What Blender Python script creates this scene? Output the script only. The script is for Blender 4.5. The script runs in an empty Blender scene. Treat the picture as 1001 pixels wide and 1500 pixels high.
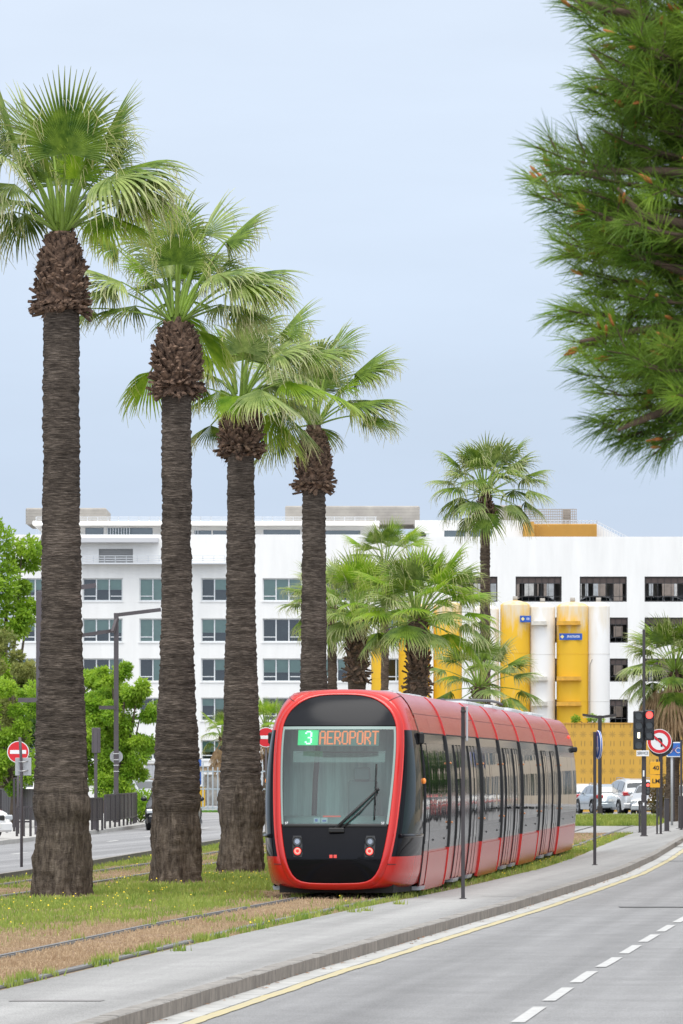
import bpy, math, random
import numpy as np
from mathutils import Vector, Matrix, noise as mnoise
S = bpy.context.scene
COL = S.collection
F = 7500.0          # focal length in photo pixels (photo is 1500 tall)
H = 2.1             # eye height above the tram lawn
HY = 1130.0         # horizon row
R = math.radians
def at(px, d, py=None, z=0.0):
    """point at distance d seen at photo column px; height from row py or given z"""
    X = (px-500.5)*d/F
    return Vector((X, d, z if py is None else H+(HY-py)*d/F))
def dep(py, z=0.0):
    return F*(H-z)/(py-HY)

# ------------------------------------------------------------------ materials
MATS = {}
def mat(name, col, rough=.6, metal=0., spec=.5, var=0., vscale=3., bump=0., bscale=20., coat=0., emit=None, estr=1.,
        var2=None, stretch=None, detail=6., trans=0., aniso_noise=None, subs=0.):
    if name in MATS: return MATS[name]
    m = bpy.data.materials.new(name); m.use_nodes = True
    nt = m.node_tree; N = nt.nodes; L = nt.links
    b = N['Principled BSDF']
    b.inputs['Base Color'].default_value = (*col, 1)
    b.inputs['Roughness'].default_value = rough
    b.inputs['Metallic'].default_value = metal
    b.inputs['Specular IOR Level'].default_value = spec
    if coat: b.inputs['Coat Weight'].default_value = coat; b.inputs['Coat Roughness'].default_value = .03
    if emit: b.inputs['Emission Color'].default_value = (*emit, 1); b.inputs['Emission Strength'].default_value = estr
    if var or bump:
        tc = N.new('ShaderNodeTexCoord'); mp = N.new('ShaderNodeMapping')
        L.new(tc.outputs['Object'], mp.inputs['Vector'])
        if stretch: mp.inputs['Scale'].default_value = stretch
    if var:
        n = N.new('ShaderNodeTexNoise'); n.inputs['Scale'].default_value = vscale; n.inputs['Detail'].default_value = detail
        n.inputs['Roughness'].default_value = .65
        L.new(mp.outputs[0], n.inputs['Vector'])
        r = N.new('ShaderNodeValToRGB')
        c2 = var2 if var2 else tuple(min(1, c*(1+var)) for c in col)
        c1 = tuple(c*(1-var) for c in col) if not var2 else col
        r.color_ramp.elements[0].position = .3; r.color_ramp.elements[1].position = .7
        r.color_ramp.elements[0].color = (*c1, 1); r.color_ramp.elements[1].color = (*c2, 1)
        L.new(n.outputs[0], r.inputs[0]); L.new(r.outputs[0], b.inputs['Base Color'])
        mr = N.new('ShaderNodeMapRange'); mr.inputs[3].default_value = max(0, rough-.08); mr.inputs[4].default_value = min(1, rough+.08)
        L.new(n.outputs[0], mr.inputs[0]); L.new(mr.outputs[0], b.inputs['Roughness'])
    if bump:
        n2 = N.new('ShaderNodeTexNoise'); n2.inputs['Scale'].default_value = bscale; n2.inputs['Detail'].default_value = 5
        L.new(mp.outputs[0], n2.inputs['Vector'])
        bp = N.new('ShaderNodeBump'); bp.inputs['Strength'].default_value = bump; bp.inputs['Distance'].default_value = .02
        L.new(n2.outputs[0], bp.inputs['Height']); L.new(bp.outputs[0], b.inputs['Normal'])
    MATS[name] = m
    return m

def leafmat(name, c1, c2, scale=1.2, trans=.35, rough=.5, tip=None):
    """thin leaf: diffuse front + translucent back, colour varied per clump"""
    if name in MATS: return MATS[name]
    m = bpy.data.materials.new(name); m.use_nodes = True
    nt = m.node_tree; N = nt.nodes; L = nt.links
    b = N['Principled BSDF']; out = N['Material Output']
    tc = N.new('ShaderNodeTexCoord')
    n = N.new('ShaderNodeTexNoise'); n.inputs['Scale'].default_value = scale; n.inputs['Detail'].default_value = 8; n.inputs['Roughness'].default_value = .7
    L.new(tc.outputs['Object'], n.inputs['Vector'])
    r = N.new('ShaderNodeValToRGB')
    r.color_ramp.elements[0].position = .36; r.color_ramp.elements[1].position = .66
    r.color_ramp.elements[0].color = (*c1, 1); r.color_ramp.elements[1].color = (*c2, 1)
    L.new(n.outputs[0], r.inputs[0])
    colr = r.outputs[0]
    if tip:
        a = N.new('ShaderNodeAttribute'); a.attribute_name = 'tip'
        mx = N.new('ShaderNodeMix'); mx.data_type = 'RGBA'
        L.new(a.outputs['Fac'], mx.inputs['Factor']); L.new(colr, mx.inputs[6]); mx.inputs[7].default_value = (*tip, 1)
        colr = mx.outputs[2]
    L.new(colr, b.inputs['Base Color'])
    b.inputs['Roughness'].default_value = rough; b.inputs['Specular IOR Level'].default_value = .35
    t = N.new('ShaderNodeBsdfTranslucent'); ms = N.new('ShaderNodeMixShader'); ms.inputs[0].default_value = trans
    hs = N.new('ShaderNodeHueSaturation'); hs.inputs['Value'].default_value = 1.35; hs.inputs['Hue'].default_value = .49
    L.new(colr, hs.inputs['Color']); L.new(hs.outputs[0], t.inputs[0])
    L.new(b.outputs[0], ms.inputs[1]); L.new(t.outputs[0], ms.inputs[2]); L.new(ms.outputs[0], out.inputs[0])
    MATS[name] = m
    return m

def glassmat(name, tint, refl=.08, grey=None, rough=.02):
    """window pane: fresnel mirror over tinted clear glass"""
    if name in MATS: return MATS[name]
    m = bpy.data.materials.new(name); m.use_nodes = True
    nt = m.node_tree; N = nt.nodes; L = nt.links
    N.remove(N['Principled BSDF']); out = N['Material Output']
    g = N.new('ShaderNodeBsdfGlossy'); g.inputs['Roughness'].default_value = rough
    t = N.new('ShaderNodeBsdfTransparent'); t.inputs[0].default_value = (*tint, 1)
    f = N.new('ShaderNodeFresnel'); f.inputs[0].default_value = 1.5
    ma = N.new('ShaderNodeMath'); ma.operation = 'ADD'; ma.use_clamp = True; ma.inputs[1].default_value = refl
    L.new(f.outputs[0], ma.inputs[0])
    ms = N.new('ShaderNodeMixShader')
    L.new(ma.outputs[0], ms.inputs[0]); L.new(t.outputs[0], ms.inputs[1]); L.new(g.outputs[0], ms.inputs[2])
    L.new(ms.outputs[0], out.inputs[0])
    MATS[name] = m
    return m

# ------------------------------------------------------------------ objects
def tag(o, label=None, cat=None, group=None, kind=None):
    if label: o['label'] = label
    if cat: o['category'] = cat
    if group: o['group'] = group
    if kind: o['kind'] = kind
    return o
def thing(name, label, cat, loc=(0,0,0), rz=0., group=None):
    o = bpy.data.objects.new(name, None); COL.objects.link(o)
    o.location = loc; o.rotation_euler = (0,0,rz); o.empty_display_size = .2
    return tag(o, label, cat, group)
def dup(root, loc=None, rz=None, label=None, group=None):
    r = root.copy(); COL.objects.link(r)
    if loc is not None: r.location = loc
    if rz is not None: r.rotation_euler = (0,0,rz)
    if label: r['label'] = label
    if group: r['group'] = group
    for ch in list(root.children):
        c = ch.copy(); COL.objects.link(c); c.parent = r
        for g in list(ch.children):
            d = g.copy(); COL.objects.link(d); d.parent = c
    return r

class MB:
    def __init__(s): s.v=[]; s.f=[]; s.m=[]; s.sm=[]
    def add(s, vs, fs, mi=0, smooth=False):
        o=len(s.v); s.v.extend([tuple(p) for p in vs])
        for f in fs: s.f.append(tuple(i+o for i in f)); s.m.append(mi); s.sm.append(smooth)
        return s
    def box(s, lo, hi, mi=0):
        x0,y0,z0=lo; x1,y1,z1=hi
        return s.add([(x0,y0,z0),(x1,y0,z0),(x1,y1,z0),(x0,y1,z0),(x0,y0,z1),(x1,y0,z1),(x1,y1,z1),(x0,y1,z1)],
          [(3,2,1,0),(4,5,6,7),(0,1,5,4),(1,2,6,5),(2,3,7,6),(3,0,4,7)], mi)
    def bbox(s, lo, hi, b=.01, mi=0):
        """box with chamfered vertical+horizontal edges"""
        c=[(lo[i]+hi[i])/2 for i in range(3)]; h=[(hi[i]-lo[i])/2 for i in range(3)]; b=min(b,*[x*.45 for x in h])
        vs=[];idx={}
        for sx in(-1,1):
            for sy in(-1,1):
                for sz in(-1,1):
                    for ax in range(3):
                        p=[sx*h[0],sy*h[1],sz*h[2]]
                        for k in range(3):
                            if k!=ax: p[k]-=(sx,sy,sz)[k]*b
                        idx[(sx,sy,sz,ax)]=len(vs); vs.append([c[k]+p[k] for k in range(3)])
        fs=[]
        g=lambda sg,ax: idx[(*sg,ax)]
        for ax in range(3):
            o=[k for k in range(3) if k!=ax]
            for sa in(-1,1):
                q=[]
                for (u,w) in((-1,-1),(1,-1),(1,1),(-1,1)):
                    sg=[0,0,0]; sg[ax]=sa; sg[o[0]]=u; sg[o[1]]=w; q.append(g(sg,ax))
                fs.append(q)
                # edges between ax and o[0]
            a2=o[0]; a3=o[1]
        for (a,bx) in((0,1),(1,2),(0,2)):
            o=3-a-bx
            for sa in(-1,1):
                for sb in(-1,1):
                    q=[]
                    for (so,axx) in((-1,a),(-1,bx),(1,bx),(1,a)):
                        sg=[0,0,0]; sg[a]=sa; sg[bx]=sb; sg[o]=so; q.append(g(sg,axx))
                    fs.append(q)
        for sx in(-1,1):
            for sy in(-1,1):
                for sz in(-1,1): fs.append([idx[(sx,sy,sz,k)] for k in range(3)])
        return s.add(vs,fs,mi)
    def tube(s, pts, rad, n=10, mi=0, caps=True, smooth=True, flat=1.0):
        pts=[Vector(p) for p in pts]; rs=rad if hasattr(rad,'__len__') else [rad]*len(pts)
        vs=[];fs=[]; up=None
        for i,p in enumerate(pts):
            t=(pts[min(i+1,len(pts)-1)]-pts[max(i-1,0)]).normalized()
            if up is None: up=Vector((0,0,1)) if abs(t.z)<.9 else Vector((0,1,0))
            a=t.cross(up)
            if a.length<1e-5: a=t.cross(Vector((1,0,0)))
            a.normalize(); b=a.cross(t).normalized(); up=b
            for k in range(n):
                an=2*math.pi*k/n
                vs.append(p+a*math.cos(an)*rs[i]+b*math.sin(an)*rs[i]*flat)
        for i in range(len(pts)-1):
            for k in range(n):
                k2=(k+1)%n
                fs.append((i*n+k,i*n+k2,(i+1)*n+k2,(i+1)*n+k))
        s.add(vs,fs,mi,smooth)
        if caps:
            o=len(s.v)-len(vs)
            s.f.append(tuple(o+k for k in reversed(range(n)))); s.m.append(mi); s.sm.append(False)
            e=o+(len(pts)-1)*n
            s.f.append(tuple(e+k for k in range(n))); s.m.append(mi); s.sm.append(False)
        return s
    def cyl(s, a, b, r, r2=None, n=16, mi=0, smooth=True): return s.tube([a,b],[r,r if r2 is None else r2],n,mi,True,smooth)
    def bar(s, a, b, w, h, mi=0):
        """square bar a->b, w across, h the other way"""
        a=Vector(a);b=Vector(b);t=(b-a).normalized()
        up=Vector((0,0,1)) if abs(t.z)<.95 else Vector((0,1,0))
        x=t.cross(up).normalized()*w/2; y=x.cross(t).normalized()*h/2
        return s.add([a-x-y,a+x-y,a+x+y,a-x+y,b-x-y,b+x-y,b+x+y,b-x+y],[(3,2,1,0),(4,5,6,7),(0,1,5,4),(1,2,6,5),(2,3,7,6),(3,0,4,7)],mi)
    def grid(s, rows, mi=0, smooth=True, wrap=False, flip=False):
        n=len(rows[0]); vs=[p for r in rows for p in r]; fs=[]
        for i in range(len(rows)-1):
            for k in range(n if wrap else n-1):
                k2=(k+1)%n; q=(i*n+k,i*n+k2,(i+1)*n+k2,(i+1)*n+k)
                fs.append(q[::-1] if flip else q)
        return s.add(vs,fs,mi,smooth)
    def poly(s, pts, mi=0): return s.add(pts,[tuple(range(len(pts)))],mi)
    def prism(s, pts, off, mi=0):
        """polygon extruded by vector off"""
        off=Vector(off); n=len(pts); a=[Vector(p) for p in pts]; b=[p+off for p in a]
        return s.add(a+b,[tuple(reversed(range(n))),tuple(range(n,2*n))]+[(i,(i+1)%n,n+(i+1)%n,n+i) for i in range(n)],mi)
    def disk(s, c, nrm, r, n=24, mi=0, th=0.0):
        c=Vector(c); nrm=Vector(nrm).normalized()
        if th: return s.tube([c-nrm*th/2,c+nrm*th/2],r,n,mi,True,False)
        a=nrm.orthogonal().normalized(); b=nrm.cross(a)
        return s.poly([c+a*math.cos(2*math.pi*k/n)*r+b*math.sin(2*math.pi*k/n)*r for k in range(n)],mi)
    def sphere(s, c, r, n=12, mi=0, sc=(1,1,1)):
        rows=[]
        for i in range(n//2+1):
            th=math.pi*i/(n//2)
            rows.append([(c[0]+r*sc[0]*math.sin(th)*math.cos(2*math.pi*k/n),c[1]+r*sc[1]*math.sin(th)*math.sin(2*math.pi*k/n),c[2]-r*sc[2]*math.cos(th)) for k in range(n)])
        return s.grid(rows,mi,True,True)
    def build(s, name, mats, parent=None, world=False, rec=False, attr=None):
        me=bpy.data.meshes.new(name)
        if not isinstance(mats,(list,tuple)): mats=[mats]
        v=s.v
        if world and parent is not None:
            q=parent.parent; M=parent.matrix_basis
            while q is not None: M=q.matrix_basis@M; q=q.parent
            M=M.inverted(); v=[M@Vector(p) for p in v]
        me.from_pydata([tuple(p) for p in v],[],s.f)
        for m in mats: me.materials.append(m)
        me.polygons.foreach_set('material_index',s.m); me.polygons.foreach_set('use_smooth',s.sm)
        me.update()
        if rec: fixn(me)
        o=bpy.data.objects.new(name,me); COL.objects.link(o)
        if parent is not None: o.parent=parent
        return o
def fixn(me):
    import bmesh
    bm=bmesh.new(); bm.from_mesh(me); bmesh.ops.recalc_face_normals(bm,faces=bm.faces[:]); bm.to_mesh(me); bm.free()
def npmesh(name, V, Fc, mats, parent=None, mi=None, smooth=None, attrs=None):
    """numpy arrays -> one mesh (all faces same vertex count)"""
    me=bpy.data.meshes.new(name)
    V=np.asarray(V,dtype=np.float32).reshape(-1,3); Fc=np.asarray(Fc,dtype=np.int32); k=Fc.shape[1]
    me.vertices.add(len(V)); me.vertices.foreach_set('co',V.ravel())
    me.loops.add(Fc.size); me.loops.foreach_set('vertex_index',Fc.ravel())
    me.polygons.add(len(Fc)); me.polygons.foreach_set('loop_start',np.arange(len(Fc),dtype=np.int32)*k)
    me.polygons.foreach_set('loop_total',np.full(len(Fc),k,dtype=np.int32))
    if not isinstance(mats,(list,tuple)): mats=[mats]
    for m in mats: me.materials.append(m)
    if mi is not None: me.polygons.foreach_set('material_index',np.asarray(mi,dtype=np.int32))
    me.polygons.foreach_set('use_smooth',np.full(len(Fc),bool(smooth)) if not hasattr(smooth,'__len__') else np.asarray(smooth,dtype=bool))
    if attrs:
        for an,vals in attrs.items():
            at_=me.attributes.new(an,'FLOAT','POINT'); at_.data.foreach_set('value',np.asarray(vals,dtype=np.float32))
    me.update(calc_edges=True); me.validate()
    o=bpy.data.objects.new(name,me); COL.objects.link(o)
    if parent is not None: o.parent=parent
    return o
_fontcache={}
def text_mesh(name, body, size, m, parent, loc, rot, ext=.002, sx=1.0, align='CENTER'):
    cu=bpy.data.curves.new(name,'FONT'); cu.body=body; cu.size=size; cu.extrude=ext; cu.align_x=align; cu.align_y='CENTER'; cu.offset=size*.018
    cu.resolution_u=3
    t=bpy.data.objects.new(name+'_src',cu); COL.objects.link(t)
    dg=bpy.context.evaluated_depsgraph_get(); me=bpy.data.meshes.new_from_object(t.evaluated_get(dg))
    bpy.data.objects.remove(t); bpy.data.curves.remove(cu)
    me.materials.clear(); me.materials.append(m); me.name=name
    o=bpy.data.objects.new(name,me); COL.objects.link(o); o.parent=parent; o.location=loc; o.rotation_euler=rot; o.scale=(sx,1,1)
    return o
def lerp(a,b,t): return a+(b-a)*t
def interp(x, pts): return float(np.interp(x,[p[0] for p in pts],[p[1] for p in pts]))

# ------------------------------------------------------------------ camera, sky, sun
cam=bpy.data.cameras.new('camera'); co=bpy.data.objects.new('camera',cam); COL.objects.link(co)
cam.sensor_fit='VERTICAL'; cam.sensor_height=36; cam.sensor_width=24; cam.lens=36*F/1500; cam.shift_y=(HY-750)/1500
co.location=(0,0,H); co.rotation_euler=(R(90),0,0)
cam.clip_start=.5; cam.clip_end=6000
cam.dof.use_dof=True; cam.dof.focus_distance=88; cam.dof.aperture_fstop=14
S.camera=co
SUN_EL, SUN_AZ = 78, 176     # azimuth the light comes from, clockwise from +Y
w=bpy.data.worlds.new('World'); S.world=w; w.use_nodes=True
nt=w.node_tree; N=nt.nodes; L=nt.links
bg=N['Background']; out=N['World Output']
sk=N.new('ShaderNodeTexSky'); sk.sky_type='NISHITA'; sk.sun_disc=False; sk.sun_elevation=R(SUN_EL); sk.sun_rotation=R(SUN_AZ)
L.new(sk.outputs[0],bg.inputs[0]); bg.inputs[1].default_value=.02
bg2=N.new('ShaderNodeBackground')
tc=N.new('ShaderNodeTexCoord'); sp=N.new('ShaderNodeSeparateXYZ'); L.new(tc.outputs['Generated'],sp.inputs[0])
rp=N.new('ShaderNodeValToRGB'); L.new(sp.outputs['Z'],rp.inputs[0])
e=rp.color_ramp.elements
e[0].position=0; e[0].color=(.345,.41,.545,1)
e[1].position=.055; e[1].color=(.375,.45,.595,1)
for p,c in((.105,(.46,.52,.63)),(.15,(.50,.55,.635)),(.35,(.60,.63,.67)),(.7,(.80,.81,.82)),(1,(.86,.86,.86))):
    k=e.new(p); k.color=(*c,1)
mp=N.new('ShaderNodeMapping'); mp.inputs['Scale'].default_value=(3,3,14); L.new(tc.outputs['Generated'],mp.inputs[0])
nz=N.new('ShaderNodeTexNoise'); nz.inputs['Scale'].default_value=2.2; nz.inputs['Detail'].default_value=7; nz.inputs['Roughness'].default_value=.55; L.new(mp.outputs[0],nz.inputs[0])
mr=N.new('ShaderNodeMapRange'); mr.inputs[1].default_value=.3; mr.inputs[2].default_value=.7; mr.inputs[3].default_value=.95; mr.inputs[4].default_value=1.06; L.new(nz.outputs[0],mr.inputs[0])
mx=N.new('ShaderNodeMix'); mx.data_type='RGBA'; mx.blend_type='MULTIPLY'; mx.inputs[0].default_value=1
L.new(rp.outputs[0],mx.inputs[6]); L.new(mr.outputs[0],mx.inputs[7])
mb=N.new('ShaderNodeMapRange'); mb.inputs[1].default_value=.1; mb.inputs[2].default_value=-.9; mb.inputs[3].default_value=1; mb.inputs[4].default_value=2.15; L.new(sp.outputs['Y'],mb.inputs[0])  # sky brightened behind the camera, added to light facades and tram front
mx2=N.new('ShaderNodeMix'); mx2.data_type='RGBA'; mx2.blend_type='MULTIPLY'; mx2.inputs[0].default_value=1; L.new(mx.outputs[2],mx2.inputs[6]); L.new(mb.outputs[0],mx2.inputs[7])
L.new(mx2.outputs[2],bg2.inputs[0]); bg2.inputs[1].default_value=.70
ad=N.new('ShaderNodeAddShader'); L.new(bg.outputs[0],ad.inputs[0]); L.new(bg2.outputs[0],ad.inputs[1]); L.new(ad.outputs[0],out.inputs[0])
sl=bpy.data.lights.new('sun','SUN'); sl.energy=1.5; sl.angle=R(38); sl.color=(1,.965,.91)
so=bpy.data.objects.new('sun',sl); COL.objects.link(so)
so.rotation_euler=(R(90-SUN_EL),0,R(180-SUN_AZ)); so.location=(0,-20,60)
S.view_settings.view_transform='Standard'; S.view_settings.look='None'; S.view_settings.exposure=.80; S.view_settings.gamma=1
S.cycles.max_bounces=8; S.cycles.transparent_max_bounces=24
try: S.cycles.use_denoising=True
except Exception: pass
# ------------------------------------------------------------------ ground
KERB=[(0,-7.0),(42.6,-2.07),(50,-1.23),(56.9,-.44),(60.3,0),(66.7,.78),(74.6,1.76),(83.3,2.87),(95.5,4.32),(112.5,6.25),(131,8.05),(162,10.8),(175,12.1),(192,13.9),(240,19),(300,26)]
EDGE=[(0,-8.6),(49.2,-3.28),(60.6,-2.02),(76.8,0.0),(91,1.95),(98.4,2.86),(113,4.55),(129,6.05),(143,7.2),(167.5,9.3),(175,10.0),(192,11.6),(207,13.0),(240,16.2),(300,22)]
TRACK=[(0,-9.6),(51.5,-3.87),(61.8,-2.74),(70.3,-1.85),(81.2,-.46),(86,.12),(91,.64),(98.5,1.36),(103.5,1.88),(110,2.56),(116,3.14),(124.5,3.95),(133,4.72),(144.5,5.9),(170,8.05),(192,10.0),(207,11.4),(222,13.2),(240,16)]
LTRK=[(0,-14.5),(60,-8.9),(94.3,-5.65),(116.7,-3.65),(135.8,-2.35),(170,0.1),(200,2.6),(240,6)]
LROAD=[(0,-14.5),(60,-9.6),(99.7,-6.65),(114,-5.65),(130,-4.75),(151.5,-3.5),(175,-2.2),(200,-.9),(240,.8),(300,4)]
LPAVE=[(0,-19),(60,-14.2),(100,-11.5),(137.5,-9.2),(163,-7.75),(177,-7.1),(210,-6.2),(232,-6.5),(245,-9),(300,-20)]
def fx(P,y): return np.interp(y,[p[0] for p in P],[p[1] for p in P])
rng=np.random.default_rng(7); random.seed(7)

def vnoise(x,y,seed=0):
    """cheap value noise on arrays"""
    x=np.asarray(x,float);y=np.asarray(y,float)
    xi=np.floor(x).astype(np.int64);yi=np.floor(y).astype(np.int64);xf=x-xi;yf=y-yi
    def h(a,b):
        n=(a*374761393+b*668265263+seed*1442695041)&0x7fffffff
        n=((n^(n>>13))*1274126177)&0x7fffffff
        return ((n^(n>>16))&0xffff)/65535.
    u=xf*xf*(3-2*xf);v=yf*yf*(3-2*yf)
    return (h(xi,yi)*(1-u)+h(xi+1,yi)*u)*(1-v)+(h(xi,yi+1)*(1-u)+h(xi+1,yi+1)*u)*v
def fbm(x,y,seed=0,o=4):
    a=0;s=0;k=1.
    for i in range(o):
        a=a+k*vnoise(x*2**i,y*2**i,seed+i*17);s+=k;k*=.5
    return a/s

# asphalt with worn lanes, patches and stains
def asphaltmat(name,c1,c2,sc=(1,1,1)):
    m=mat(name,c1,.85,spec=.3,var=.1,var2=c2,vscale=1.1,bump=.6,bscale=90,stretch=sc,detail=12)
    nt=m.node_tree;N=nt.nodes;L=nt.links;b=N['Principled BSDF']
    src=b.inputs['Base Color'].links[0].from_socket
    tc=N.new('ShaderNodeTexCoord'); n=N.new('ShaderNodeTexNoise'); n.inputs['Scale'].default_value=55; n.inputs['Detail'].default_value=3
    L.new(tc.outputs['Object'],n.inputs[0])
    mp=N.new('ShaderNodeMapping'); mp.vector_type='TEXTURE'; mp.inputs['Scale'].default_value=(1.0,70,1); mp.inputs['Rotation'].default_value=(0,0,R(-6.7)); L.new(tc.outputs['Object'],mp.inputs[0])
    n2=N.new('ShaderNodeTexNoise'); n2.inputs['Scale'].default_value=1.3; n2.inputs['Detail'].default_value=4; L.new(mp.outputs[0],n2.inputs[0])
    r=N.new('ShaderNodeMapRange'); r.inputs[1].default_value=.3;r.inputs[2].default_value=.7;r.inputs[3].default_value=.72;r.inputs[4].default_value=1.28; L.new(n.outputs[0],r.inputs[0])
    r2=N.new('ShaderNodeMapRange'); r2.inputs[1].default_value=.35;r2.inputs[2].default_value=.65;r2.inputs[3].default_value=.80;r2.inputs[4].default_value=1.14; L.new(n2.outputs[0],r2.inputs[0])
    mm=N.new('ShaderNodeMath'); mm.operation='MULTIPLY'; L.new(r.outputs[0],mm.inputs[0]); L.new(r2.outputs[0],mm.inputs[1])
    mx=N.new('ShaderNodeMix'); mx.data_type='RGBA'; mx.blend_type='MULTIPLY'; mx.inputs[0].default_value=1
    L.new(src,mx.inputs[6]); L.new(mm.outputs[0],mx.inputs[7]); L.new(mx.outputs[2],b.inputs['Base Color'])
    return m
M_road=asphaltmat('asphalt',(.205,.205,.206),(.262,.262,.264))
M_pave=asphaltmat('pavement_concrete',(.285,.283,.277),(.35,.347,.34))
M_lroad=asphaltmat('pale_asphalt',(.26,.26,.265),(.31,.31,.318))
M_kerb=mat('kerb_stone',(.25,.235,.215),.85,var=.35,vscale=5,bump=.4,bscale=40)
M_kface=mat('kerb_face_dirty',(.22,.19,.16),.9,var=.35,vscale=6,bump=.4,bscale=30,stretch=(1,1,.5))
M_gut=mat('gutter_concrete',(.40,.40,.385),.8,var=.22,vscale=3,bump=.2,bscale=60)
M_yel=mat('worn_yellow_paint',(.50,.42,.20),.7,var=.25,var2=(.40,.37,.27),vscale=6,detail=12)
M_wht=mat('worn_white_paint',(.54,.54,.525),.7,var=.2,vscale=7,var2=(.36,.36,.355),detail=12)
M_soil=mat('dry_soil',(.17,.115,.07),.95,var=.4,vscale=6,bump=.6,bscale=60)
def struct(o): o['kind']='structure'; return o
def strip(name,P0,P1,ys,z,m,off0=0,off1=0,uniform=1):
    rows=[[(fx(P0,y)+off0,y,z),(fx(P1,y)+off1,y,z)] for y in ys]
    b=MB(); b.grid(rows,0,False); o=b.build(name,m); return struct(o)
g=MB(); g.poly([(-1500,-200,-.26),(1500,-200,-.26),(1500,3000,-.26),(-1500,3000,-.26)])
struct(g.build('ground',mat('distant_ground',(.21,.205,.19),.95,var=.15,vscale=.05)))
ys=np.concatenate([np.arange(0,175,2.5),np.arange(175,301,5)])
strip('road',KERB,KERB,ys,-.15,M_road,0,26)
# kerb with separate stones
b=MB(); y=2.0
while y<260:
    L0=1.0 if y<140 else 2
    y1=y+L0-.012; x0=float(fx(KERB,y));x1=float(fx(KERB,y1))
    dz=random.uniform(-.004,.004); c=.012
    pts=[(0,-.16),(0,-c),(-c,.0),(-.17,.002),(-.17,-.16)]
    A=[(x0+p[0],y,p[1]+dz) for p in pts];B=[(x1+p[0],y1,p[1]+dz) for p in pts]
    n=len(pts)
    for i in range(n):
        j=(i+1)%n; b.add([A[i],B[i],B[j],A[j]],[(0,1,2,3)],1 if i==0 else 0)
    b.poly(A[::-1]);b.poly(B)
    y+=L0
struct(b.build('kerb',[M_kerb,M_kface],rec=True))
strip('pavement',EDGE,KERB,ys,-.004,M_pave,0,-.165)
b=MB()
for y in np.arange(5,150,1.0): pass
strip('gutter',KERB,KERB,np.arange(10,200,2.),-.146,M_gut,.0,.28)
# irregular yellow line and dashes (paint sheets)
b=MB(); rows=[]
for y in np.arange(20,200,.25):
    x=float(fx(KERB,y)); j=.012*math.sin(y*1.7)+random.uniform(-.008,.008)
    rows.append([(x+.31+j,y,-.142),(x+.45+j*.5+random.uniform(-.008,.008),y,-.142)])
b.grid(rows,0,False)
o=struct(b.build('yellow_line',M_yel))
b=MB()
for k in range(-6,24):
    y=45.75+k*4.33; y1=y+3.05
    ex=lambda yy: float(fx(KERB,yy))+3.27-(yy-47.4)*.0085
    b.grid([[(ex(yy)-.065,yy,-.142),(ex(yy)+.065,yy,-.142)] for yy in np.linspace(y,y1,6)],0,False)
struct(b.build('lane_dashes',M_wht))
# right-hand far pavement across the road
strip('far_pavement',KERB,KERB,ys,.0,M_pave,9.5,14)
b=MB(); b.grid([[(float(fx(KERB,y))+9.5,y,-.16),(float(fx(KERB,y))+9.5,y,.001)] for y in ys],0,False); struct(b.build('far_kerb',M_kerb))
# road repairs, tar seams, drains
b=MB()
for (x,y,wd,ln,a) in ((4.6,84.5,3.4,.10,0),(7.9,112,2.6,.05,0)):
    b.poly([(x,y,-.1405),(x+wd,y,-.1405),(x+wd+.02,y+ln*6,-.1405),(x,y+ln*6,-.1405)])
struct(b.build('road_seam',mat('tar_seam',(.15,.15,.15),.8,var=.3,vscale=8)))
b=MB()
for (x,y,wd,ln) in ((-3.05,46.8,.85,.28),(2.35,86.3,1.0,.12),(7.9,128,.8,.5),(9.6,152,1.2,.8)):
    b.poly([(x,y,.001),(x+wd,y,.001),(x+wd+.03,y+ln,.001),(x+.03,y+ln,.001)])
struct(b.build('pavement_cover_plates',mat('plate_grey',(.22,.21,.205),.8,var=.25,vscale=14)))

# left road, its edging and pavement
ysl=np.arange(0,301,4.)
strip('left_road',LPAVE,LROAD,ysl,.12,M_lroad,-1.,-.0)
b=MB()
for y in np.arange(30,240,1.5):
    y1=y+1.49
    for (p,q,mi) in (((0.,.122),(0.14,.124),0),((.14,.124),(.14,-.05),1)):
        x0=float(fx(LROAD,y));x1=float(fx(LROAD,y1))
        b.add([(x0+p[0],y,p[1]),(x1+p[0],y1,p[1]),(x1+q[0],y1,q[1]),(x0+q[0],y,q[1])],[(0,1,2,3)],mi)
struct(b.build('left_kerb',[M_kerb,mat('kerb_dark_concrete',(.15,.145,.135),.9,var=.35,vscale=5,bump=.3)]))  # kerb face of darker concrete than the top
b=MB(); rows=[[(float(fx(LPAVE,y))-80,y,.25),(float(fx(LPAVE,y))-.12,y,.25),(float(fx(LPAVE,y)),y,.235),(float(fx(LPAVE,y)),y,.11)] for y in ysl]
b.grid(rows,0,False); struct(b.build('left_pavement',mat('pale_concrete',(.42,.41,.39),.85,var=.12,vscale=2,bump=.2,bscale=60)))
b=MB()
for k in range(12):
    y=122+k*11; mid=lambda yy:(float(fx(LPAVE,yy))+float(fx(LROAD,yy)))/2-.2
    b.grid([[(mid(yy)-.07,yy,.1245),(mid(yy)+.07,yy,.1245)] for yy in (y,y+1.5,y+3)],0,False)
struct(b.build('left_lane_dashes',M_wht))

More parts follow.
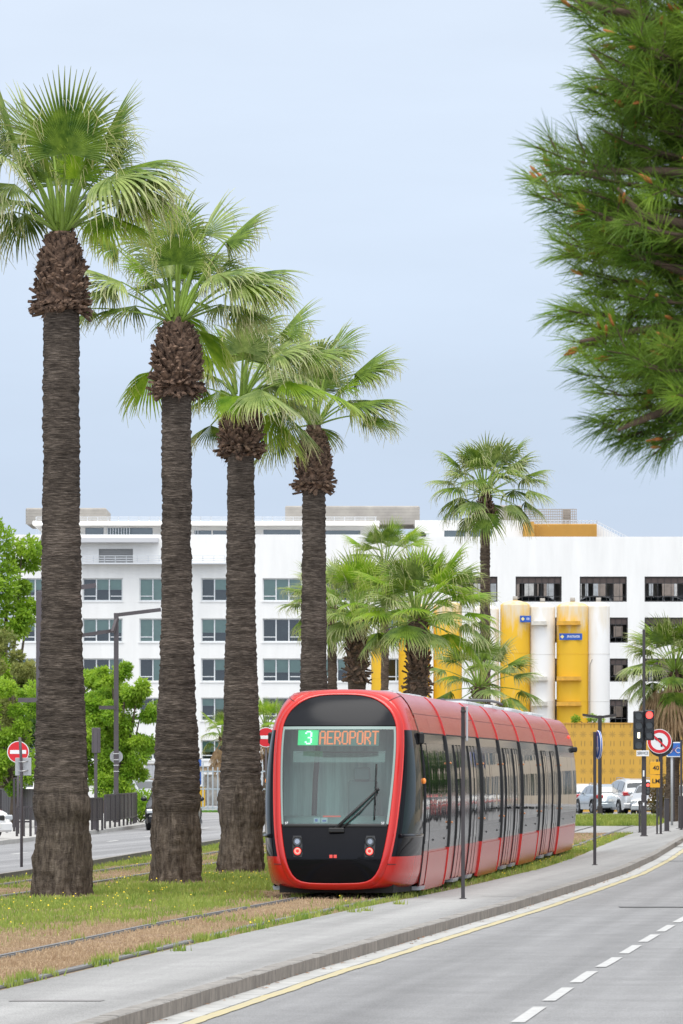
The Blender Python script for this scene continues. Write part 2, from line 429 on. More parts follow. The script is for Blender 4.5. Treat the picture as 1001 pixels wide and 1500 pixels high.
# the lawn between the roads: grid with gentle bumps and a dry/green attribute
def drymask(x,y):
    t=np.abs(x-fx(TRACK,y)); l=np.abs(x-fx(LTRK,y))
    n=fbm(x*.9,y*.30,3); n2=fbm(x*2.2,y*1.1,9)
    d=np.where(t<1.0,.95,np.clip(.95-(t-1.0)*.95,0,1)); d=np.where(x>fx(TRACK,y)+.85,.25,d)
    d=np.where((t<1.0)&(y>88)&(y<132),.45,d)
    d=np.maximum(d,np.where(l<.95,.62,np.clip(.5-(l-.95)*1.6,0,1)))
    d=np.maximum(d,np.clip((82-y)/22,0,.8)*(x<fx(TRACK,y)))
    for (px_,py_) in ((-4.78,86.5),(-3.1,97.2),(-2.04,107),(-.63,117)):
        q=np.hypot((x-px_),(y-py_+.25)*.8); d=np.maximum(d,np.clip(1.25-(q-.3)*1.5,0,.85))
    return np.clip(d+(n-.5)*1.2+(n2-.5)*.9+.06,0,1)
ny=np.arange(34,175.1,.3); nu=np.linspace(0,1,56)
YY,UU=np.meshgrid(ny,nu,indexing='ij')
XX=fx(LROAD,YY)+.14+(fx(EDGE,YY)-fx(LROAD,YY)-.14)*UU
tt=np.minimum(np.abs(np.abs(XX-fx(TRACK,YY))-.72),np.abs(np.abs(XX-fx(LTRK,YY))-.72))
ZZ=(fbm(XX*1.3,YY*1.3,21)-.5)*.07*np.clip(tt/.3,0,1)*np.clip(UU/.03,0,1)*np.clip((1-UU)/.03,0,1)-.012
V=np.stack([XX,YY,ZZ],-1).reshape(-1,3); n0=len(nu)
ii=np.arange(len(ny)-1)[:,None]*n0+np.arange(n0-1)[None,:]
Fq=np.stack([ii,ii+1,ii+n0+1,ii+n0],-1).reshape(-1,4)
m=bpy.data.materials.new('lawn_ground'); m.use_nodes=True; nt=m.node_tree;N=nt.nodes;L=nt.links;bs=N['Principled BSDF']; bs.inputs['Roughness'].default_value=.95; bs.inputs['Specular IOR Level'].default_value=.1
a=N.new('ShaderNodeAttribute');a.attribute_name='dry'; tc=N.new('ShaderNodeTexCoord')
n1=N.new('ShaderNodeTexNoise');n1.inputs['Scale'].default_value=9;n1.inputs['Detail'].default_value=8;L.new(tc.outputs['Object'],n1.inputs[0])
def ramp(c0,c1,src,p0=.3,p1=.7):
    r=N.new('ShaderNodeValToRGB'); r.color_ramp.elements[0].color=(*c0,1); r.color_ramp.elements[1].color=(*c1,1); r.color_ramp.elements[0].position=p0; r.color_ramp.elements[1].position=p1; L.new(src,r.inputs[0]); return r.outputs[0]
cg=ramp((.09,.12,.03),(.22,.24,.06),n1.outputs[0]); cd=ramp((.17,.11,.07),(.43,.31,.20),n1.outputs[0])
mx=N.new('ShaderNodeMix');mx.data_type='RGBA';L.new(a.outputs['Fac'],mx.inputs['Factor']);L.new(cg,mx.inputs[6]);L.new(cd,mx.inputs[7]);L.new(mx.outputs[2],bs.inputs['Base Color'])
n3=N.new('ShaderNodeTexNoise');n3.inputs['Scale'].default_value=40;n3.inputs['Detail'].default_value=4;L.new(tc.outputs['Object'],n3.inputs[0])
bp=N.new('ShaderNodeBump');bp.inputs['Strength'].default_value=.9;bp.inputs['Distance'].default_value=.04;L.new(n3.outputs[0],bp.inputs['Height']);L.new(bp.outputs[0],bs.inputs['Normal'])
MATS['lawn']=m
struct(npmesh('lawn',V,Fq,m,smooth=True,attrs={'dry':drymask(XX,YY).ravel()}))
# crossing path and the lawn beyond it, parking yard
b=MB(); b.grid([[(float(fx(LROAD,y))+.15,y,.002),(float(fx(EDGE,y)),y,.002)] for y in (175,180,186,192,197)],0,False); struct(b.build('path',M_pave))
V=[];nyy=np.arange(197,240.1,.5);YY2,UU2=np.meshgrid(nyy,np.linspace(0,1,40),indexing='ij'); XX2=fx(LROAD,YY2)+.15+(fx(EDGE,YY2)-fx(LROAD,YY2)-.15)*UU2
ZZ2=(fbm(XX2,YY2,5)-.5)*.1
ii=np.arange(len(nyy)-1)[:,None]*40+np.arange(39)[None,:]
struct(npmesh('far_lawn',np.stack([XX2,YY2,ZZ2],-1),np.stack([ii,ii+1,ii+41,ii+40],-1).reshape(-1,4),m,smooth=True,attrs={'dry':np.clip(fbm(XX2*.6,YY2*.25,8)*1.3-.45,0,1).ravel()}))
b=MB(); b.poly([(1,240,.03),(60,240,.03),(60,262,.03),(1,262,.03)]); struct(b.build('parking_yard',M_lroad))
b=MB(); b.box((1,239.7,-.2),(24,240,.12)); struct(b.build('parking_kerb',M_gut))

# tram tracks
M_rail=mat('rail_steel',(.22,.215,.21),.55,.4,var=.2,vscale=4)
M_rub=mat('rail_groove_dark',(.085,.08,.075),.85)
def tramtrack(P,label,y0,y1,cat='tram track'):
    t=thing('tram_track',label,cat,(float(fx(P,y0)),y0,0),group='grooved tram tracks in the lawn')
    for s in(-1,1):
        b=MB(); yy=np.arange(y0,y1,1.)
        # across: rubber, head, groove, lip, rubber   (s flips so the groove is inside)
        prof=[(.06,-.03,1),(.058,.004,1),(.036,.006,0),(.034,.018,0),(-.03,.018,0),(-.034,-.012,1),(-.06,-.012,1),(-.062,.012,0),(-.085,.012,0),(-.088,.002,1),(-.105,.0,1),(-.11,-.03,1)]
        rows=[]
        for y in yy:
            dx=(fx(P,y+.5)-fx(P,y-.5)); x=float(fx(P,y))+s*.7175*math.sqrt(1+dx*dx)
            rows.append([(x+s*p[0],y,p[1]) for p in prof])
        for k in range(len(prof)-1):
            b.grid([[r[k],r[k+1]] for r in rows],prof[k][2] if prof[k][2]==prof[k+1][2] else 1,False)
        b.build('rail',[M_rail,M_rub],t,world=True,rec=True)
    return t
tramtrack(TRACK,'grooved rails in the dry strip under the red tram beside the pavement',34,239)
tramtrack(LTRK,'grooved rails in the grass beyond the palms beside the left road',34,239)

# grass blades, flowers
M_gr=leafmat('grass_blades',(.13,.23,.028),(.43,.46,.11),1.4,.3,.6)
M_gd=leafmat('dry_grass_blades',(.36,.25,.15),(.54,.41,.26),3,.2,.8)
def blades(name,n,xr,yr,hs,ws,m,dens,seed,lean=.5):
    r=np.random.default_rng(seed)
    y=yr[0]+(yr[1]-yr[0])*r.random(n)**1.15; u=r.random(n); x=xr[0](y)+(xr[1](y)-xr[0](y))*u
    k=r.random(n)<dens(x,y); x=x[k];y=y[k];n=len(x)
    h=hs[0]+(hs[1]-hs[0])*r.random(n)**2; h*=.6+.9*fbm(x*.7,y*.4,31)
    a=r.random(n)*2*np.pi; w=ws*(.6+.8*r.random(n)); l=h*lean*(r.random(n)+.2); b2=r.random(n)*2*np.pi
    dx=np.cos(a)*w/2;dy=np.sin(a)*w/2; z0=np.full(n,-.03)
    mx_=x+np.cos(b2)*l*.35; my_=y+np.sin(b2)*l*.35
    P=np.stack([np.stack([x-dx,y-dy,z0],-1),np.stack([x+dx,y+dy,z0],-1),np.stack([mx_+dx*.7,my_+dy*.7,h*.6],-1),np.stack([mx_-dx*.7,my_-dy*.7,h*.6],-1),np.stack([x+np.cos(b2)*l,y+np.sin(b2)*l,h],-1)],1)
    idx=np.arange(n)[:,None]*5
    T=np.concatenate([idx+np.array([0,1,2]),idx+np.array([0,2,3]),idx+np.array([3,2,4])]).reshape(-1,3)
    o=npmesh(name,P.reshape(-1,3),T,m,smooth=False); o['kind']='stuff'; o['label']=None or 'x'
    del o['label']; return o
offrail=lambda x,y: (np.abs(np.abs(x-fx(TRACK,y))-.72)>.1)&(np.abs(np.abs(x-fx(LTRK,y))-.72)>.1)
xl=lambda y:np.maximum(fx(LROAD,y)+.2,-.0670*y-1.2); xr_=lambda y:fx(EDGE,y)-.03
o=blades('grass',240000,(xl,xr_),(47,175),(.025,.10),.017,M_gr,lambda x,y:np.clip(1-drymask(x,y)*1.25,0.0,1)*offrail(x,y),1)
tag(o,'short green grass with bare patches growing between the tram rails','grass')
o=blades('dry_grass',110000,(xl,xr_),(44,175),(.015,.045),.014,M_gd,lambda x,y:np.clip(drymask(x,y)*1.1-.1,0.05,1)*offrail(x,y),2,1.1)
tag(o,'short straw coloured dead grass along the tram rails','grass')
o=blades('grass',60000,(lambda y:fx(LROAD,y)+.3,lambda y:fx(EDGE,y)-.1),(197.5,239.5),(.06,.2),.035,M_gr,lambda x,y:np.clip(fbm(x*.6,y*.25,8)*-1.3+1.4,0.1,1),3)
tag(o,'mown grass beyond the grey crossing path by the parked cars','grass')
# weed tufts along rail and pavement edges
r=np.random.default_rng(12)
tx=[];ty=[]
for _ in range(150):
    y=50+r.random()**1.3*120; 
    x=float(fx(EDGE,y))-.03-abs(r.normal())*.1 if r.random()<.6 else float(fx(TRACK,y))-.72-.12*r.random()+r.choice([0,1.44])
    tx.append(x);ty.append(y)
for (x,y) in ((-2.62,57.5),(-2.2,60.8),(-1.75,63.3),(-1.3,67.2),(-.55,73),(.2,76.5),(.35,77.2),(-3.3,49.9),(.9,81),(-1.9,60)): tx.append(x);ty.append(y)
tx=np.array(tx);ty=np.array(ty)
def tuft(name,n,sp,hs,m,seed):
    r=np.random.default_rng(seed); k=r.integers(0,len(tx),n); X0=tx[k]+r.normal(0,sp,n); Y0=ty[k]+r.normal(0,sp*1.5,n)
    it=iter([0]); 
    h=hs[0]+(hs[1]-hs[0])*r.random(n); a=r.random(n)*6.28; l=h*.6*r.random(n); w=.012
    P=np.stack([np.stack([X0-np.cos(a)*w,Y0-np.sin(a)*w,np.full(n,-.02)],-1),np.stack([X0+np.cos(a)*w,Y0+np.sin(a)*w,np.full(n,-.02)],-1),np.stack([X0+np.cos(a+1)*l,Y0+np.sin(a+1)*l,h],-1)],1)
    return npmesh(name,P.reshape(-1,3),np.arange(n*3).reshape(-1,3),m,smooth=False)
o=tuft('weeds',5200,.05,(.03,.12),M_gr,5); tag(o,'weed tufts sprouting along the pavement edge and rails','weeds',kind='stuff')
# yellow flowers
n=3600; r=np.random.default_rng(4)
y=60+r.random(n)*110; x=xl(y)+(xr_(y)-xl(y))*r.random(n)
dens=np.clip(1.15-drymask(x,y)*1.6,0,1)*np.clip(fbm(x*.6,y*.22,40)*3.4-1.35,0.03,1)
k=(r.random(n)<dens)&offrail(x,y); x=x[k];y=y[k]
P=[];Fa=[];
for i in range(len(x)):
    h=r.uniform(.05,.12); s=r.uniform(.007,.014); o_=len(P); c=np.array([x[i]+r.normal(0,.03),y[i],h]); nrm=Vector((r.normal(0,.4),-.8,.7)).normalized(); a_=nrm.orthogonal().normalized(); b_=nrm.cross(a_)
    P+= [tuple(c+np.array(a_*math.cos(q*1.0472)*s+b_*math.sin(q*1.0472)*s)) for q in range(6)]
    Fa+=[(o_,o_+1,o_+2,o_+3),(o_,o_+3,o_+4,o_+5)]
o=npmesh('flowers',P,Fa,mat('yellow_petals',(.80,.58,.02),.7),smooth=False); tag(o,'scattered yellow wildflowers in the lawn around the palm trunks','flowers',kind='stuff')
# litter leaf bits along the kerb
n=260;y=40+r.random(n)*80; x=fx(KERB,y)+.01+np.abs(r.normal(0,.07,n)); P=[];Fa=[]
for i in range(n):
    s=r.uniform(.01,.035);a_=r.random()*6.28;o_=len(P)
    for q in (0,1.6,3.1,4.7): P.append((x[i]+math.cos(a_+q)*s,y[i]+math.sin(a_+q)*s*.7,-.138+r.random()*.012))
    Fa.append((o_,o_+1,o_+2,o_+3))
o=npmesh('leaf_litter',P,Fa,mat('dead_leaf',(.22,.10,.04),.9,var=.4,vscale=9),smooth=False); tag(o,'brown leaf litter lying in the gutter below the kerb','leaf litter',kind='stuff')
# ------------------------------------------------------------------ fan palms
def trunkmat(name,dark,light,ring=14.):
    m=bpy.data.materials.new(name); m.use_nodes=True; nt=m.node_tree;N=nt.nodes;L=nt.links;b=N['Principled BSDF']; b.inputs['Roughness'].default_value=.95; b.inputs['Specular IOR Level'].default_value=.15
    tc=N.new('ShaderNodeTexCoord'); oi=N.new('ShaderNodeObjectInfo'); va=N.new('ShaderNodeVectorMath'); va.operation='ADD'; L.new(tc.outputs['Object'],va.inputs[0]); L.new(oi.outputs['Location'],va.inputs[1])
    def nz(sc,det,stretch):
        mp=N.new('ShaderNodeMapping'); mp.inputs['Scale'].default_value=stretch; L.new(va.outputs[0],mp.inputs[0])
        n=N.new('ShaderNodeTexNoise'); n.inputs['Scale'].default_value=sc; n.inputs['Detail'].default_value=det; n.inputs['Roughness'].default_value=.7; L.new(mp.outputs[0],n.inputs[0]); return n.outputs[0]
    rings=nz(4.2,9,(1.3,1.3,ring*1.1)); fine=nz(9,5,(1.5,1.5,7)); big=nz(.9,4,(1,1,1.6)); bark=nz(5,8,(3.2,3.2,.55))
    at_=N.new('ShaderNodeAttribute'); at_.attribute_name='base'
    mx=N.new('ShaderNodeMix'); L.new(at_.outputs['Fac'],mx.inputs[0]); L.new(rings,mx.inputs[2]); L.new(bark,mx.inputs[3])
    r=N.new('ShaderNodeValToRGB'); e=r.color_ramp.elements
    e[0].position=.36;e[0].color=(*[c*.3 for c in dark],1); e[1].position=.72;e[1].color=(*light,1)
    k=e.new(.52);k.color=(*dark,1)
    L.new(mx.outputs[0],r.inputs[0])
    hs=N.new('ShaderNodeMix');hs.data_type='RGBA';hs.blend_type='MULTIPLY';hs.inputs[0].default_value=1
    mr=N.new('ShaderNodeMapRange');mr.inputs[1].default_value=.3;mr.inputs[2].default_value=.7;mr.inputs[3].default_value=.62;mr.inputs[4].default_value=1.55;L.new(big,mr.inputs[0])
    L.new(r.outputs[0],hs.inputs[6]);L.new(mr.outputs[0],hs.inputs[7])
    h2=N.new('ShaderNodeMix');h2.data_type='RGBA';L.new(at_.outputs['Fac'],h2.inputs[0]);L.new(hs.outputs[2],h2.inputs[6])
    r2=N.new('ShaderNodeValToRGB'); e=r2.color_ramp.elements; e[0].position=.34;e[0].color=(.055,.042,.034,1);e[1].position=.72;e[1].color=(.27,.22,.17,1); k=e.new(.5);k.color=(.14,.11,.085,1)
    L.new(bark,r2.inputs[0]);L.new(r2.outputs[0],h2.inputs[7])
    L.new(h2.outputs[2],b.inputs['Base Color'])
    ma=N.new('ShaderNodeMath');ma.operation='ADD';L.new(mx.outputs[0],ma.inputs[0]);L.new(fine,ma.inputs[1])
    bp=N.new('ShaderNodeBump');bp.inputs['Strength'].default_value=1;bp.inputs['Distance'].default_value=.05;L.new(ma.outputs[0],bp.inputs['Height']);L.new(bp.outputs[0],b.inputs['Normal'])
    return m
M_trunk=trunkmat('palm_bark',(.112,.089,.072),(.31,.255,.205))
M_trunk2=trunkmat('palm_bark_warm',(.13,.095,.07),(.30,.23,.17))
M_boot=leafmat('old_leaf_bases',(.022,.014,.011),(.27,.17,.115),11,.0,.85)
M_frond=leafmat('palm_frond',(.045,.105,.010),(.22,.32,.04),3.2,.2,.45,tip=(.50,.47,.22))
M_frondp=leafmat('palm_frond_pale',(.09,.16,.03),(.36,.44,.13),3.2,.2,.45,tip=(.58,.55,.32))
M_frondy=leafmat('palm_frond_bright',(.11,.25,.012),(.33,.48,.04),2.6,.45,.42,tip=(.45,.46,.14))
M_dead=leafmat('dead_frond',(.24,.145,.075),(.45,.31,.18),2.5,.2,.8,tip=(.5,.38,.24))
M_pet=mat('petiole_green',(.19,.29,.035),.45,var=.35,vscale=3)
M_petd=mat('petiole_brown',(.28,.17,.09),.7,var=.3,vscale=3)
ZUP=Vector((0,0,1))
def make_trunk(parent,h,prof,seed,nv=40,dz=.035,m=None,lean=(0,0),rings=.013,basez=1.6,shared=None):
    """prof: (z, radius) list; lumpy, ringed trunk"""
    r=np.random.default_rng(seed)
    zs=np.arange(-.12,h+dz,dz); th=np.linspace(0,2*np.pi,nv,endpoint=False)
    rad=np.interp(zs,[p[0] for p in prof],[p[1] for p in prof])
    ringj=(r.random(len(zs))-.5)*2*rings; ringj=np.where(zs<basez,ringj*.3,ringj)
    slow=(fbm(zs*1.1+seed*3.3,zs*0+seed,seed,3)-.5)*.055
    T,Z=np.meshgrid(th,zs)
    cx,cy=np.cos(T)*1.2,np.sin(T)*1.2
    lump=(fbm(cx*1.6+10+seed,Z*1.1+cy*1.6+30,seed+5,3)-.5)
    fine=(fbm(cx*6+10+seed,Z*9+cy*6+30,seed+9,2)-.5)
    base=np.clip((basez-Z)/.8+.3+(lump*2.2)+fine*.8,0,1)
    vert=(fbm(T*9/np.pi*1.0+seed,Z*.8,seed+2,3)-.5)
    crack=np.where(fbm(T*3/np.pi+seed*2,Z*2.2,seed+31,3)>.62,-.014,0)
    Rr=rad[:,None]*(1+slow[:,None]+lump*(.08+.46*base))+crack+ringj[:,None]*(1+lump)+fine*(.02+.05*base)+vert*.10*base*rad[:,None]*1.5
    X=np.cos(T)*Rr+lean[0]*(Z/h)+0; Y=np.sin(T)*Rr+lean[1]*(Z/h)
    V=np.stack([X,Y,Z+fine*.01],-1).reshape(-1,3); n=nv
    i=np.arange(len(zs)-1)[:,None]*n; k=np.arange(n)[None,:]; k2=(k+1)%n
    Fq=np.stack([i+k,i+k2,i+n+k2,i+n+k],-1).reshape(-1,4)
    return npmesh('trunk',V,Fq,m or M_trunk,parent,smooth=True,attrs={'base':base.ravel()})
def boots(parent,z0,z1,rprof,n,seed,center=(0,0),size=.26,m=None,name='leaf_base_skirt'):
    """overlapping cut leaf stalks wrapped round the top of the trunk"""
    r=random.Random(seed); b=MB()
    for i in range(n):
        t=(i+.5)/n; z=lerp(z0,z1,t)+r.uniform(-.04,.04); a=i*2.39996+r.uniform(-.25,.25)
        rad=interp(t,rprof); out=Vector((math.cos(a),math.sin(a),0)); side=Vector((-math.sin(a),math.cos(a),0))
        pitch=lerp(.35,1.25,min(1,t*1.2))+r.uniform(-.35,.35)
        if t<.22: pitch=r.uniform(-.75,.35)
        d=(out*math.cos(pitch)*.75+side*r.uniform(-.75,.75)+ZUP*math.sin(pitch)).normalized(); nn=d.cross(side).normalized()
        ln=size*r.uniform(.6,1.0)*(1.1 if t<.2 else 1); w=size*r.uniform(.45,.85); th=.02
        tw=r.uniform(-.6,.6); side=(side+nn*tw).normalized(); nn=d.cross(side).normalized()
        c=Vector((center[0],center[1],z))+out*(rad*.88)
        rows=[]
        for (q,ww,bend) in((-.35,1.1,.0),(.2,1.0,.02),(.65,.72,.05),(1,.5+r.uniform(-.25,.35),.1)):
            p=c+d*ln*q+out*bend*ln*r.uniform(.3,1.5)
            rows.append([p-side*w*ww*.5-nn*th*.2,p+nn*th*1.6,p+side*w*ww*.5-nn*th*.2,p-nn*th])
        b.grid(rows,0,False,True)
        e=rows[-1]; b.poly(e)
        if r.random()<.5:   # frayed fibres
            p=c+d*ln*.9
            for _ in range(2):
                q=p+Vector((r.uniform(-.07,.07),r.uniform(-.07,.07),r.uniform(-.12,.06)))+d*.08
                b.add([p-side*.006,p+side*.006,q],[(0,1,2)])
    return b.build(name,m or M_boot,parent)
def frond_geo(hub,az_out,tilt,size,droop,seed,petiole_from,nseg=34,wind=(0.10,0,0),spread=2.35,fold=.25,steps=7,split=.5,dead=False,thr=1.,pw=.035):
    """one costapalmate fan: petiole curve, pleated blade whose free tips hang. returns arrays"""
    r=random.Random(seed); P0=Vector(petiole_from); Hb=Vector(hub); out=Vector((math.cos(az_out),math.sin(az_out),0))
    # petiole: quadratic curve leaving steeply and arching over
    ch=Hb-P0; mid=P0+ch*.5+ZUP*ch.length*.10-out*ch.length*.04
    b=MB(); pts=[]
    for i in range(8):
        t=i/7; pts.append(P0*(1-t)**2+mid*2*t*(1-t)+Hb*t*t)
    b.tube(pts,[lerp(pw*1.25,pw*.55,i/7) for i in range(8)],5,1,False,True,.6)
    f=(out*math.cos(tilt)+ZUP*math.sin(tilt)).normalized()
    s=ZUP.cross(out).normalized(); n=f.cross(s).normalized()
    if n.dot(out)<0 and tilt>0: pass
    tips=[0]*len(b.v); g=Vector((wind[0],wind[1],-1))
    V=[];rowsall=[]
    for k in range(nseg+1):
        u=k/nseg*2-1; al=u*spread*.5*1.0+r.uniform(-.02,.02)
        al=u*spread/2*(1.35 if abs(u)>.0 else 1)
        ln=size*(1-.28*abs(u)**1.6)*r.uniform(.80,1.07)
        d=(f*math.cos(al)+s*math.sin(al)+n*(-fold*abs(math.sin(al))+.12*(k%2))).normalized()
        rowsall.append((al,ln,d,r.choice([.5,.8,1.0,1.3,2.1])))
    verts=[];faces=[];tp=[]
    for k in range(nseg):
        al,ln,d,j=rowsall[k]; al2,ln2,d2,j2=rowsall[k+1]
        dm=(d+d2).normalized(); w_ang=abs(al2-al)
        p=Hb.copy(); dir_=dm.copy(); uu=abs((k+.5)/nseg*2-1); dr=droop*j*thr*(.75+.9*uu*uu)+1.2*uu**3
        sv=dm.cross(n).normalized()
        if sv.length<.1: sv=s
        o=len(verts); L_=(ln+ln2)/2; st=L_/steps
        dist=0
        for i in range(steps+1):
            t=i/steps
            full=dist*w_ang*1.04
            if t<=split: wd=full
            else:
                wd=lerp(split*L_*w_ang,.006,((t-split)/(1-split))**.85)
            pl=n*(wd*.42)
            verts+= [p-sv*wd*.5-pl*.5, p+pl*.5, p+sv*wd*.5-pl*.5]
            v=max(0,t-.60)*1.7; tp+= [v*.55,v*.9,v*.55]
            if i<steps:
                # free part bends with gravity
                k_=dr*(0.06+2.3*max(0,t-.30))*st
                dir_=(dir_+g*k_).normalized()
                p=p+dir_*st; dist+=st
        for i in range(steps):
            q=o+i*3; faces+= [(q,q+1,q+4,q+3),(q+1,q+2,q+5,q+4)]
        if r.random()<.6:   # pale fibre hanging from the cleft between two leaf fingers
            i=int(steps*split)+1; q0=Vector(verts[o+i*3]); hl=size*r.uniform(.18,.42); dv=Vector((r.uniform(-.25,.45),r.uniform(-.3,.3),-1)).normalized()
            oo=len(verts); w_=Vector((.0055,.002,0)); m_=q0+dm*hl*.25+dv*hl*.4; e_=m_+dv*hl*.6+Vector((r.uniform(-.05,.09),0,0))
            verts+= [q0-w_,q0+w_,m_+w_,m_-w_,e_+w_*.5,e_-w_*.5]; tp+= [.5,.5,.9,.9,1,1]; faces+= [(oo,oo+1,oo+2,oo+3),(oo+3,oo+2,oo+4,oo+5)]
    return b,verts,faces,tp
def frond(parent,hub,az,tilt,size,droop,seed,pf,m,mp=None,**kw):
    b,verts,faces,tp=frond_geo(hub,az,tilt,size,droop,seed,pf,**kw)
    o0=len(b.v); V=[tuple(p) for p in b.v]+[tuple(p) for p in verts]
    Fc=list(b.f)+[tuple(i+o0 for i in f) for f in faces]
    return npmesh('frond',V,Fc,[m,mp or M_pet],parent,mi=[1]*len(b.f)+[0]*len(faces),smooth=[True]*len(b.f)+[False]*len(faces),attrs={'tip':[0]*o0+tp})
def crown(parent,zc,n,rp,size,seed,mats,ctr=(0,0),elev=(-.55,1.35),droop=(.5,2.6),skip=None,nseg=30,wind=(.18,0,0),pw=.035,steps=7):
    """spiral of fans from old drooping ones to young upright ones"""
    r=random.Random(seed)
    for i in range(n):
        t=(i+.5)/n; el=lerp(elev[0],elev[1],t**.85)+r.uniform(-.12,.12); az=i*2.39996+r.uniform(-.3,.3)+seed
        if skip and skip(az%(2*math.pi),el): continue
        L_=rp*r.uniform(.8,1.15)*(1 if t<.8 else .85)
        hub=Vector((ctr[0]+math.cos(az)*math.cos(el)*L_+wind[0]*L_*.5,ctr[1]+math.sin(az)*math.cos(el)*L_,zc+math.sin(el)*L_))
        pf=(ctr[0]+math.cos(az)*.1,ctr[1]+math.sin(az)*.1,zc-.12+.2*t)
        tilt=el-lerp(.5,.05,t)+r.uniform(-.15,.15)
        frond(parent,hub,az,tilt,size*r.uniform(.85,1.1)*(1 if t<.9 else .85),lerp(droop[1],droop[0],t)*r.uniform(.7,1.3)/size,seed*100+i,pf,r.choice(mats),nseg=nseg,wind=wind,pw=pw,steps=steps)

# ---- the four big palms of the front row. hub/fans read off the crowns: (dx, dy right/up in px, depth m toward(-)/away(+), length px, tilt, droop, material)
G=M_frond;PL=M_frondp;YB=M_frondy
def big_palm(label,px,d,zc,prof,skz,skr,nb,fans,fill,seed,pale=.5,tx=0.):
    X=(px-500.5)*d/F; u=d/F
    t=thing('fan_palm',label,'palm tree',(X,d,0),group='row of big fan palms between the tracks')
    make_trunk(t,skz[0]+.35,prof,seed,nv=48,lean=(tx,0))
    core=MB(); core.tube([(tx,0,skz[0]+.05),(tx,0,skz[0]+.5),(tx,0,zc-.1)],[skr[0][1]*.9,skr[1][1]*.86,.16],12)
    core.build('crownshaft_core',M_boot,t)
    boots(t,skz[0],skz[1],[(q,w_*.88) for q,w_ in skr],int(nb*1.35),seed,(tx,0),size=.215)
    for k,fn in enumerate(fans):
        dx,dy,dd,ln,tilt,dr,m=fn[:7]
        hub=Vector((tx+dx*u,dd,zc+dy*u)); az=math.atan2(dd,dx*u) if (abs(dx*u)+abs(dd))>.02 else -1.57
        kw=fn[7] if len(fn)>7 else {}
        a0=az
        frond(t,hub,kw.get('az',az),tilt,ln*u,dr,seed*1000+k,(tx+math.cos(az)*.1,math.sin(az)*.1,zc-.1),m,nseg=kw.get('nseg',40),fold=kw.get('fold',.42),wind=(.22,0,0),steps=8,spread=kw.get('spread',2.5),split=kw.get('split',.58))
    crown(t,zc,fill+7,1.05,1.12,seed,[G,PL,G,G,YB],ctr=(tx,0),nseg=34,skip=lambda az,el:(math.sin(az)<.1 and el<1.15),droop=(1.0,2.4),elev=(-.05,1.4))
    return t
big_palm('tallest fan palm at the left end of the row, with the thickest rough trunk',90,86.5,11.32,
  [(-.2,.58),(.0,.52),(.3,.50),(.9,.455),(1.22,.435),(1.36,.475),(1.5,.495),(1.9,.475),(2.45,.445),(3.5,.39),(4.75,.338),(7,.318),(9.7,.305),(10.4,.30)],
  (9.86,11.05),[(0,.42),(.12,.46),(.4,.44),(.65,.38),(.85,.3),(1,.2)],330,
  [(10,98,-.75,128,1.42,.3,G,{'spread':2.6,'nseg':50,'fold':.35}),(-62,112,-.2,118,1.2,.6,G),(62,128,.1,100,1.05,.55,G),(88,80,-.25,125,.2,1.5,G),(72,66,-.55,150,.0,2.0,PL),(95,62,-.45,120,-.1,2.1,PL),
   (-68,58,-.3,95,.0,1.9,PL),(-55,20,.2,100,-.7,1.5,G),(-90,40,-.5,90,-.25,1.8,PL),(-15,120,.5,95,.9,2.4,PL),(48,120,.5,95,.7,2.4,PL),(20,130,.2,100,1.3,.8,G),(-40,130,.3,100,1.15,1.2,PL),
   (100,50,.4,110,-.2,1.8,YB),(60,25,.6,110,-.3,1.7,YB),(-75,90,-.7,85,.4,1.8,PL)],13,11)
big_palm('second fan palm of the row, dark smooth trunk flaring at the foot',259,97.2,10.72,
  [(-.2,.60),(.0,.50),(.4,.465),(.9,.425),(1.3,.41),(1.48,.45),(1.9,.45),(2.6,.41),(3.4,.365),(5.1,.302),(7,.283),(10,.275)],
  (9.24,10.5),[(0,.38),(.1,.44),(.35,.50),(.62,.50),(.85,.36),(1,.2)],340,
  [(4,72,-.8,80,1.4,.6,G,{'nseg':46}),(-85,100,.1,90,.75,1.0,G),(-80,50,-.3,95,.3,1.6,PL),(-95,45,.1,70,-.3,1.4,PL),(-128,15,.3,55,-.65,1.2,G),(72,112,.1,95,.7,.7,G),(60,60,-.5,100,.1,1.8,PL),
   (95,62,.1,105,.15,1.6,G),(88,50,-.4,115,.0,2.1,PL),(90,20,.4,80,-.35,1.6,G),(105,45,-.3,95,-.1,1.7,YB),(30,-15,.6,110,-.75,1.2,YB),(-40,-75,.8,90,-.9,1.0,YB),(-35,110,.5,85,1.0,1.5,PL),(40,125,.4,90,1.0,1.2,PL),(0,125,.4,85,1.3,.8,G),(-20,90,.6,95,.5,2.3,PL),(30,85,.6,95,.4,2.3,PL)],13,12)
big_palm('third fan palm of the row, its foot just left of the red tram',353,107,9.95,
  [(-.2,.50),(.0,.47),(.5,.45),(.88,.415),(1.05,.46),(1.4,.452),(2,.43),(3.5,.36),(5.4,.307),(7,.29),(9,.275)],
  (8.7,9.75),[(0,.36),(.12,.43),(.4,.45),(.7,.43),(.88,.34),(1,.2)],300,
  [(5,60,-.8,80,1.2,1.7,PL),(-10,-5,-.9,50,-.9,.9,YB,{'spread':2.8}),(30,5,-.8,90,-.45,1.1,PL),(70,20,-.3,80,-.3,1.4,YB),(50,60,-.2,95,.3,1.8,PL),(95,65,.2,90,.1,1.8,G),(-40,50,.0,80,.5,1.9,G),(-30,10,.3,70,-.4,1.2,YB),
   (15,95,.3,80,1.2,1.1,PL),(60,95,.3,80,.8,.9,G),(40,-25,.5,100,-.8,1.2,YB),(60,-20,.5,90,-.7,1.3,G),(-45,-40,.7,60,-.5,1.2,G)],12,13)
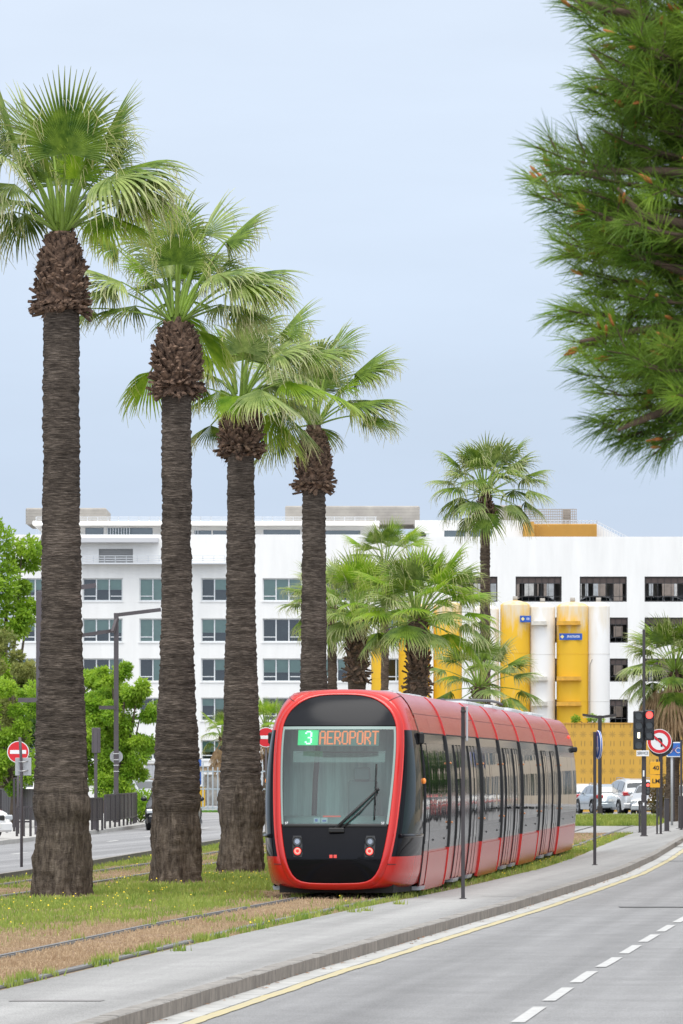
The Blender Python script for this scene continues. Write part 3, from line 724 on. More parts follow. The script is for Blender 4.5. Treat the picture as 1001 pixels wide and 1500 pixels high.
big_palm('fourth fan palm of the row, its trunk rising behind the tram roof',460,117.5,10.15,
  [(-.2,.50),(.0,.46),(.9,.40),(1.4,.42),(2.4,.36),(5,.29),(7,.275),(9,.26)],
  (8.52,9.8),[(0,.36),(.12,.42),(.4,.40),(.7,.37),(.88,.29),(1,.18)],290,
  [(10,85,-.6,75,.7,1.9,PL),(-20,60,-.5,95,.3,1.9,PL),(60,70,.2,85,.65,.9,G),(75,75,.2,75,.35,1.2,G),(60,25,-.2,90,.1,1.6,G),(78,8,-.1,70,-.3,1.3,G),(-45,30,-.4,80,-.2,1.7,YB),(5,40,-.9,110,-.1,1.1,YB),(-40,60,.1,85,.6,1.6,PL),
   (25,100,.3,75,1.0,1.1,G),(-15,95,.3,75,1.2,1.1,PL),(-55,-20,.5,70,-.8,1.1,G)],12,14,tx=.0)
# ---- smaller palms behind the tram
def palm(label,px,d,py_c,rad,nf,rp,size,seed,mats,elev=(-.5,1.35),droop=(.6,2.4),bootlen=1.2,nb=90,bootr=None,mt=None,group='younger fan palms behind the tram',nseg=26,deadn=0,flare=1.3,lean=0,dead_len=1.4):
    X=(px-500.5)*d/F; zc=H+(HY-py_c)*d/F
    t=thing('young_palm',label,'palm tree',(X,d,0),group=group)
    br=bootr or rad*1.35
    make_trunk(t,zc-.1,[(-.2,rad*flare*1.2),(.5,rad*flare),(1.5,rad*1.1),(zc-bootlen-.3,rad),(zc,rad*.8)],seed,nv=28,dz=.06,m=mt or M_trunk2,rings=.012,basez=.6,lean=(lean,0))
    if nb: boots(t,zc-bootlen,zc-.05,[(0,br),(.5,br),(.85,br*.8),(1,.12)],nb,seed,size=.2,center=(lean,0))
    crown(t,zc,nf,rp,size,seed,mats,elev=elev,droop=droop,nseg=nseg,ctr=(lean,0),pw=.03,steps=6)
    r=random.Random(seed+5)
    for i in range(deadn):
        az=i*2.39996; z=zc-.15-r.random()*1.0; L_=rp*r.uniform(.45,.75)
        hub=(lean+math.cos(az)*L_*.75,math.sin(az)*L_*.75,z-L_*.6)
        frond(t,hub,az,-1.15+r.uniform(-.25,.45),dead_len*r.uniform(.7,1.1),1.6,seed*77+i,(lean+math.cos(az)*.1,math.sin(az)*.1,z),M_dead,M_petd,nseg=16,steps=6,spread=1.6,fold=.5)
    return t
palm('tall slender fan palm with reddish neck standing behind the middle of the tram',711,172,722,.165,38,1.3,1.15,21,[G,G,PL],elev=(-.6,1.35),droop=(1.4,3.6),bootlen=1.1,nb=80,bootr=.27)
palm('fan palm with small upright crown in front of the white building roof',564,195,828,.15,22,1.25,1.0,22,[G,G,YB],elev=(-.6,1.4),droop=(.4,1.6),bootlen=.7,nb=40)
palm('fan palm mostly hidden behind the fourth big trunk',487,185,890,.17,30,1.25,1.05,23,[G,G],elev=(-.8,1.3),droop=(.7,2.2),bootlen=.7,nb=40)
palm('leafy young fan palm with scaly trunk left of centre behind the tram roof',523,150,905,.27,44,1.3,1.06,24,[YB,G,YB,PL],elev=(-.5,1.4),droop=(.5,2.0),bootlen=1.9,nb=170,bootr=.31)
palm('leafy young fan palm with thick scaly trunk and bright upright central leaf',612,141,905,.28,46,1.35,1.1,25,[YB,G,YB,PL],elev=(-.5,1.45),droop=(.4,2.0),bootlen=2.1,nb=180,bootr=.31)
palm('low fan palm beside the yellow silo behind the tram rear',703,168,1005,.2,28,1.25,1.05,26,[G,PL],elev=(-.6,1.3),droop=(.7,2.2),bootlen=.8,nb=40)
palm('fan palm with a thick skirt of dead brown fronds at the right edge',984,216,982,.27,46,1.55,1.4,27,[G,YB,G,PL],elev=(-.75,1.35),droop=(.8,2.4),bootlen=1.0,nb=40,deadn=64,group='palms by the road',dead_len=1.9,lean=.15)
palm('small windblown fan palm with withered fronds by the site fence',326,252,1078,.12,12,.9,.85,28,[YB,G],elev=(-.4,1.3),droop=(.5,1.8),bootlen=.4,nb=20,deadn=12,group='palms by the road',dead_len=1.2)
palm('small bright fan palm peeping out left of the tram front',390,258,1062,.14,16,.9,.95,29,[YB,YB,G],elev=(-.4,1.4),droop=(.4,1.6),bootlen=.5,nb=20,deadn=6,group='palms by the road')
# ------------------------------------------------------------------ the tram
pc=np.polyfit([p[0]-100 for p in TRACK if 60<p[0]<172],[p[1] for p in TRACK if 60<p[0]<172],3)
def TX(y): return float(np.polyval(pc,y-100))
def TS(y): return (TX(y+2)-TX(y-2))/4
def TP(x,y,z):
    s=TS(y); c=1/math.sqrt(1+s*s); return Vector((TX(y)+x*c,y-x*s*c,z))
Y0=84.3; YC=Y0+1.95; YE=133.2
def glossy(name,col,rough=.12,coat=1.,spec=.5,wob=.0,wsc=1.2,stretch=(1,1,.25)):
    m=mat(name,col,rough,0,spec,coat=coat)
    if wob:
        nt=m.node_tree;N=nt.nodes;L=nt.links;b=N['Principled BSDF']
        tc=N.new('ShaderNodeTexCoord');mp=N.new('ShaderNodeMapping');mp.inputs['Scale'].default_value=stretch;L.new(tc.outputs['Object'],mp.inputs[0])
        n=N.new('ShaderNodeTexNoise');n.inputs['Scale'].default_value=wsc;n.inputs['Detail'].default_value=2;L.new(mp.outputs[0],n.inputs[0])
        bp=N.new('ShaderNodeBump');bp.inputs['Strength'].default_value=wob;bp.inputs['Distance'].default_value=.02;L.new(n.outputs[0],bp.inputs['Height'])
        L.new(bp.outputs[0],b.inputs['Normal']);L.new(bp.outputs[0],b.inputs['Coat Normal'])
    return m
T_red=glossy('tram_red_paint',(.50,.010,.005),.27,coat=.35,spec=.4)
T_redw=glossy('tram_red_panel',(.42,.017,.008),.2,coat=0.,spec=.32,wob=.3,wsc=1.0)
T_blk=glossy('tram_black_gloss',(.006,.006,.008),.06,coat=0,spec=.14)
T_dark=glossy('tram_side_charcoal',(.04,.04,.043),.10,coat=0,wob=.3,wsc=1.3,spec=.28)
T_win=glossy('tram_side_window',(.010,.012,.014),.03,coat=0,wob=.35,wsc=1.1,spec=.5)
T_gry=glossy('tram_grey_panel',(.11,.11,.115),.2,coat=0,wob=.15)
T_mat=mat('tram_black_rubber',(.012,.012,.012),.6)
T_und=mat('tram_underframe',(.018,.017,.016),.85)
T_roof=mat('tram_roof_white',(.55,.56,.57),.5,var=.15,vscale=3)
T_met=mat('tram_light_metal',(.42,.43,.45),.4,.5)
T_glass=glassmat('windscreen_glass',(.62,.82,.77),.05)
T_cabg=glossy('cab_side_glass',(.008,.017,.015),.05,coat=0,spec=.12)
tram=thing('tram','modern red and black articulated tram with AEROPORT on its front display','tram',(TX(Y0),Y0,0))
def tb(b,name,mats,parent=None,rec=False):
    o=b.build(name,mats,None); me=o.data
    M=Matrix.Translation(tram.location).inverted(); me.transform(M)
    if rec: fixn(me)
    o.parent=parent or tram
    return o
PROT=[(.15,.16),(.2,.12),(.3,.06),(.6,0),(.9,.03),(1.2,.11),(1.6,.25),(2.0,.41),(2.4,.57),(2.8,.75),(3.0,.87),(3.2,1.03),(3.37,1.22),(3.5,1.45)]
import bisect
def smooth(P):
    xs=[p[0] for p in P]; ys_=[p[1] for p in P]; n=len(P)
    ms=[(ys_[min(i+1,n-1)]-ys_[max(i-1,0)])/(xs[min(i+1,n-1)]-xs[max(i-1,0)]) for i in range(n)]
    def f(x):
        x=min(max(x,xs[0]),xs[-1]); i=min(max(bisect.bisect_right(xs,x)-1,0),n-2); h=xs[i+1]-xs[i]; t=(x-xs[i])/h
        return ys_[i]*(2*t**3-3*t*t+1)+ms[i]*h*(t**3-2*t*t+t)+ys_[i+1]*(-2*t**3+3*t*t)+ms[i+1]*h*(t**3-t*t)
    return f
prot=smooth(PROT)
def front(x,z,o=0.): return TP(x,Y0+prot(z)+.10*x*x+.13*x**4+o,z)
HW=[(.262,.30),(.268,.42),(.29,.54),(.33,.62),(.40,.685),(.50,.74),(.64,.785),(.9,.84),(1.2,.885),(1.6,.92),(2.0,.945),(2.4,.958),(2.7,.953),(2.87,.935),(3.0,.89),(3.1,.83),(3.2,.73),(3.28,.61),(3.33,.49),(3.36,.36),(3.372,.24)]
hw=smooth(HW)
SIDE=smooth([(.1,1.19),(.18,1.215),(.4,1.25),(.8,1.295),(1.2,1.318),(1.7,1.325),(2.2,1.30),(2.75,1.225),(3.0,1.15),(3.2,1.06),(3.34,.96),(3.42,.86)])
def fgrid(zs,inset=0.,o=0.,cols=24):
    return [[front(u*(hw(z)-inset),z,o) for u in np.linspace(-1,1,cols+1)] for z in zs]
def zr(a,b,n): return list(np.linspace(a,b,n))
b=MB(); b.grid(fgrid(zr(2.865,3.28,10)+[3.31,3.34,3.36,3.371]),0,True,flip=False); tb(b,'upper_visor',glossy('visor_glass',(.016,.017,.020),.2,coat=0,spec=.10))
b=MB(); b.grid(fgrid(zr(1.215,2.845,22))); wsd=tb(b,'windscreen',T_glass)
b=MB(); b.grid(fgrid(zr(.655,1.195,10))); fp=tb(b,'front_panel',T_blk)
b=MB(); b.grid(fgrid([.263,.268,.28,.30,.33,.37]+zr(.42,.64,6))); tb(b,'bumper_panel',T_blk)
b=MB(); b.grid(fgrid(zr(.27,1.23,14),-.02,.03)); b.grid(fgrid(zr(2.84,3.37,10),-.02,.03)); tb(b,'panel_backing',T_mat)
# outline of the face
zl=[.262,.268,.29,.33,.40,.50,.60,.72,.82,.95,1.05,1.2,1.4,1.6,1.8,2.0,2.2,2.4,2.5,2.65,2.78,2.87,2.94,3.0,3.05,3.1,3.15,3.2,3.24,3.28,3.31,3.33,3.36,3.372]
right=[(0.,.258),(.16,.259)]+[(hw(z),z) for z in zl]+[(.12,3.377),(0.,3.378)]
n=len(right); nor=[]
for i in range(n):
    a=right[max(i-1,0)];c=right[min(i+1,n-1)]; tx_,tz=c[0]-a[0],c[1]-a[1]; l=math.hypot(tx_,tz); nor.append((tz/l,-tx_/l))
nor[0]=(0,-1);nor[-1]=(0,1)
def ringpt(i,of,raise_,sg): 
    x=right[i][0]+nor[i][0]*of; z=right[i][1]+nor[i][1]*of; p=front(abs(x),z,-raise_)
    return front(sg*x,z,-raise_)
wd=[1.0 if right[i][1]<2.9 else lerp(1,.8,(right[i][1]-2.9)/.5) for i in range(n)]
b=MB()
for sg in(1,-1):
    rows=[[ringpt(i,of*wd[i],ra,sg) for of,ra in((0,-.012),(.004,.012),(.018,.026),(.05,.034),(.085,.026),(.105,.008),(.112,-.004))] for i in range(n)]
    b.grid(rows,0,True,flip=sg<0)
tb(b,'face_ring',T_red,rec=True)
# shell from the ring back to the body section
def perim_bottom(q):
    P=[(0,.15),(.9,.15),(1.1,.16),(1.2,.2),(SIDE(.4),.4),(SIDE(.6),.6)]; return polyat(P,q)
def perim_top(q):
    P=[(SIDE(2.78),2.78),(SIDE(3.0),3.0),(SIDE(3.2),3.2),(SIDE(3.34),3.34),(SIDE(3.42),3.42),(.7,3.455),(.35,3.475),(0,3.48)]; return polyat(P,q)
def polyat(P,q):
    L_=[0]
    for i in range(1,len(P)): L_.append(L_[-1]+math.hypot(P[i][0]-P[i-1][0],P[i][1]-P[i-1][1]))
    t=q*L_[-1]
    return (float(np.interp(t,L_,[p[0] for p in P])),float(np.interp(t,L_,[p[1] for p in P])))
OO=[(right[i][0]+nor[i][0]*.112*wd[i],right[i][1]+nor[i][1]*.112*wd[i]) for i in range(n)]
i1=next(i for i in range(n) if right[i][1]>=.60); i2=next(i for i in range(n) if right[i][1]>=2.78)
def arcfrac(lo,hi):
    d=[0]
    for i in range(lo+1,hi+1): d.append(d[-1]+math.hypot(OO[i][0]-OO[i-1][0],OO[i][1]-OO[i-1][1]))
    return [x/d[-1] for x in d]
fb=arcfrac(0,i1);ft=arcfrac(i2,n-1)
SS=[]
for i in range(n):
    if i<i1: SS.append(perim_bottom(fb[i]))
    elif i<=i2: SS.append((SIDE(OO[i][1]),OO[i][1]))
    else: SS.append(perim_top(ft[i-i2]))
NT=18
def shellpt(i,t,sg):
    x0,z0=OO[i];x1,z1=SS[i]; a=t*math.pi/2
    x=lerp(x0,x1,math.sin(a)); z=lerp(z0,z1,math.sin(a)**1.2); yf=Y0+prot(z0)+.10*x0*x0+.13*x0**4+.004
    y=lerp(yf,YC,1-math.cos(a) if t<1 else 1)
    return TP(sg*x,y,z)
for sg in(1,-1):
    red=MB();skr=MB();blk=MB();win=MB()
    G_=[[shellpt(i,k/NT,sg) for k in range(NT+1)] for i in range(n)]
    for i in range(n-1):
        zm=(OO[i][1]+OO[i+1][1])/2
        for k in range(NT):
            q=[G_[i][k],G_[i+1][k],G_[i+1][k+1],G_[i][k+1]]
            if sg<0: q=q[::-1]
            t=(k+.5)/NT
            isb=.72<zm<2.78 and t>.05
            isw=1.05<zm<2.5 and .24<t<.80
            tgt=win if isw else blk if isb else (red if zm>1.5 else skr)
            tgt.add(q,[(0,1,2,3)],0,True)
    def weld(o):
        import bmesh
        bm=bmesh.new();bm.from_mesh(o.data);bmesh.ops.remove_doubles(bm,verts=bm.verts[:],dist=1e-4);bmesh.ops.recalc_face_normals(bm,faces=bm.faces[:]);bm.to_mesh(o.data);bm.free()
    weld(tb(red,'cab_roof_shell',T_red)); weld(tb(skr,'cab_skirt',T_red)); weld(tb(blk,'cab_side_panel',T_blk)); cw=tb(win,'cab_window',T_cabg); weld(cw)
    ii_=[i for i in range(n) if 1.05<=OO[i][1]<=2.5]
    # sill ledge under the window, vertical window pillar, seam lines of the nose
    s=MB(); iz=next(i for i in range(n) if right[i][1]>=1.05)
    s.tube([shellpt(iz,t,sg)+Vector((sg*.012,-.01,0)) for t in np.linspace(.16,.86,8)],.035,8,0); tb(s,'window_sill',T_blk)
    s=MB(); iz=next(i for i in range(n) if right[i][1]>=2.2)
    s.tube([shellpt(iz,t,sg)+Vector((-sg*.06,.05,0)) for t in np.linspace(.2,.8,6)],.02,6,0)
    s.tube([shellpt(i,.62,sg)+Vector((-sg*.05,.03,0)) for i in ii_],.03,6,0); tb(s,'window_bar',T_mat)
    for iz,ta,tb_ in ((next(i for i in range(n) if right[i][1]>=3.2),0,1),(next(i for i in range(n) if right[i][1]>=.60),0,.22)):
        s=MB(); s.tube([shellpt(iz,t,sg)+Vector((0,-.002,0)) for t in np.linspace(ta,tb_,14)],.006,5,0)
        tb(s,'shell_seam',T_mat)
    # marker lamp, camera arm, number plate text
    c=TP(sg*(SIDE(1.94)+.012),YC-.1,1.94); s=MB(); s.sphere(c,.05,10,0,(.7,1,1)); tb(s,'marker_lamp',mat('amber_lamp',(.7,.22,.04),.3,emit=(1,.3,.05),estr=.25))
    s=MB(); p=TP(sg*(SIDE(2.66)+.03),YC+.0,2.66); s.bbox((p.x-.05,p.y-.16,p.z-.10),(p.x+.05,p.y+.1,p.z+.10),.03); tb(s,'camera_housing',T_mat)
def flat_text(body,size,mt,x,y,z,sg,name='fleet_number',sx=1):
    o=text_mesh(name,body,size,mt,tram,TP(x,y,z)-tram.location,(R(90),0,(math.pi/2 if sg>0 else -math.pi/2)-math.atan(TS(y))),.001,sx)
    return o
T_wtx=mat('white_lettering',(.8,.8,.8),.5)
b=MB(); fz=2.80
p0=shellpt(i2,.75,1)
flat_text('057',.15,T_wtx,SIDE(2.70)+.062,YC-.03,2.68,1)
t2=text_mesh('fleet_number','57',.055,T_wtx,tram,front(.80,1.245,-.012)-tram.location,(R(78),0,R(15)),.001)
t2=text_mesh('fleet_number','57',.055,T_wtx,tram,front(-.80,1.245,-.012)-tram.location,(R(78),0,R(-15)),.001)
# -- front fittings
for sg in(1,-1):
    h=MB(); cx=sg*.60
    def fd(z,x,o): return front(x,z,o)
    rows=[]
    for z in (.69,.71,.74,.98,1.02,1.04):
        w=.085 if .72<z<1.0 else .07
        rows.append([front(cx+(u*w)+sg*(z-.85)*.05,z,-.004) for u in(-1,-.6,.6,1)])
    h.grid(rows,0,False); hp=tb(h,'lamp_recess',mat('lamp_recess_black',(.02,.02,.021),.35))
    for z,lit in((.945,False),(.785,True)):
        c=front(cx+sg*(z-.85)*.05,z,-.012); nrm=(0,-1,.05)
        l=MB(); l.disk(c,nrm,.074,28,0,.02); l.tube([c+Vector((math.cos(q)*.075,-.012,math.sin(q)*.075)) for q in np.linspace(0,2*math.pi,25)],.012,6,1,False)
        lo=tb(l,'headlight',[mat('lamp_glass_dark',(.06,.062,.065),.08,spec=.8) if not lit else mat('tail_lamp_red',(.45,.015,.012),.25,emit=(1,.015,.012),estr=.6),T_mat],rec=True)
        k=MB()
        if lit:
            k.tube([c+Vector((math.cos(q)*.04,-.016,math.sin(q)*.04)) for q in np.linspace(0,2*math.pi,25)],.015,8,0,False)
            tb(k,'light_ring',mat('lit_lamp_ring',(.9,.25,.2),.3,emit=(1,.16,.13),estr=.75),lo)
        else:
            k.disk(c+Vector((0,-.012,0)),nrm,.04,20,0,.006); tb(k,'reflector',mat('lamp_reflector',(.35,.36,.38),.15,.8),lo)
b=MB()
for x in(-.035,.035): b.bbox(tuple(front(x,.70,0)-Vector((.026,.008,.026))),tuple(front(x,.70,0)+Vector((.026,.004,.026))),.004)
tb(b,'reflector_squares',mat('red_reflector',(.6,.06,.05),.4,emit=(1,.1,.08),estr=.15))  # reflectors given a faint glow although they are no lamps
# wiper
b=MB(); A0=front(.02,1.14,-.05);A1=front(.70,1.80,-.06)
b.tube([A0,lerp(A0,A1,.5)+Vector((0,-.03,0)),A1],[.028,.024,.016],8,0); b.tube([A0+Vector((.09,0,.0)),lerp(A0,A1,.5)+Vector((.06,-.03,-.045)),A1+Vector((.01,0,-.05))],[.018,.016,.012],8,0)
b.bbox(tuple(A0-Vector((.10,.03,.045))),tuple(A0+Vector((.16,.02,.03))),.015); b.sphere(A1,.035,8)
wp=tb(b,'wiper_arm',T_mat); b=MB(); b.tube([front(.665,z,-.03) for z in np.linspace(1.30,2.22,10)],.014,6,0); b.tube([front(.67,z,-.045) for z in np.linspace(1.55,2.0,6)],.012,6,0); tb(b,'wiper_blade',T_mat,wp)
# cowl under the glass
b=MB(); b.grid([[front(u*(hw(z)-.02),z,o) for u in np.linspace(-1,1,20)] for z,o in((1.18,-.006),(1.20,-.022),(1.225,-.02),(1.235,.0))]); tb(b,'cowl',T_mat)
# glass border
b=MB()
for sg in(1,-1): b.grid([[front(sg*(hw(z)-q),z,-.003) for q in(0,.035)] for z in zr(1.23,2.84,20)],0,True)
b.grid([[front(u*hw(2.835),z,-.003) for u in np.linspace(-1,1,20)] for z in(2.80,2.848)],0,True); tb(b,'glass_border',glossy('pale_green_border',(.22,.30,.27),.2))
# destination display
FONT={'A':("01110","10001","10001","10001","11111","10001","10001","10001","10001"),'E':("11111","10000","10000","10000","11110","10000","10000","10000","11111"),
'R':("11110","10001","10001","10001","11110","10100","10010","10001","10001"),'O':("01110","10001","10001","10001","10001","10001","10001","10001","01110"),
'P':("11110","10001","10001","10001","11110","10000","10000","10000","10000"),'T':("11111","00100","00100","00100","00100","00100","00100","00100","00100"),
'3':("01110","10001","00001","00001","00110","00001","00001","10001","01110")}
def led(txt,x0,ztop,px_,pz,mt,parent,name,dot=.94,adv=6,off=.016):
    b=MB()
    for ci,ch in enumerate(txt):
        for r_,row in enumerate(FONT[ch]):
            for c_,v in enumerate(row):
                if v=='1':
                    xa=x0+(ci*adv+c_)*px_; za=ztop-r_*pz
                    # stroke cells overlap a little so strokes read thick
                    e=px_*.22
                    b.add([front(xa-e,za-pz*dot,off),front(xa+px_*dot+e,za-pz*dot,off),front(xa+px_*dot+e,za,off),front(xa-e,za,off)],[(0,1,2,3)])
    return tb(b,name,mt,parent)
b=MB(); b.grid([[front(u,z,.03) for u in np.linspace(-.325,.68,20)] for z in(2.525,2.80)],0,True); disp=tb(b,'destination_display',mat('display_dark',(.03,.06,.055),.4,emit=(.05,.12,.10),estr=.5))
b=MB(); b.grid([[front(u,z,.028) for u in np.linspace(-.675,-.33,8)] for z in(2.535,2.79)],0,True); lt=tb(b,'line_tile',mat('line_green',(.02,.5,.2),.4,emit=(.01,.55,.17),estr=.55))
led('AEROPORT',-.305,2.775,.0208,.0255,mat('led_orange',(.5,.12,.03),.4,emit=(1.0,.19,.04),estr=.6),disp,'led_letters')
led('3',-.548,2.772,.0225,.0247,mat('led_white',(.9,.9,.95),.4,emit=(1,1,1),estr=.6),lt,'line_number',off=.014)
# cards at the foot of the windscreen
b=MB(); b.grid([[front(u,z,.018) for u in(-.34,-.235)] for z in(1.255,1.335)]); b.grid([[front(u,z,.018) for u in(-.215,-.11)] for z in(1.255,1.335)]); cd=tb(b,'dash_card',mat('card_white',(.72,.74,.8),.5))
b=MB(); b.grid([[front(u,z,.016) for u in(-.32,-.275)] for z in(1.27,1.315)]); b.grid([[front(u,z,.016) for u in(-.195,-.13)] for z in(1.27,1.30)]); tb(b,'card_print',mat('card_blue',(.1,.16,.55),.5),cd)
b=MB(); b.grid([[front(u,z,.018) for u in(-.19,.11)] for z in(1.345,1.372)]); tb(b,'red_strip',mat('strip_red',(.75,.10,.06),.5,emit=(1,.1,.05),estr=.2))  # sticker strip given a faint glow of its own
# cab interior
M_in=mat('cab_partition',(.11,.19,.18),.55,var=.45,vscale=3.2,stretch=(1,1,.07),var2=(.82,.88,.86)); M_dash=mat('cab_dash',(.30,.37,.36),.5,var=.2)  # pale streaks painted on the partition stand in for windscreen sky reflections
b=MB(); rows=[]
for z in(1.0,1.27,1.33): rows.append([TP(x,Y0+prot(1.2)+.62-.30*(x/.9)**2+(0 if z>1.3 else -.05),z) for x in np.linspace(-.9,.9,14)])
rows.append([TP(x,Y0+1.2,1.36) for x in np.linspace(-.95,.95,14)]); b.grid(rows,0,True); tb(b,'dashboard',M_dash)
b=MB(); b.grid([[TP(x,Y0+1.88+.0*x,z) for x in(-1.05,-.62,-.5,-.2,.2,.6,1.05)] for z in(.4,2.8)]); tb(b,'cab_partition',M_in)
b=MB(); b.tube([TP(-.44,Y0+1.5,1.1),TP(-.49,Y0+1.5,1.35),TP(-.47,Y0+1.5,1.9),TP(-.41,Y0+1.5,2.7)],.045,8,0); b.bar(TP(-.75,Y0+1.2,2.42),TP(.75,Y0+1.2,2.42),.03,.03)
tb(b,'cab_pillar',T_mat)
b=MB(); b.grid([[TP(x,Y0+prot(z)+.3+.1*x*x,z) for x in np.linspace(-.77,.77,6)] for z in(2.25,2.44)]); tb(b,'sun_blind',glassmat('blind_film',(.55,.66,.62),.1))
b=MB(); b.bbox(tuple(TP(.1,Y0+1.35,1.0)),tuple(TP(.1,Y0+1.35,1.0)+Vector((.5,.14,.95))),.06); b.bbox(tuple(TP(.2,Y0+1.3,1.95)),tuple(TP(.2,Y0+1.3,1.95)+Vector((.28,.12,.22))),.05); tb(b,'driver_seat',mat('seat_grey',(.16,.2,.2),.8))
b=MB(); b.box(tuple(TP(-1.1,Y0+1.0,.3)),tuple(TP(1.1,Y0+1.9,.9))); tb(b,'cab_floor',T_und)
# -- body modules
BND=[YC,91.0,98.4,103.6,110.0,116.0,124.6,YE]
def sidegrid(ya,yb,zs,sg,of=0.,n=None):
    n=n or max(2,int((yb-ya)/.8)+1)
    return [[TP(sg*(SIDE(z)+of),y,z) for y in np.linspace(ya,yb,n)] for z in zs]
ZS=[.16,.3,.45,.6,.76]; ZW=[.76,.93,1.1,1.3,1.5,1.7,1.9,2.1,2.3,2.45,2.58]; ZB=[2.58,2.66,2.735]; ZF=[2.755,2.85,2.95,3.05,3.13,3.2,3.27,3.34,3.385,3.42]
def two(name,ya,yb,zs,m,of=0.,parent=None,mt2=None):
    for sg in(-1,1):
        b=MB(); b.grid(sidegrid(ya,yb,zs,sg,of),0,True,flip=sg>0); o=tb(b,name,m,parent)
    return o
def panel_prism(b,ya,yb,za,zb,sg,of,th,mi=0,nz=6):
    """panel following the barrel side, proud by of, with edges"""
    zs=np.linspace(za,zb,nz); A=sidegrid(ya,yb,zs,sg,of,3)
    b.grid(A,mi,True,flip=sg>0)
    I=sidegrid(ya,yb,zs,sg,of-th,3)
    for X,Y_ in(([r[0] for r in A],[r[0] for r in I]),([r[-1] for r in I],[r[-1] for r in A]),(A[0][::-1],I[0][::-1]),(A[-1],I[-1])):
        b.grid([X,Y_],mi,False,flip=sg>0)
for k in range(7):
    ya,yb=BND[k],BND[k+1]; door=(k%2==1)
    two('side_skirt',ya,yb,ZS,T_redw); two('window_band',ya,yb,ZW,T_dark); two('cantrail',ya,yb,ZB,T_blk,.004); 
    fa=two('roof_fairing',ya,yb,ZF,T_redw,.012)
    b=MB()
    for sg in(1,-1):
        for q in ([.33,.66] if yb-ya>6 else [.45]):
            yy=lerp(ya,yb,q); b.grid([[TP(sg*(SIDE(z)+.0135),yy+w,z) for w in(-.008,.008)] for z in ZF],0,False)
        b.grid([[TP(sg*(SIDE(z)+.0135),y,z) for y in np.linspace(ya,yb,8)] for z in(3.07,3.08)],0,False)
    tb(b,'fairing_seam',mat('seam_dark_red',(.12,.01,.01),.5),fa)
    b=MB(); b.grid([[TP(x*s_,y,z) for y in np.linspace(ya,yb,8)] for x,z,s_ in((SIDE(3.42)+.012,3.42,-1),(.6,3.44,-1),(0,3.45,1),(.6,3.44,1),(SIDE(3.42)+.012,3.42,1))],0,True); tb(b,'roof',T_roof)
    # lower lip of the fairing
    b=MB()
    for sg in(1,-1): b.grid([[TP(sg*(SIDE(2.755)+o),y,z) for y in np.linspace(ya,yb,8)] for o,z in((-.02,2.735),(.013,2.742),(.012,2.757))],0,False)
    tb(b,'fairing_lip',T_mat)
    if door:
        for dc in ([.3,.72] if yb-ya>6.2 else [.28,.74]):
            yc=lerp(ya,yb,dc)
            for sg in(1,-1):
                for lf in(-1,1):
                    y0_=yc+(-.68 if lf<0 else .01); y1_=yc+(-.01 if lf<0 else .68)
                    b=MB(); panel_prism(b,y0_,y1_,.76,2.56,sg,.014,.03,0,10); panel_prism(b,y0_,y1_,.19,.758,sg,.014,.03,1,6)
                    d=tb(b,'door_leaf',[T_dark,T_redw])
                    b=MB(); panel_prism(b,y0_+.09,y1_-.09,.88,2.46,sg,.019,.01,0,10); tb(b,'pane',T_win,d)
                b=MB()
                for yy in(yc-.70,yc-.005,yc+.685): panel_prism(b,yy,yy+.02,.17,2.58,sg,.020,.02,0,12)
                tb(b,'door_seal',T_mat)
                b=MB(); panel_prism(b,yc-.55,yc+.55,.10,.165,sg,.05,.25,0,2); tb(b,'door_step',T_met)
    else:
        edges=[(ya+(.95 if k==0 else .25),yb-.25)]
        if k==0:
            for sg in(1,-1):
                b=MB(); panel_prism(b,ya+.08,ya+.86,.76,2.56,sg,.014,.03,0,10); panel_prism(b,ya+.08,ya+.86,.19,.758,sg,.014,.03,1,6); d=tb(b,'door_leaf',[T_dark,T_redw])
                b=MB(); panel_prism(b,ya+.18,ya+.76,.88,2.46,sg,.019,.01,0,10); tb(b,'pane',T_win,d)
                b=MB()
                for yy in(ya+.05,ya+.87): panel_prism(b,yy,yy+.02,.17,2.58,sg,.020,.02,0,12)
                tb(b,'door_seal',T_mat)
                b=MB(); panel_prism(b,ya+.1,ya+.84,.10,.165,sg,.05,.25,0,2); tb(b,'door_step',T_met)
        for (a_,b_) in edges:
            m_=(a_+b_)/2
            for sg in(1,-1):
                b=MB(); panel_prism(b,a_+.05,m_-.02,1.14,2.46,sg,.008,.01,0,10); panel_prism(b,m_+.02,b_-.05,1.14,2.46,sg,.008,.01,0,10); tb(b,'side_window',T_win)
                b=MB(); panel_prism(b,a_,b_,.78,1.08,sg,.010,.012,0,4); lp=tb(b,'lower_panel',T_gry)
                for q in(.2,.8): b=MB(); c=TP(sg*(SIDE(.93)+.012),lerp(a_,b_,q),.93); b.sphere(c,.02,8); tb(b,'panel_lock',T_mat,lp)
                b=MB(); panel_prism(b,a_,b_,.08,.72,sg,.022,.03,0,7); tb(b,'bogie_cover',T_redw)
    if k:   # hoop at the joint
        for sg in(1,-1):
            b=MB()
            for zs,mi in((list(np.linspace(.10,.76,6)),1),(list(np.linspace(.76,2.74,14)),0),(list(np.linspace(2.74,3.42,10)),1)):
                A=[[TP(sg*(SIDE(z)+o),ya+w,z) for w,o in((-.06,-.02),(-.055,.03),(-.04,.038),(.04,.038),(.055,.03),(.06,-.02))] for z in zs]
                b.grid(A,mi,False,flip=sg>0)
            tb(b,'joint_hoop',[T_mat,T_red])
        for sg in(1,-1):
            for z in(1.2,2.25): b=MB(); b.sphere(TP(sg*(SIDE(z)+.055),ya,z),.022,6); tb(b,'hoop_lamp',mat('small_amber',(.6,.25,.1),.4))
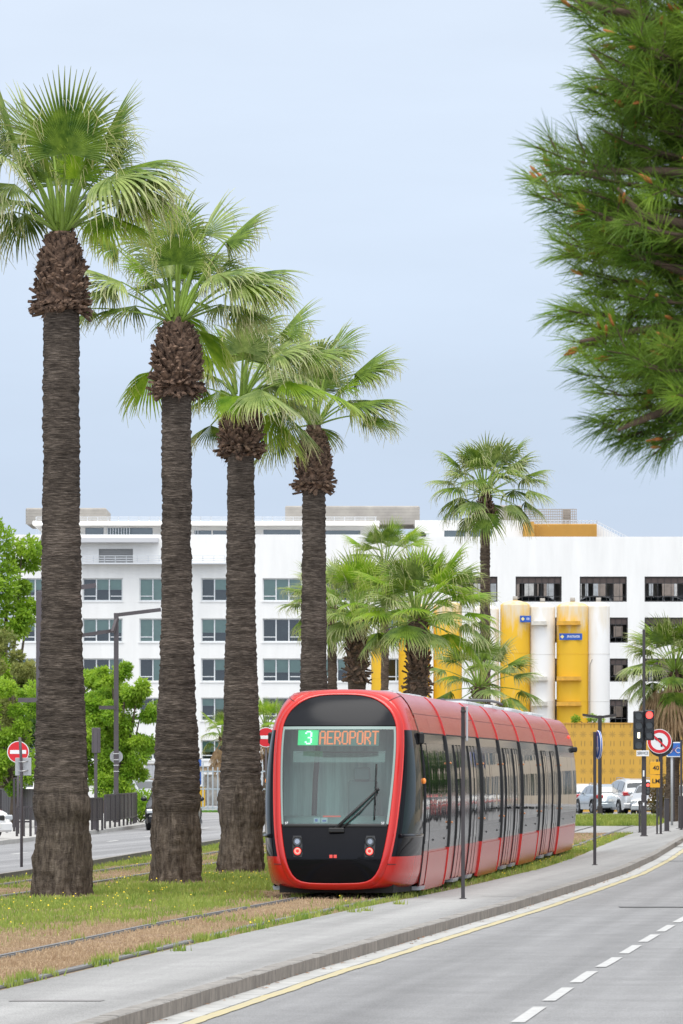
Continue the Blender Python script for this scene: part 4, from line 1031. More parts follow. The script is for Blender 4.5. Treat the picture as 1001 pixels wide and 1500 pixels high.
# rear end: closed, tapering cab
b=MB();rows=[]
for q,(dy,s_) in enumerate(((0,1),(.5,.985),(1.0,.93),(1.4,.82),(1.6,.66))):
    zz=[.16,.5,.76]+ZW[1:]+[2.66,2.75,2.95,3.13,3.27,3.36,3.42]
    rows.append([TP(s_*SIDE(z),YE+dy-(.25*max(0,z-1.5) if dy>1 else 0),z) for z in zz]+[TP(-s_*SIDE(z),YE+dy-(.25*max(0,z-1.5) if dy>1 else 0),z) for z in zz[::-1]])
rr=MB(); kk=MB(); nn_=len(zz)
for i in range(4):
    for j in range(2*nn_-1):
        z=(zz+zz[::-1])[j]; z2=(zz+zz[::-1])[j+1]; zc=(z+z2)/2
        (kk if .76<zc<2.75 and j!=nn_-1 else rr).add([rows[i][j],rows[i][j+1],rows[i+1][j+1],rows[i+1][j]],[(0,1,2,3)],0,True)
tb(rr,'rear_shell',T_redw,rec=True); tb(kk,'rear_side_panel',T_dark,rec=True)
b=MB(); b.bbox(tuple(TP(1.2,YE-.2,2.6)),tuple(TP(1.2,YE-.2,2.6)+Vector((.16,.25,.14))),.03); tb(b,'camera_housing',T_mat)
b=MB(); b.sphere(TP(SIDE(2.98)+.02,YE-1.2,2.98),.09,8,0,(.5,1.6,.5)); tb(b,'rear_marker',mat('red_marker',(.7,.05,.03),.3,emit=(1,.08,.05),estr=.5))
# underside, bogies, roof gear
b=MB()
for ya,yb in zip(BND[:-1],BND[1:]): 
    A=TP(-1.1,ya,.1);B=TP(1.1,ya,.1);C=TP(1.1,yb,.1);D=TP(-1.1,yb,.1); b.prism([A,B,C,D],(0,0,.2))
A=TP(-.95,Y0+.5,.09);B=TP(.95,Y0+.5,.09);C=TP(1.1,YC,.09);D=TP(-1.1,YC,.09); b.prism([A,B,C,D],(0,0,.2))
tb(b,'underframe',T_und)
for yb_ in (88.6,101,113,128.5):
    b=MB()
    for dy in(-.9,.9):
        for x in(-.72,.72):
            c=TP(x,yb_+dy,.3); b.cyl(c-Vector((.06,0,0)),c+Vector((.06,0,0)),.29,None,20)
    b.box(tuple(TP(-.95,yb_-1.1,.12)),tuple(TP(.95,yb_+1.1,.3))); tb(b,'bogie',T_und)
for (ya,yb,h,w) in ((90.2,92.4,.06,.45),(93.0,96.0,.05,.5),(104.2,108.6,.08,.6),(111,115,.09,.6),(117.5,121.0,.10,.62),(121.6,124.0,.08,.6),(125.5,130.5,.10,.6)):
    b=MB(); p=TP(0,(ya+yb)/2,3.44); L_=(yb-ya)/2
    b.bbox((-w,-L_,.03),(w,L_,h),.05)
    for q in range(3): b.box((-w*.8,-L_*.8+q*L_*.6,h+.002),(w*.8,-L_*.8+q*L_*.6+L_*.35,h+.03))
    M=Matrix.Translation(p)@Matrix.Rotation(-math.atan(TS((ya+yb)/2)),4,'Z'); b.v=[tuple(M@Vector(v)) for v in b.v]
    tb(b,'roof_unit',T_roof)
# folded pantograph
b=MB(); pz=3.44; 
def PR(x,y,z): return TP(x,y,pz+z*.42)
b.bar(PR(-.5,104.2,0),PR(-.5,108.5,0),.06,.06);b.bar(PR(.5,104.2,0),PR(.5,108.5,0),.06,.06);b.bar(PR(-.5,104.3,0),PR(.5,104.3,0),.06,.06);b.bar(PR(-.5,108.4,0),PR(.5,108.4,0),.06,.06)
b.tube([PR(0,108.2,.08),PR(0,105.2,.26)],.06,8);b.tube([PR(-.35,105.2,.26),PR(-.2,108.6,.36)],.03,8);b.tube([PR(.35,105.2,.26),PR(.2,108.6,.36)],.03,8); b.bar(PR(-.45,105.2,.26),PR(.45,105.2,.26),.05,.05)
pg=tb(b,'pantograph',mat('pantograph_steel',(.12,.12,.125),.5,.4))
b=MB()
for y in(108.45,108.85): b.tube([PR(-.98,y,.16),PR(-.88,y,.3),PR(-.72,y,.385),PR(-.5,y,.4),PR(.5,y,.4),PR(.72,y,.385),PR(.88,y,.3),PR(.98,y,.16)],.028,8)
b.bar(PR(-.5,108.45,.38),PR(-.5,108.85,.38),.03,.03);b.bar(PR(.5,108.45,.38),PR(.5,108.85,.38),.03,.03); tb(b,'collector_head',mat('pantograph_steel',(.12,.12,.125)),pg)
# ------------------------------------------------------------------ buildings
def pxz(py,d): return H+(HY-py)*d/F
def pxx(px,d): return (px-500.5)*d/F
M_white=mat('white_render',(.80,.79,.765),.8,var=.065,vscale=.7,bump=.12,bscale=30,stretch=(1,1,.14))
M_white2=mat('white_render_old',(.74,.735,.72),.8,var=.07,vscale=.5,bump=.12,bscale=30)
M_conc=mat('bare_concrete',(.36,.335,.30),.9,var=.18,vscale=.6,bump=.2,bscale=12)
M_frame=mat('window_frame_white',(.68,.70,.70),.5)
M_glasso=glossy('office_glass',(.045,.07,.065),.05,spec=.9)
M_blind=mat('pale_green_blind',(.42,.50,.46),.7,var=.08,vscale=2)
M_unlit=mat('unlit_room',(.05,.06,.055),.8,var=.4,vscale=.8)  # dark sheets paint the unlit rooms behind the panes
M_ochre=mat('ochre_cladding',(.50,.27,.05),.7,var=.1,vscale=.6)
M_rail_w=mat('handrail_white',(.6,.62,.64),.5)
M_dk=mat('dark_metal',(.045,.042,.042),.5,.2)
def facade(b,x0,x1,z0,z1,y,holes,depth=.35,mi=0,axis='x'):
    """front wall face at y with rectangular holes and their reveals; holes (xa,xb,za,zb)"""
    xs=sorted({x0,x1,*[h[0] for h in holes],*[h[1] for h in holes]}); zs=sorted({z0,z1,*[h[2] for h in holes],*[h[3] for h in holes]})
    xs=[x for x in xs if x0<=x<=x1]; zs=[z for z in zs if z0<=z<=z1]
    T=(lambda x,yy,z:(x,yy,z)) if axis=='x' else (lambda x,yy,z:(yy,x,z))
    for i in range(len(xs)-1):
        for k in range(len(zs)-1):
            cx=(xs[i]+xs[i+1])/2; cz=(zs[k]+zs[k+1])/2
            if any(h[0]<cx<h[1] and h[2]<cz<h[3] for h in holes): continue
            b.add([T(xs[i],y,zs[k]),T(xs[i+1],y,zs[k]),T(xs[i+1],y,zs[k+1]),T(xs[i],y,zs[k+1])],[(0,1,2,3)],mi)
    for (a,c,d,e) in holes:
        b.add([T(a,y,d),T(a,y+depth,d),T(c,y+depth,d),T(c,y,d)],[(0,1,2,3)],mi); b.add([T(a,y,e),T(c,y,e),T(c,y+depth,e),T(a,y+depth,e)],[(0,1,2,3)],mi)
        b.add([T(a,y,d),T(a,y,e),T(a,y+depth,e),T(a,y+depth,d)],[(0,1,2,3)],mi); b.add([T(c,y,d),T(c,y+depth,d),T(c,y+depth,e),T(c,y,e)],[(0,1,2,3)],mi)
D=400.
# --- left office block
off=thing('office_building','white four storey office block with rows of wide framed windows','building',(pxx(300,D),D,-.2))
cols=[(32,90),(121.5,180),(204.5,262.5),(295,352.5),(385,443),(475,533),(565,596)]
rows=[(847,880.5),(906,940.5),(964.5,998.5),(1022,1056),(1084,1113)]
holes=[(pxx(a,D),pxx(c,D),pxz(q,D),pxz(p,D)) for a,c in cols for p,q in rows]
holes+=[(pxx(145,D),pxx(195,D),pxz(824,D),pxz(804,D))]
b=MB(); facade(b,pxx(18,D),pxx(598,D),-.3,pxz(783,D),D,holes,.4)
b.poly([(pxx(18,D),D,pxz(783,D)),(pxx(598,D),D,pxz(783,D)),(pxx(598,D),D+26,pxz(783,D)),(pxx(18,D),D+26,pxz(783,D))])
b.poly([(pxx(18,D),D,-.3),(pxx(18,D),D,pxz(783,D)),(pxx(18,D),D+26,pxz(783,D)),(pxx(18,D),D+26,-.3)])
b.build('wall',M_white,off,world=True)
rw=random.Random(3)
def window(par,xa,xb,za,zb,y,panes,grey=False):
    f=MB(); t=.09
    f.box((xa,y+.22,za),(xb,y+.3,za+t));f.box((xa,y+.22,zb-t),(xb,y+.3,zb))
    for i in range(panes+1):
        x=lerp(xa,xb-t,i/panes); f.box((x,y+.215,za+t),(x+t,y+.298,zb-t))
    w=(xb-xa)/panes
    for i in range(panes):
        if panes<3 or i!=1: f.box((xa+i*w+t,y+.225,lerp(za,zb,.2)),(xa+(i+1)*w,y+.295,lerp(za,zb,.2)+.07))
    fo=f.build('window_frame',M_frame,par,world=True)
    bl=rw.random(); lev=rw.choice([0,0,.0,.35,.6,1.0]) 
    p=MB(); p.add([(xa,y+.27,za),(xb,y+.27,za),(xb,y+.27,zb),(xa,y+.27,zb)],[(0,1,2,3)]); p.build('pane',glassmat('office_pane',(.60,.74,.70),.05),fo,world=True)
    p=MB()
    for i in range(panes):
        lv=lev if rw.random()<.7 else rw.choice([0,.5,1])
        x0_,x1_=xa+i*w,xa+(i+1)*w
        if lv>0: p.add([(x0_,y+.38,lerp(zb,za,lv)),(x1_,y+.38,lerp(zb,za,lv)),(x1_,y+.38,zb),(x0_,y+.38,zb)],[(0,1,2,3)],0)
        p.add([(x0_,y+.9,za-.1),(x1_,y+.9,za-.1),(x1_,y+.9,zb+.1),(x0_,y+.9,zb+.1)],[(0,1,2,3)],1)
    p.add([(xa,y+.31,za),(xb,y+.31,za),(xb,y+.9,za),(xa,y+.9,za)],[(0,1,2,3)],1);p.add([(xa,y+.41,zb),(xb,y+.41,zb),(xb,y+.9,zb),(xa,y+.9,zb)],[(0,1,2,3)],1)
    p.build('blind_and_room',[M_blind,M_unlit],fo,world=True)
    s=MB(); s.box((xa-.08,y-.06,za-.1),(xb+.08,y+.02,za-.005)); s.build('sill',M_white2,fo,world=True)
for a,c in cols:
    for p,q in rows:
        window(off,pxx(a,D),pxx(c,D),pxz(q,D),pxz(p,D),D,3 if c-a>50 else 2)
b=MB(); b.box((pxx(145,D),D+.2,pxz(824,D)),(pxx(195,D),D+.3,pxz(804,D)))
for i in range(7): z=lerp(pxz(824,D),pxz(804,D),(i+.5)/7); b.box((pxx(145,D),D+.12,z-.03),(pxx(195,D),D+.2,z+.03))
b.build('louvre',mat('louvre_grey',(.30,.30,.295),.6),off,world=True)
b=MB(); b.bbox((pxx(60,D),D-1.2,pxz(796,D)),(pxx(233,D),D+.02,pxz(788,D)),.05); b.build('awning',mat('awning_grey',(.55,.55,.56),.7),off,world=True)
b=MB()
for z in(815,818.5,822): b.bar((pxx(122,D),D-.95,pxz(z,D)),(pxx(330,D),D-.95,pxz(z,D)),.05,.05)
for k in range(14): b.bar((pxx(122+k*16,D),D-.95,pxz(825,D)),(pxx(122+k*16,D),D-.95,pxz(815,D)),.05,.05)
b.box((pxx(118,D),D-1.1,pxz(827,D)),(pxx(334,D),D-.003,pxz(825,D)))
b.build('balcony_rail',M_rail_w,off,world=True)
# penthouse with strip windows and projecting roof slab
D2=D+7
b=MB(); hs=[(pxx(a,D2),pxx(c,D2),pxz(q,D2),pxz(p,D2)) for a,c,p,q in((125,152,773,783),(157,224,773,783),(285,310,777,783),(312,335,777,783),(386,440,776,783),(475,528,777,787))]
facade(b,pxx(60,D2),pxx(548,D2),pxz(786,D2),pxz(771,D2),D2,hs,.3)
b.build('penthouse_wall',M_white,off,world=True)
b=MB()
for h in hs: b.box((h[0],D2+.2,h[2]),(h[1],D2+.3,h[3]))
b.build('strip_window',M_glasso,off,world=True)
b=MB(); b.bbox((pxx(50,D2),D2-2.2,pxz(771.5,D2)),(pxx(556,D2),D2+14,pxz(765,D2)),.06); b.build('roof_slab',M_white,off,world=True)
b=MB()
for z in(762,759): b.bar((pxx(55,D2),D2-1.8,pxz(z,D2)),(pxx(552,D2),D2-1.8,pxz(z,D2)),.05,.05)
for k in range(34): x=pxx(55+k*15,D2); b.bar((x,D2-1.8,pxz(765,D2)),(x,D2-1.8,pxz(759,D2)),.05,.05)
for k in range(30): x=pxx(55+k*4+ (k//10)*60,D2); b.bar((x,D2-1.5,pxz(784,D2)),(x,D2-1.5,pxz(771,D2)),.03,.03)
b.build('roof_rail',M_rail_w,off,world=True)
D3=D+16
for nm,(a,c,p,q) in {'lift_housing':(418,615,741,768),'stair_tower':(38,156,744,768)}.items():
    b=MB(); b.bbox((pxx(a,D3),D3,pxz(q,D3)),(pxx(c,D3),D3+8,pxz(p,D3)),.08)
    for k in range(6): z=lerp(pxz(q,D3),pxz(p,D3),k/6); b.box((pxx(a,D3)-.02,D3-.03,z),(pxx(c,D3)+.02,D3+.0,z+.06))
    b.build(nm,M_conc,off,world=True)
# --- car park block on the right
cp=thing('car_park_building','white multi storey car park with wide open bays showing parked cars','building',(pxx(800,D),D-1,-.2))
D4=D-2.
bays=[(662,729),(755.5,823),(849.5,918.5),(944.5,1013),(1039,1108)]
lv=[(844.5,881.5),(904.5,941.5),(964.5,998.5),(1024.5,1060)]
holes=[]
for r_,(p,q) in enumerate(lv):
    for k,(a,c) in enumerate(bays):
        if r_==0 or k>=3 or (k in(1,)): holes.append((pxx(a,D4),pxx(c,D4),pxz(q,D4),pxz(p,D4)))
        elif k==2: holes.append((pxx(893,D4),pxx(920,D4),pxz(q,D4),pxz(p,D4)))
b=MB(); facade(b,pxx(604,D4),pxx(1130,D4),-.3,pxz(786.5,D4),D4,holes,.35)
x0,x1,zt=pxx(604,D4),pxx(1130,D4),pxz(786.5,D4)
b.add([(x0,D4,-.3),(x0,D4,zt),(x0,D4+.3,zt),(x0,D4+.3,-.3)],[(0,1,2,3)]); b.box((x0,D4+.002,zt-.01),(x1,D4+.35,zt+.02))
b.add([(x1,D4,-.3),(x1,D4+40,-.3),(x1,D4+40,zt),(x1,D4,zt)],[(0,1,2,3)])
for k in range(14): z=lerp(pxz(842,D4),zt,k/14); b.box((x0,D4-.004,z),(x1,D4+.0,z+.012))
b.build('wall',M_white,cp,world=True)
b=MB()
for p,q in lv: b.box((x0+.5,D4+.36,pxz(q,D4)-1.3),(x1,D4+22,pxz(q,D4)-.9))
b.box((x0+.5,D4+.36,pxz(843,D4)+.3),(x1,D4+22,pxz(843,D4)+.6)); [b.box((lerp(x0+.5,x1,k/14),D4+22,-.2),(lerp(x0+.5,x1,(k+.15)/14),D4+22.3,zt-.5)) for k in range(14)]; [b.box((x0+.5,D4+22.31,pxz(q,D4)-.9),(x1,D4+22.5,pxz(q,D4)+.3)) for p,q in lv]
b.box((x0+.2,D4+.4,-.2),(x0+.5,D4+22,zt-.5))
b.build('deck',mat('deck_concrete',(.52,.51,.49),.9,var=.2,vscale=.4),cp,world=True)
b=MB()
for k in range(10):
    x=lerp(x0+2,x1-1,k/9); b.box((x-.2,D4+7,-.2),(x+.2,D4+7.4,zt-.6)); b.box((x+1.3,D4+14,-.2),(x+1.7,D4+14.4,zt-.6))
b.build('column',mat('column_grey',(.42,.42,.42),.8),cp,world=True)
b=MB()
for k in range(26):
    xa=lerp(x0,x1,k/26); b.box((xa,D4+33,-.2),(lerp(x0,x1,(k+.97)/26),D4+33.3+(k%3)*.2,zt-.4),(0,1,0,2,0,1,2,0)[k%8])
b.build('bay_backdrop',[mat('backdrop_brown',(.29,.245,.215),.9,var=.2),mat('backdrop_grey',(.62,.62,.60),.9,var=.2),mat('backdrop_blue_grey',(.46,.485,.50),.9,var=.2)],cp,world=True)  # added wall behind the decks; pale panels stand in for bright patches
for (a,c,d,e) in holes:
    f=MB(); n_=max(3,int((c-a)/.5))
    for i in range(n_+1): x=lerp(a,c-.04,i/n_); f.box((x,D4+.16,d),(x+.035,D4+.2,e))
    for q in(.2,.72): f.box((a,D4+.15,lerp(d,e,q)),(c,D4+.21,lerp(d,e,q)+.05))
    f.box((a,D4+.12,d),(a+.08,D4+.24,e));f.box((c-.08,D4+.12,d),(c,D4+.24,e));f.box((a+.08,D4+.12,e-.08),(c-.08,D4+.24,e));f.box((a+.08,D4+.12,d),(c-.08,D4+.24,d+.08))
    f.build('bay_grille',M_dk,cp,world=True)
    f=MB(); f.box((a+.08,D4+.25,lerp(d,e,.74)),(c-.08,D4+.3,e)); f.build('bay_louvre',mat('brown_louvre',(.115,.085,.075),.7,var=.15),cp,world=True)
# roof storey behind the parapet
b=MB(); D5=D4+9
hs=[(pxx(651,D5),pxx(681,D5),pxz(787,D5),pxz(777,D5)),(pxx(688,D5),pxx(721,D5),pxz(787,D5),pxz(777,D5))]
facade(b,pxx(608,D5),pxx(766,D5),pxz(790,D5),pxz(762,D5),D5,hs,.3); b.poly([(pxx(608,D5),D5,pxz(762,D5)),(pxx(766,D5),D5,pxz(762,D5)),(pxx(766,D5),D5+10,pxz(762,D5)),(pxx(608,D5),D5+10,pxz(762,D5))])
b.build('roof_storey',M_white,cp,world=True)
b=MB()
for h in hs: b.box((h[0],D5+.15,h[2]),(h[1],D5+.25,h[3]))
b.build('strip_window',M_glasso,cp,world=True)
b=MB(); b.box((pxx(766.5,D5),D5-1,pxz(790,D5)),(pxx(782,D5),D5+8,pxz(765,D5))); b.bbox((pxx(782.5,D5),D5+.5,pxz(790,D5)),(pxx(875,D5),D5+8,pxz(767,D5)),.05)
for k in range(40): x=pxx(783+k*2.3,D5); b.box((x,D5+.46,pxz(790,D5)),(x+.03,D5+.5,pxz(767.5,D5)))
b.build('ochre_plant_room',M_ochre,cp,world=True)
b=MB()
for z in(762,765.5): b.bar((pxx(765,D5),D5+.7,pxz(z,D5)),(pxx(876,D5),D5+.7,pxz(z,D5)),.05,.05)
for k in range(20): x=pxx(767+k*5.7,D5); b.bar((x,D5+.7,pxz(768,D5)),(x,D5+.7,pxz(762,D5)),.05,.05)
for q in(0,.35): b.bar((pxx(875,D5),D5+.7,pxz(763,D5)-q),(pxx(921,D5),D5+.7,pxz(786,D5)-q),.05,.05)
for k in range(12): x=pxx(877+k*4,D5); z=lerp(pxz(764,D5),pxz(786,D5),k/11); b.bar((x,D5+.7,z-1.0),(x,D5+.7,z),.04,.04)
b.build('roof_rail',M_rail_w,cp,world=True)
b=MB(); b.prism([(pxx(875.5,D5),D5+2,pxz(765,D5)),(pxx(875.5,D5),D5+2,pxz(792,D5)),(pxx(925,D5),D5+2,pxz(792,D5))],(0,.3,0)); b.build('stair_wall',M_white2,cp,world=True)
D6=D+18
b=MB(); b.bbox((pxx(688,D6),D6,pxz(770,D6)),(pxx(765,D6),D6+6,pxz(740,D6)),.06)
b.build('lift_housing',M_conc,cp,world=True)
b=MB()
for k in range(30): x=pxx(766+k*2.7,D6); b.bar((x,D6,pxz(768,D6)),(x,D6,pxz(746,D6)),.05,.05)
for k in range(7): z=lerp(pxz(768,D6),pxz(746,D6),k/6); b.bar((pxx(766,D6),D6,z),(pxx(845,D6),D6,z),.06,.06)
b.box((pxx(825,D6),D6+.3,pxz(768,D6)),(pxx(836,D6),D6+1.3,pxz(746,D6))); b.build('mesh_screen',mat('screen_beige',(.34,.30,.26),.8),cp,world=True)
b=MB(); b.bbox((pxx(614,D4),D4+3,pxz(786,D4)),(pxx(630,D4),D4+4.5,pxz(776,D4)),.1); b.disk((pxx(620,D4),D4+2.98,pxz(781.5,D4)),(0,-1,0),.28,20,1); b.build('air_unit',[M_frame,M_dk],cp,world=True)

# --- silos
M_sy=mat('silo_yellow',(.72,.42,.012),.55,var=.12,var2=(.66,.40,.03),vscale=.8,stretch=(1,1,.35),bump=.1,bscale=3)
M_sw=mat('silo_white',(.66,.655,.63),.6,var=.14,var2=(.56,.52,.45),vscale=.7,stretch=(1,1,.25))
def rustmat(name,base,top):
    """paint with pale bleached/rusty upper rim: worn paint fixed on the silo"""
    m=bpy.data.materials.new(name);m.use_nodes=True;nt=m.node_tree;N=nt.nodes;L=nt.links;b=N['Principled BSDF'];b.inputs['Roughness'].default_value=.55
    tc=N.new('ShaderNodeTexCoord');sp=N.new('ShaderNodeSeparateXYZ');L.new(tc.outputs['Object'],sp.inputs[0])
    mp=N.new('ShaderNodeMapping');mp.inputs['Scale'].default_value=(1.3,1.3,.25);L.new(tc.outputs['Object'],mp.inputs[0])
    n=N.new('ShaderNodeTexNoise');n.inputs['Scale'].default_value=2.2;n.inputs['Detail'].default_value=7;L.new(mp.outputs[0],n.inputs[0])
    mr=N.new('ShaderNodeMapRange');mr.inputs[1].default_value=10.3;mr.inputs[2].default_value=13.0;mr.inputs[4].default_value=.42;L.new(sp.outputs['Z'],mr.inputs[0])
    ad=N.new('ShaderNodeMath');ad.operation='ADD';L.new(mr.outputs[0],ad.inputs[0]);L.new(n.outputs[0],ad.inputs[1])
    r=N.new('ShaderNodeValToRGB');e=r.color_ramp.elements;e[0].position=.66;e[0].color=(*base,1);e[1].position=.98;e[1].color=(*top,1);L.new(ad.outputs[0],r.inputs[0]);L.new(r.outputs[0],b.inputs['Base Color'])
    return m
M_sy1=rustmat('silo_yellow_worn',(.74,.43,.012),(.66,.56,.40)); M_sw1=rustmat('silo_white_worn',(.80,.79,.77),(.72,.66,.56))
M_blue=mat('sign_blue',(.02,.10,.45),.5)
DS=332.
def silo(label,px,w,ptop,yellow,ledges=(),sign=None,name='silo'):
    X=pxx(px,DS); r=w/2*DS/F; zt=pxz(ptop,DS)
    t=thing(name,label,'silo',(X,DS,-.2),group='cement silos in front of the white car park')
    b=MB(); prof=[(0.,-.0),(r,-.0),(r,zt*.3),(r,zt*.6),(r,zt-.02),(r*.985,zt+.05),(r*.8,zt+.18),(.25,zt+.32),(0.,zt+.34)]
    b.grid([[(p[0]*math.cos(q),p[0]*math.sin(q),p[1]+.2) for q in np.linspace(0,2*math.pi,40,endpoint=False)] for p in prof],0,True,True)
    b.build('shell',M_sy1 if yellow else M_sw1,t)
    s=MB()
    for k in(.28,.52,.76): s.tube([(math.cos(q)*(r+.004),math.sin(q)*(r+.004),zt*k+.2) for q in np.linspace(0,6.2832,41)],.012,4,0,False)
    s.build('weld_seam',M_sy if yellow else M_sw,t)
    for (pa,pb,py) in ledges:
        l=MB(); xa=pxx(pa,DS)-X; xb=pxx(pb,DS)-X; z=pxz(py,DS)+.2
        l.box((xa,-r-.3,z-.11),(xb,-r*.5,z+.11)); l.box((xb-.2,-r-.33,z-.09),(xb-.04,-r-.3,z+.10)); l.box((xa-.03,-r-.34,z-.145),(xb+.05,-r*.5,z-.11))
        l.build('ledge',mat('ledge_yellow',(.62,.34,.04),.6,var=.2) if yellow else mat('ledge_white',(.58,.55,.49),.6,var=.2),t)
    if not ledges and not yellow:
        l=MB(); l.tube([(-r*.80,-r*.66,zt*.1),(-r*.80,-r*.66,zt*.72),(-r*.6,-r*.85,zt*.75)],.025,6); l.build('pipe',M_conc,t)
    v=MB(); v.cyl((0,0,zt+.5),(0,0,zt+.8),.16); v.build('vent_cap',M_conc,t)
    if sign:
        (pa,pb,ya,yb,txt,rot)=sign; xa=pxx(pa,DS)-X; xb=pxx(pb,DS)-X; z0=pxz(yb,DS)+.2;z1=pxz(ya,DS)+.2
        c=Vector(((xa+xb)/2,-r-.02,(z0+z1)/2)); w_=xb-xa;h_=z1-z0
        if rot: c=Vector(((xa+xb)/2,-math.sqrt(max(.01,r*r-((xa+xb)/2)**2))-.16,c.z))
        sg=MB(); M=Matrix.Translation(c)@Matrix.Rotation(rot,4,'Z'); sg.bbox((-w_/2,-.02,-h_/2),(w_/2,.02,h_/2),.005); sg.v=[tuple(M@Vector(v)) for v in sg.v]; so_=sg.build('sign',M_blue,t)
        dm=MB(); hh=h_*.3; q=(-w_/2+h_*.45)
        dm.prism([(q-hh,-.024,0),(q,-.024,-hh),(q+hh,-.024,0),(q,-.024,hh)],(0,.003,0)); dm.v=[tuple(M@Vector(v)) for v in dm.v]; dm.build('diamond_mark',mat('sign_yellow',(.9,.75,.3),.5),so_)
        tm=text_mesh('lettering',txt,h_*.5,T_wtx,so_,(0,0,0),(R(90),0,rot),.004,(w_-h_*1.15)/(h_*.5*len(txt)*.64))
        tm.location=c+Matrix.Rotation(rot,3,'Z')@Vector((h_*.4,-.024,0))
    return t
silo('yellow silo with faded pale top and a blue sign near its right edge',755,44,887,True,(),(760.5,778,902.5,912,'SPI-IN',R(24)))
silo('white silo with three short ledges between the two big yellow silos',795,37,890,False,((778,800,913),(778,801,994),(778,801,1031)))
silo('yellow silo with three ledges and a blue sign on its face',839,47,889,True,((815,849,913),(815,850,994),(815,850,1031)),(818.5,852,928.5,938,'SPI-INTRAFOR',0))
silo('plain white silo at the right end of the silo row',877,33,889,False)
silo('white silo behind the tall slender palm',712,38,893,False)
silo('yellow silo half hidden behind the leafy young palms',656,42,888,True)
silo('yellow silo behind the scaly trunk of the palm at the middle',607,46,890,True)
silo('yellow silo seen in slivers left of the other yellow silos',556,24,935,True)
# --- ochre patterned hoarding wall
DW=262.
x0,x1=pxx(822,DW),pxx(1130,DW); zt=pxz(1060.5,DW)
t=thing('perimeter_wall','tall ochre wall with a printed rosette pattern behind the parked cars','wall',((x0+x1)/2,DW,0))
m=bpy.data.materials.new('rosette_wall');m.use_nodes=True;nt=m.node_tree;N=nt.nodes;L=nt.links;bs=N['Principled BSDF'];bs.inputs['Roughness'].default_value=.75
tc=N.new('ShaderNodeTexCoord');sp=N.new('ShaderNodeSeparateXYZ');L.new(tc.outputs['Object'],sp.inputs[0])
def mth(op,a,b_=None):
    q=N.new('ShaderNodeMath');q.operation=op
    for i,v in enumerate((a,b_)):
        if v is None: continue
        if isinstance(v,(int,float)): q.inputs[i].default_value=v
        else: L.new(v,q.inputs[i])
    return q.outputs[0]
u=mth('SUBTRACT',mth('FRACT',mth('MULTIPLY',sp.outputs['X'],1/.5)),.5); v=mth('SUBTRACT',mth('FRACT',mth('MULTIPLY',sp.outputs['Z'],1/.47)),.5)
rad=mth('SQRT',mth('ADD',mth('MULTIPLY',u,u),mth('MULTIPLY',v,v))); ang=mth('ARCTAN2',v,u)
pet=mth('MULTIPLY',mth('ADD',mth('COSINE',mth('MULTIPLY',ang,8)),1.2),.17)
ins=mth('LESS_THAN',rad,pet); core=mth('LESS_THAN',rad,.07); rowsel=mth('LESS_THAN',mth('FRACT',mth('MULTIPLY',sp.outputs['Z'],1/.94)),.5)
dash=mth('MULTIPLY',mth('LESS_THAN',mth('ABSOLUTE',mth('SUBTRACT',mth('ABSOLUTE',u),.17)),.05),mth('LESS_THAN',mth('ABSOLUTE',v),.28))
mk=mth('ADD',mth('MULTIPLY',ins,rowsel),mth('MULTIPLY',dash,mth('SUBTRACT',1,rowsel)))
mx=N.new('ShaderNodeMix');mx.data_type='RGBA';L.new(mth('MULTIPLY',mk,.75),mx.inputs[0]);mx.inputs[6].default_value=(.60,.345,.055,1);mx.inputs[7].default_value=(.30,.185,.05,1)
n=N.new('ShaderNodeTexNoise');n.inputs['Scale'].default_value=.6;L.new(tc.outputs['Object'],n.inputs[0]);mr=N.new('ShaderNodeMapRange');mr.inputs[3].default_value=.85;mr.inputs[4].default_value=1.15;L.new(n.outputs[0],mr.inputs[0])
m2=N.new('ShaderNodeMix');m2.data_type='RGBA';m2.blend_type='MULTIPLY';m2.inputs[0].default_value=1;L.new(mx.outputs[2],m2.inputs[6]);L.new(mr.outputs[0],m2.inputs[7]);L.new(m2.outputs[2],bs.inputs['Base Color'])
b=MB(); b.box((x0,DW,0),(x1,DW+.25,zt)); b.build('panel_face',m,t,world=True)
b=MB(); b.box((x0-.02,DW-.03,zt),(x1,DW+.28,zt+.07)); b.build('coping',M_ochre,t,world=True)
# weeds on the wall top
# --- low pale building and tan blocks across the road on the right (outside the frame; they mirror in the tram flank)
M_tan=mat('tan_render',(.50,.40,.29),.85,var=.1,vscale=.4)
def block(label,x,y,w,dp,h,m,storeys,bay=3.2):
    t=thing('apartment_building',label,'building',(x,y,-.2),-.1)
    zs=h/storeys; holes=[(k*bay+.9,k*bay+bay-.7,s*zs+1.0,s*zs+zs-.6) for k in range(int(dp/bay)) for s in range(storeys)]
    b=MB(); facade(b,0,dp,0,h,0,holes,.3,0,'y'); holes2=[(k*bay+.9,k*bay+bay-.7,s*zs+1.0,s*zs+zs-.6) for k in range(int(w/bay)) for s in range(storeys)]
    facade(b,0,w,0,h,0,holes2,.3); b.poly([(0,0,h),(w,0,h),(w,dp,h),(0,dp,h)]); b.poly([(w,0,0),(w,dp,0),(w,dp,h),(w,0,h)]); b.poly([(0,dp,0),(w,dp,0),(w,dp,h),(0,dp,h)])
    b.build('wall',m,t)
    for hs_,ax in((holes,1),(holes2,0)):
        for (a,c,d,e) in hs_:
            g=MB(); 
            if ax: g.box((.25,a,d),(.3,c,e))
            else: g.box((a,.25,d),(c,.3,e))
            g.build('window',M_glasso,t)
    b=MB(); b.box((-.3,-.3,h),(w+.3,dp+.3,h+.4)); b.build('roof_edge',M_conc,t)
block('long tan apartment block across the road, outside the right edge',30,160,14,92,21,M_tan,6)
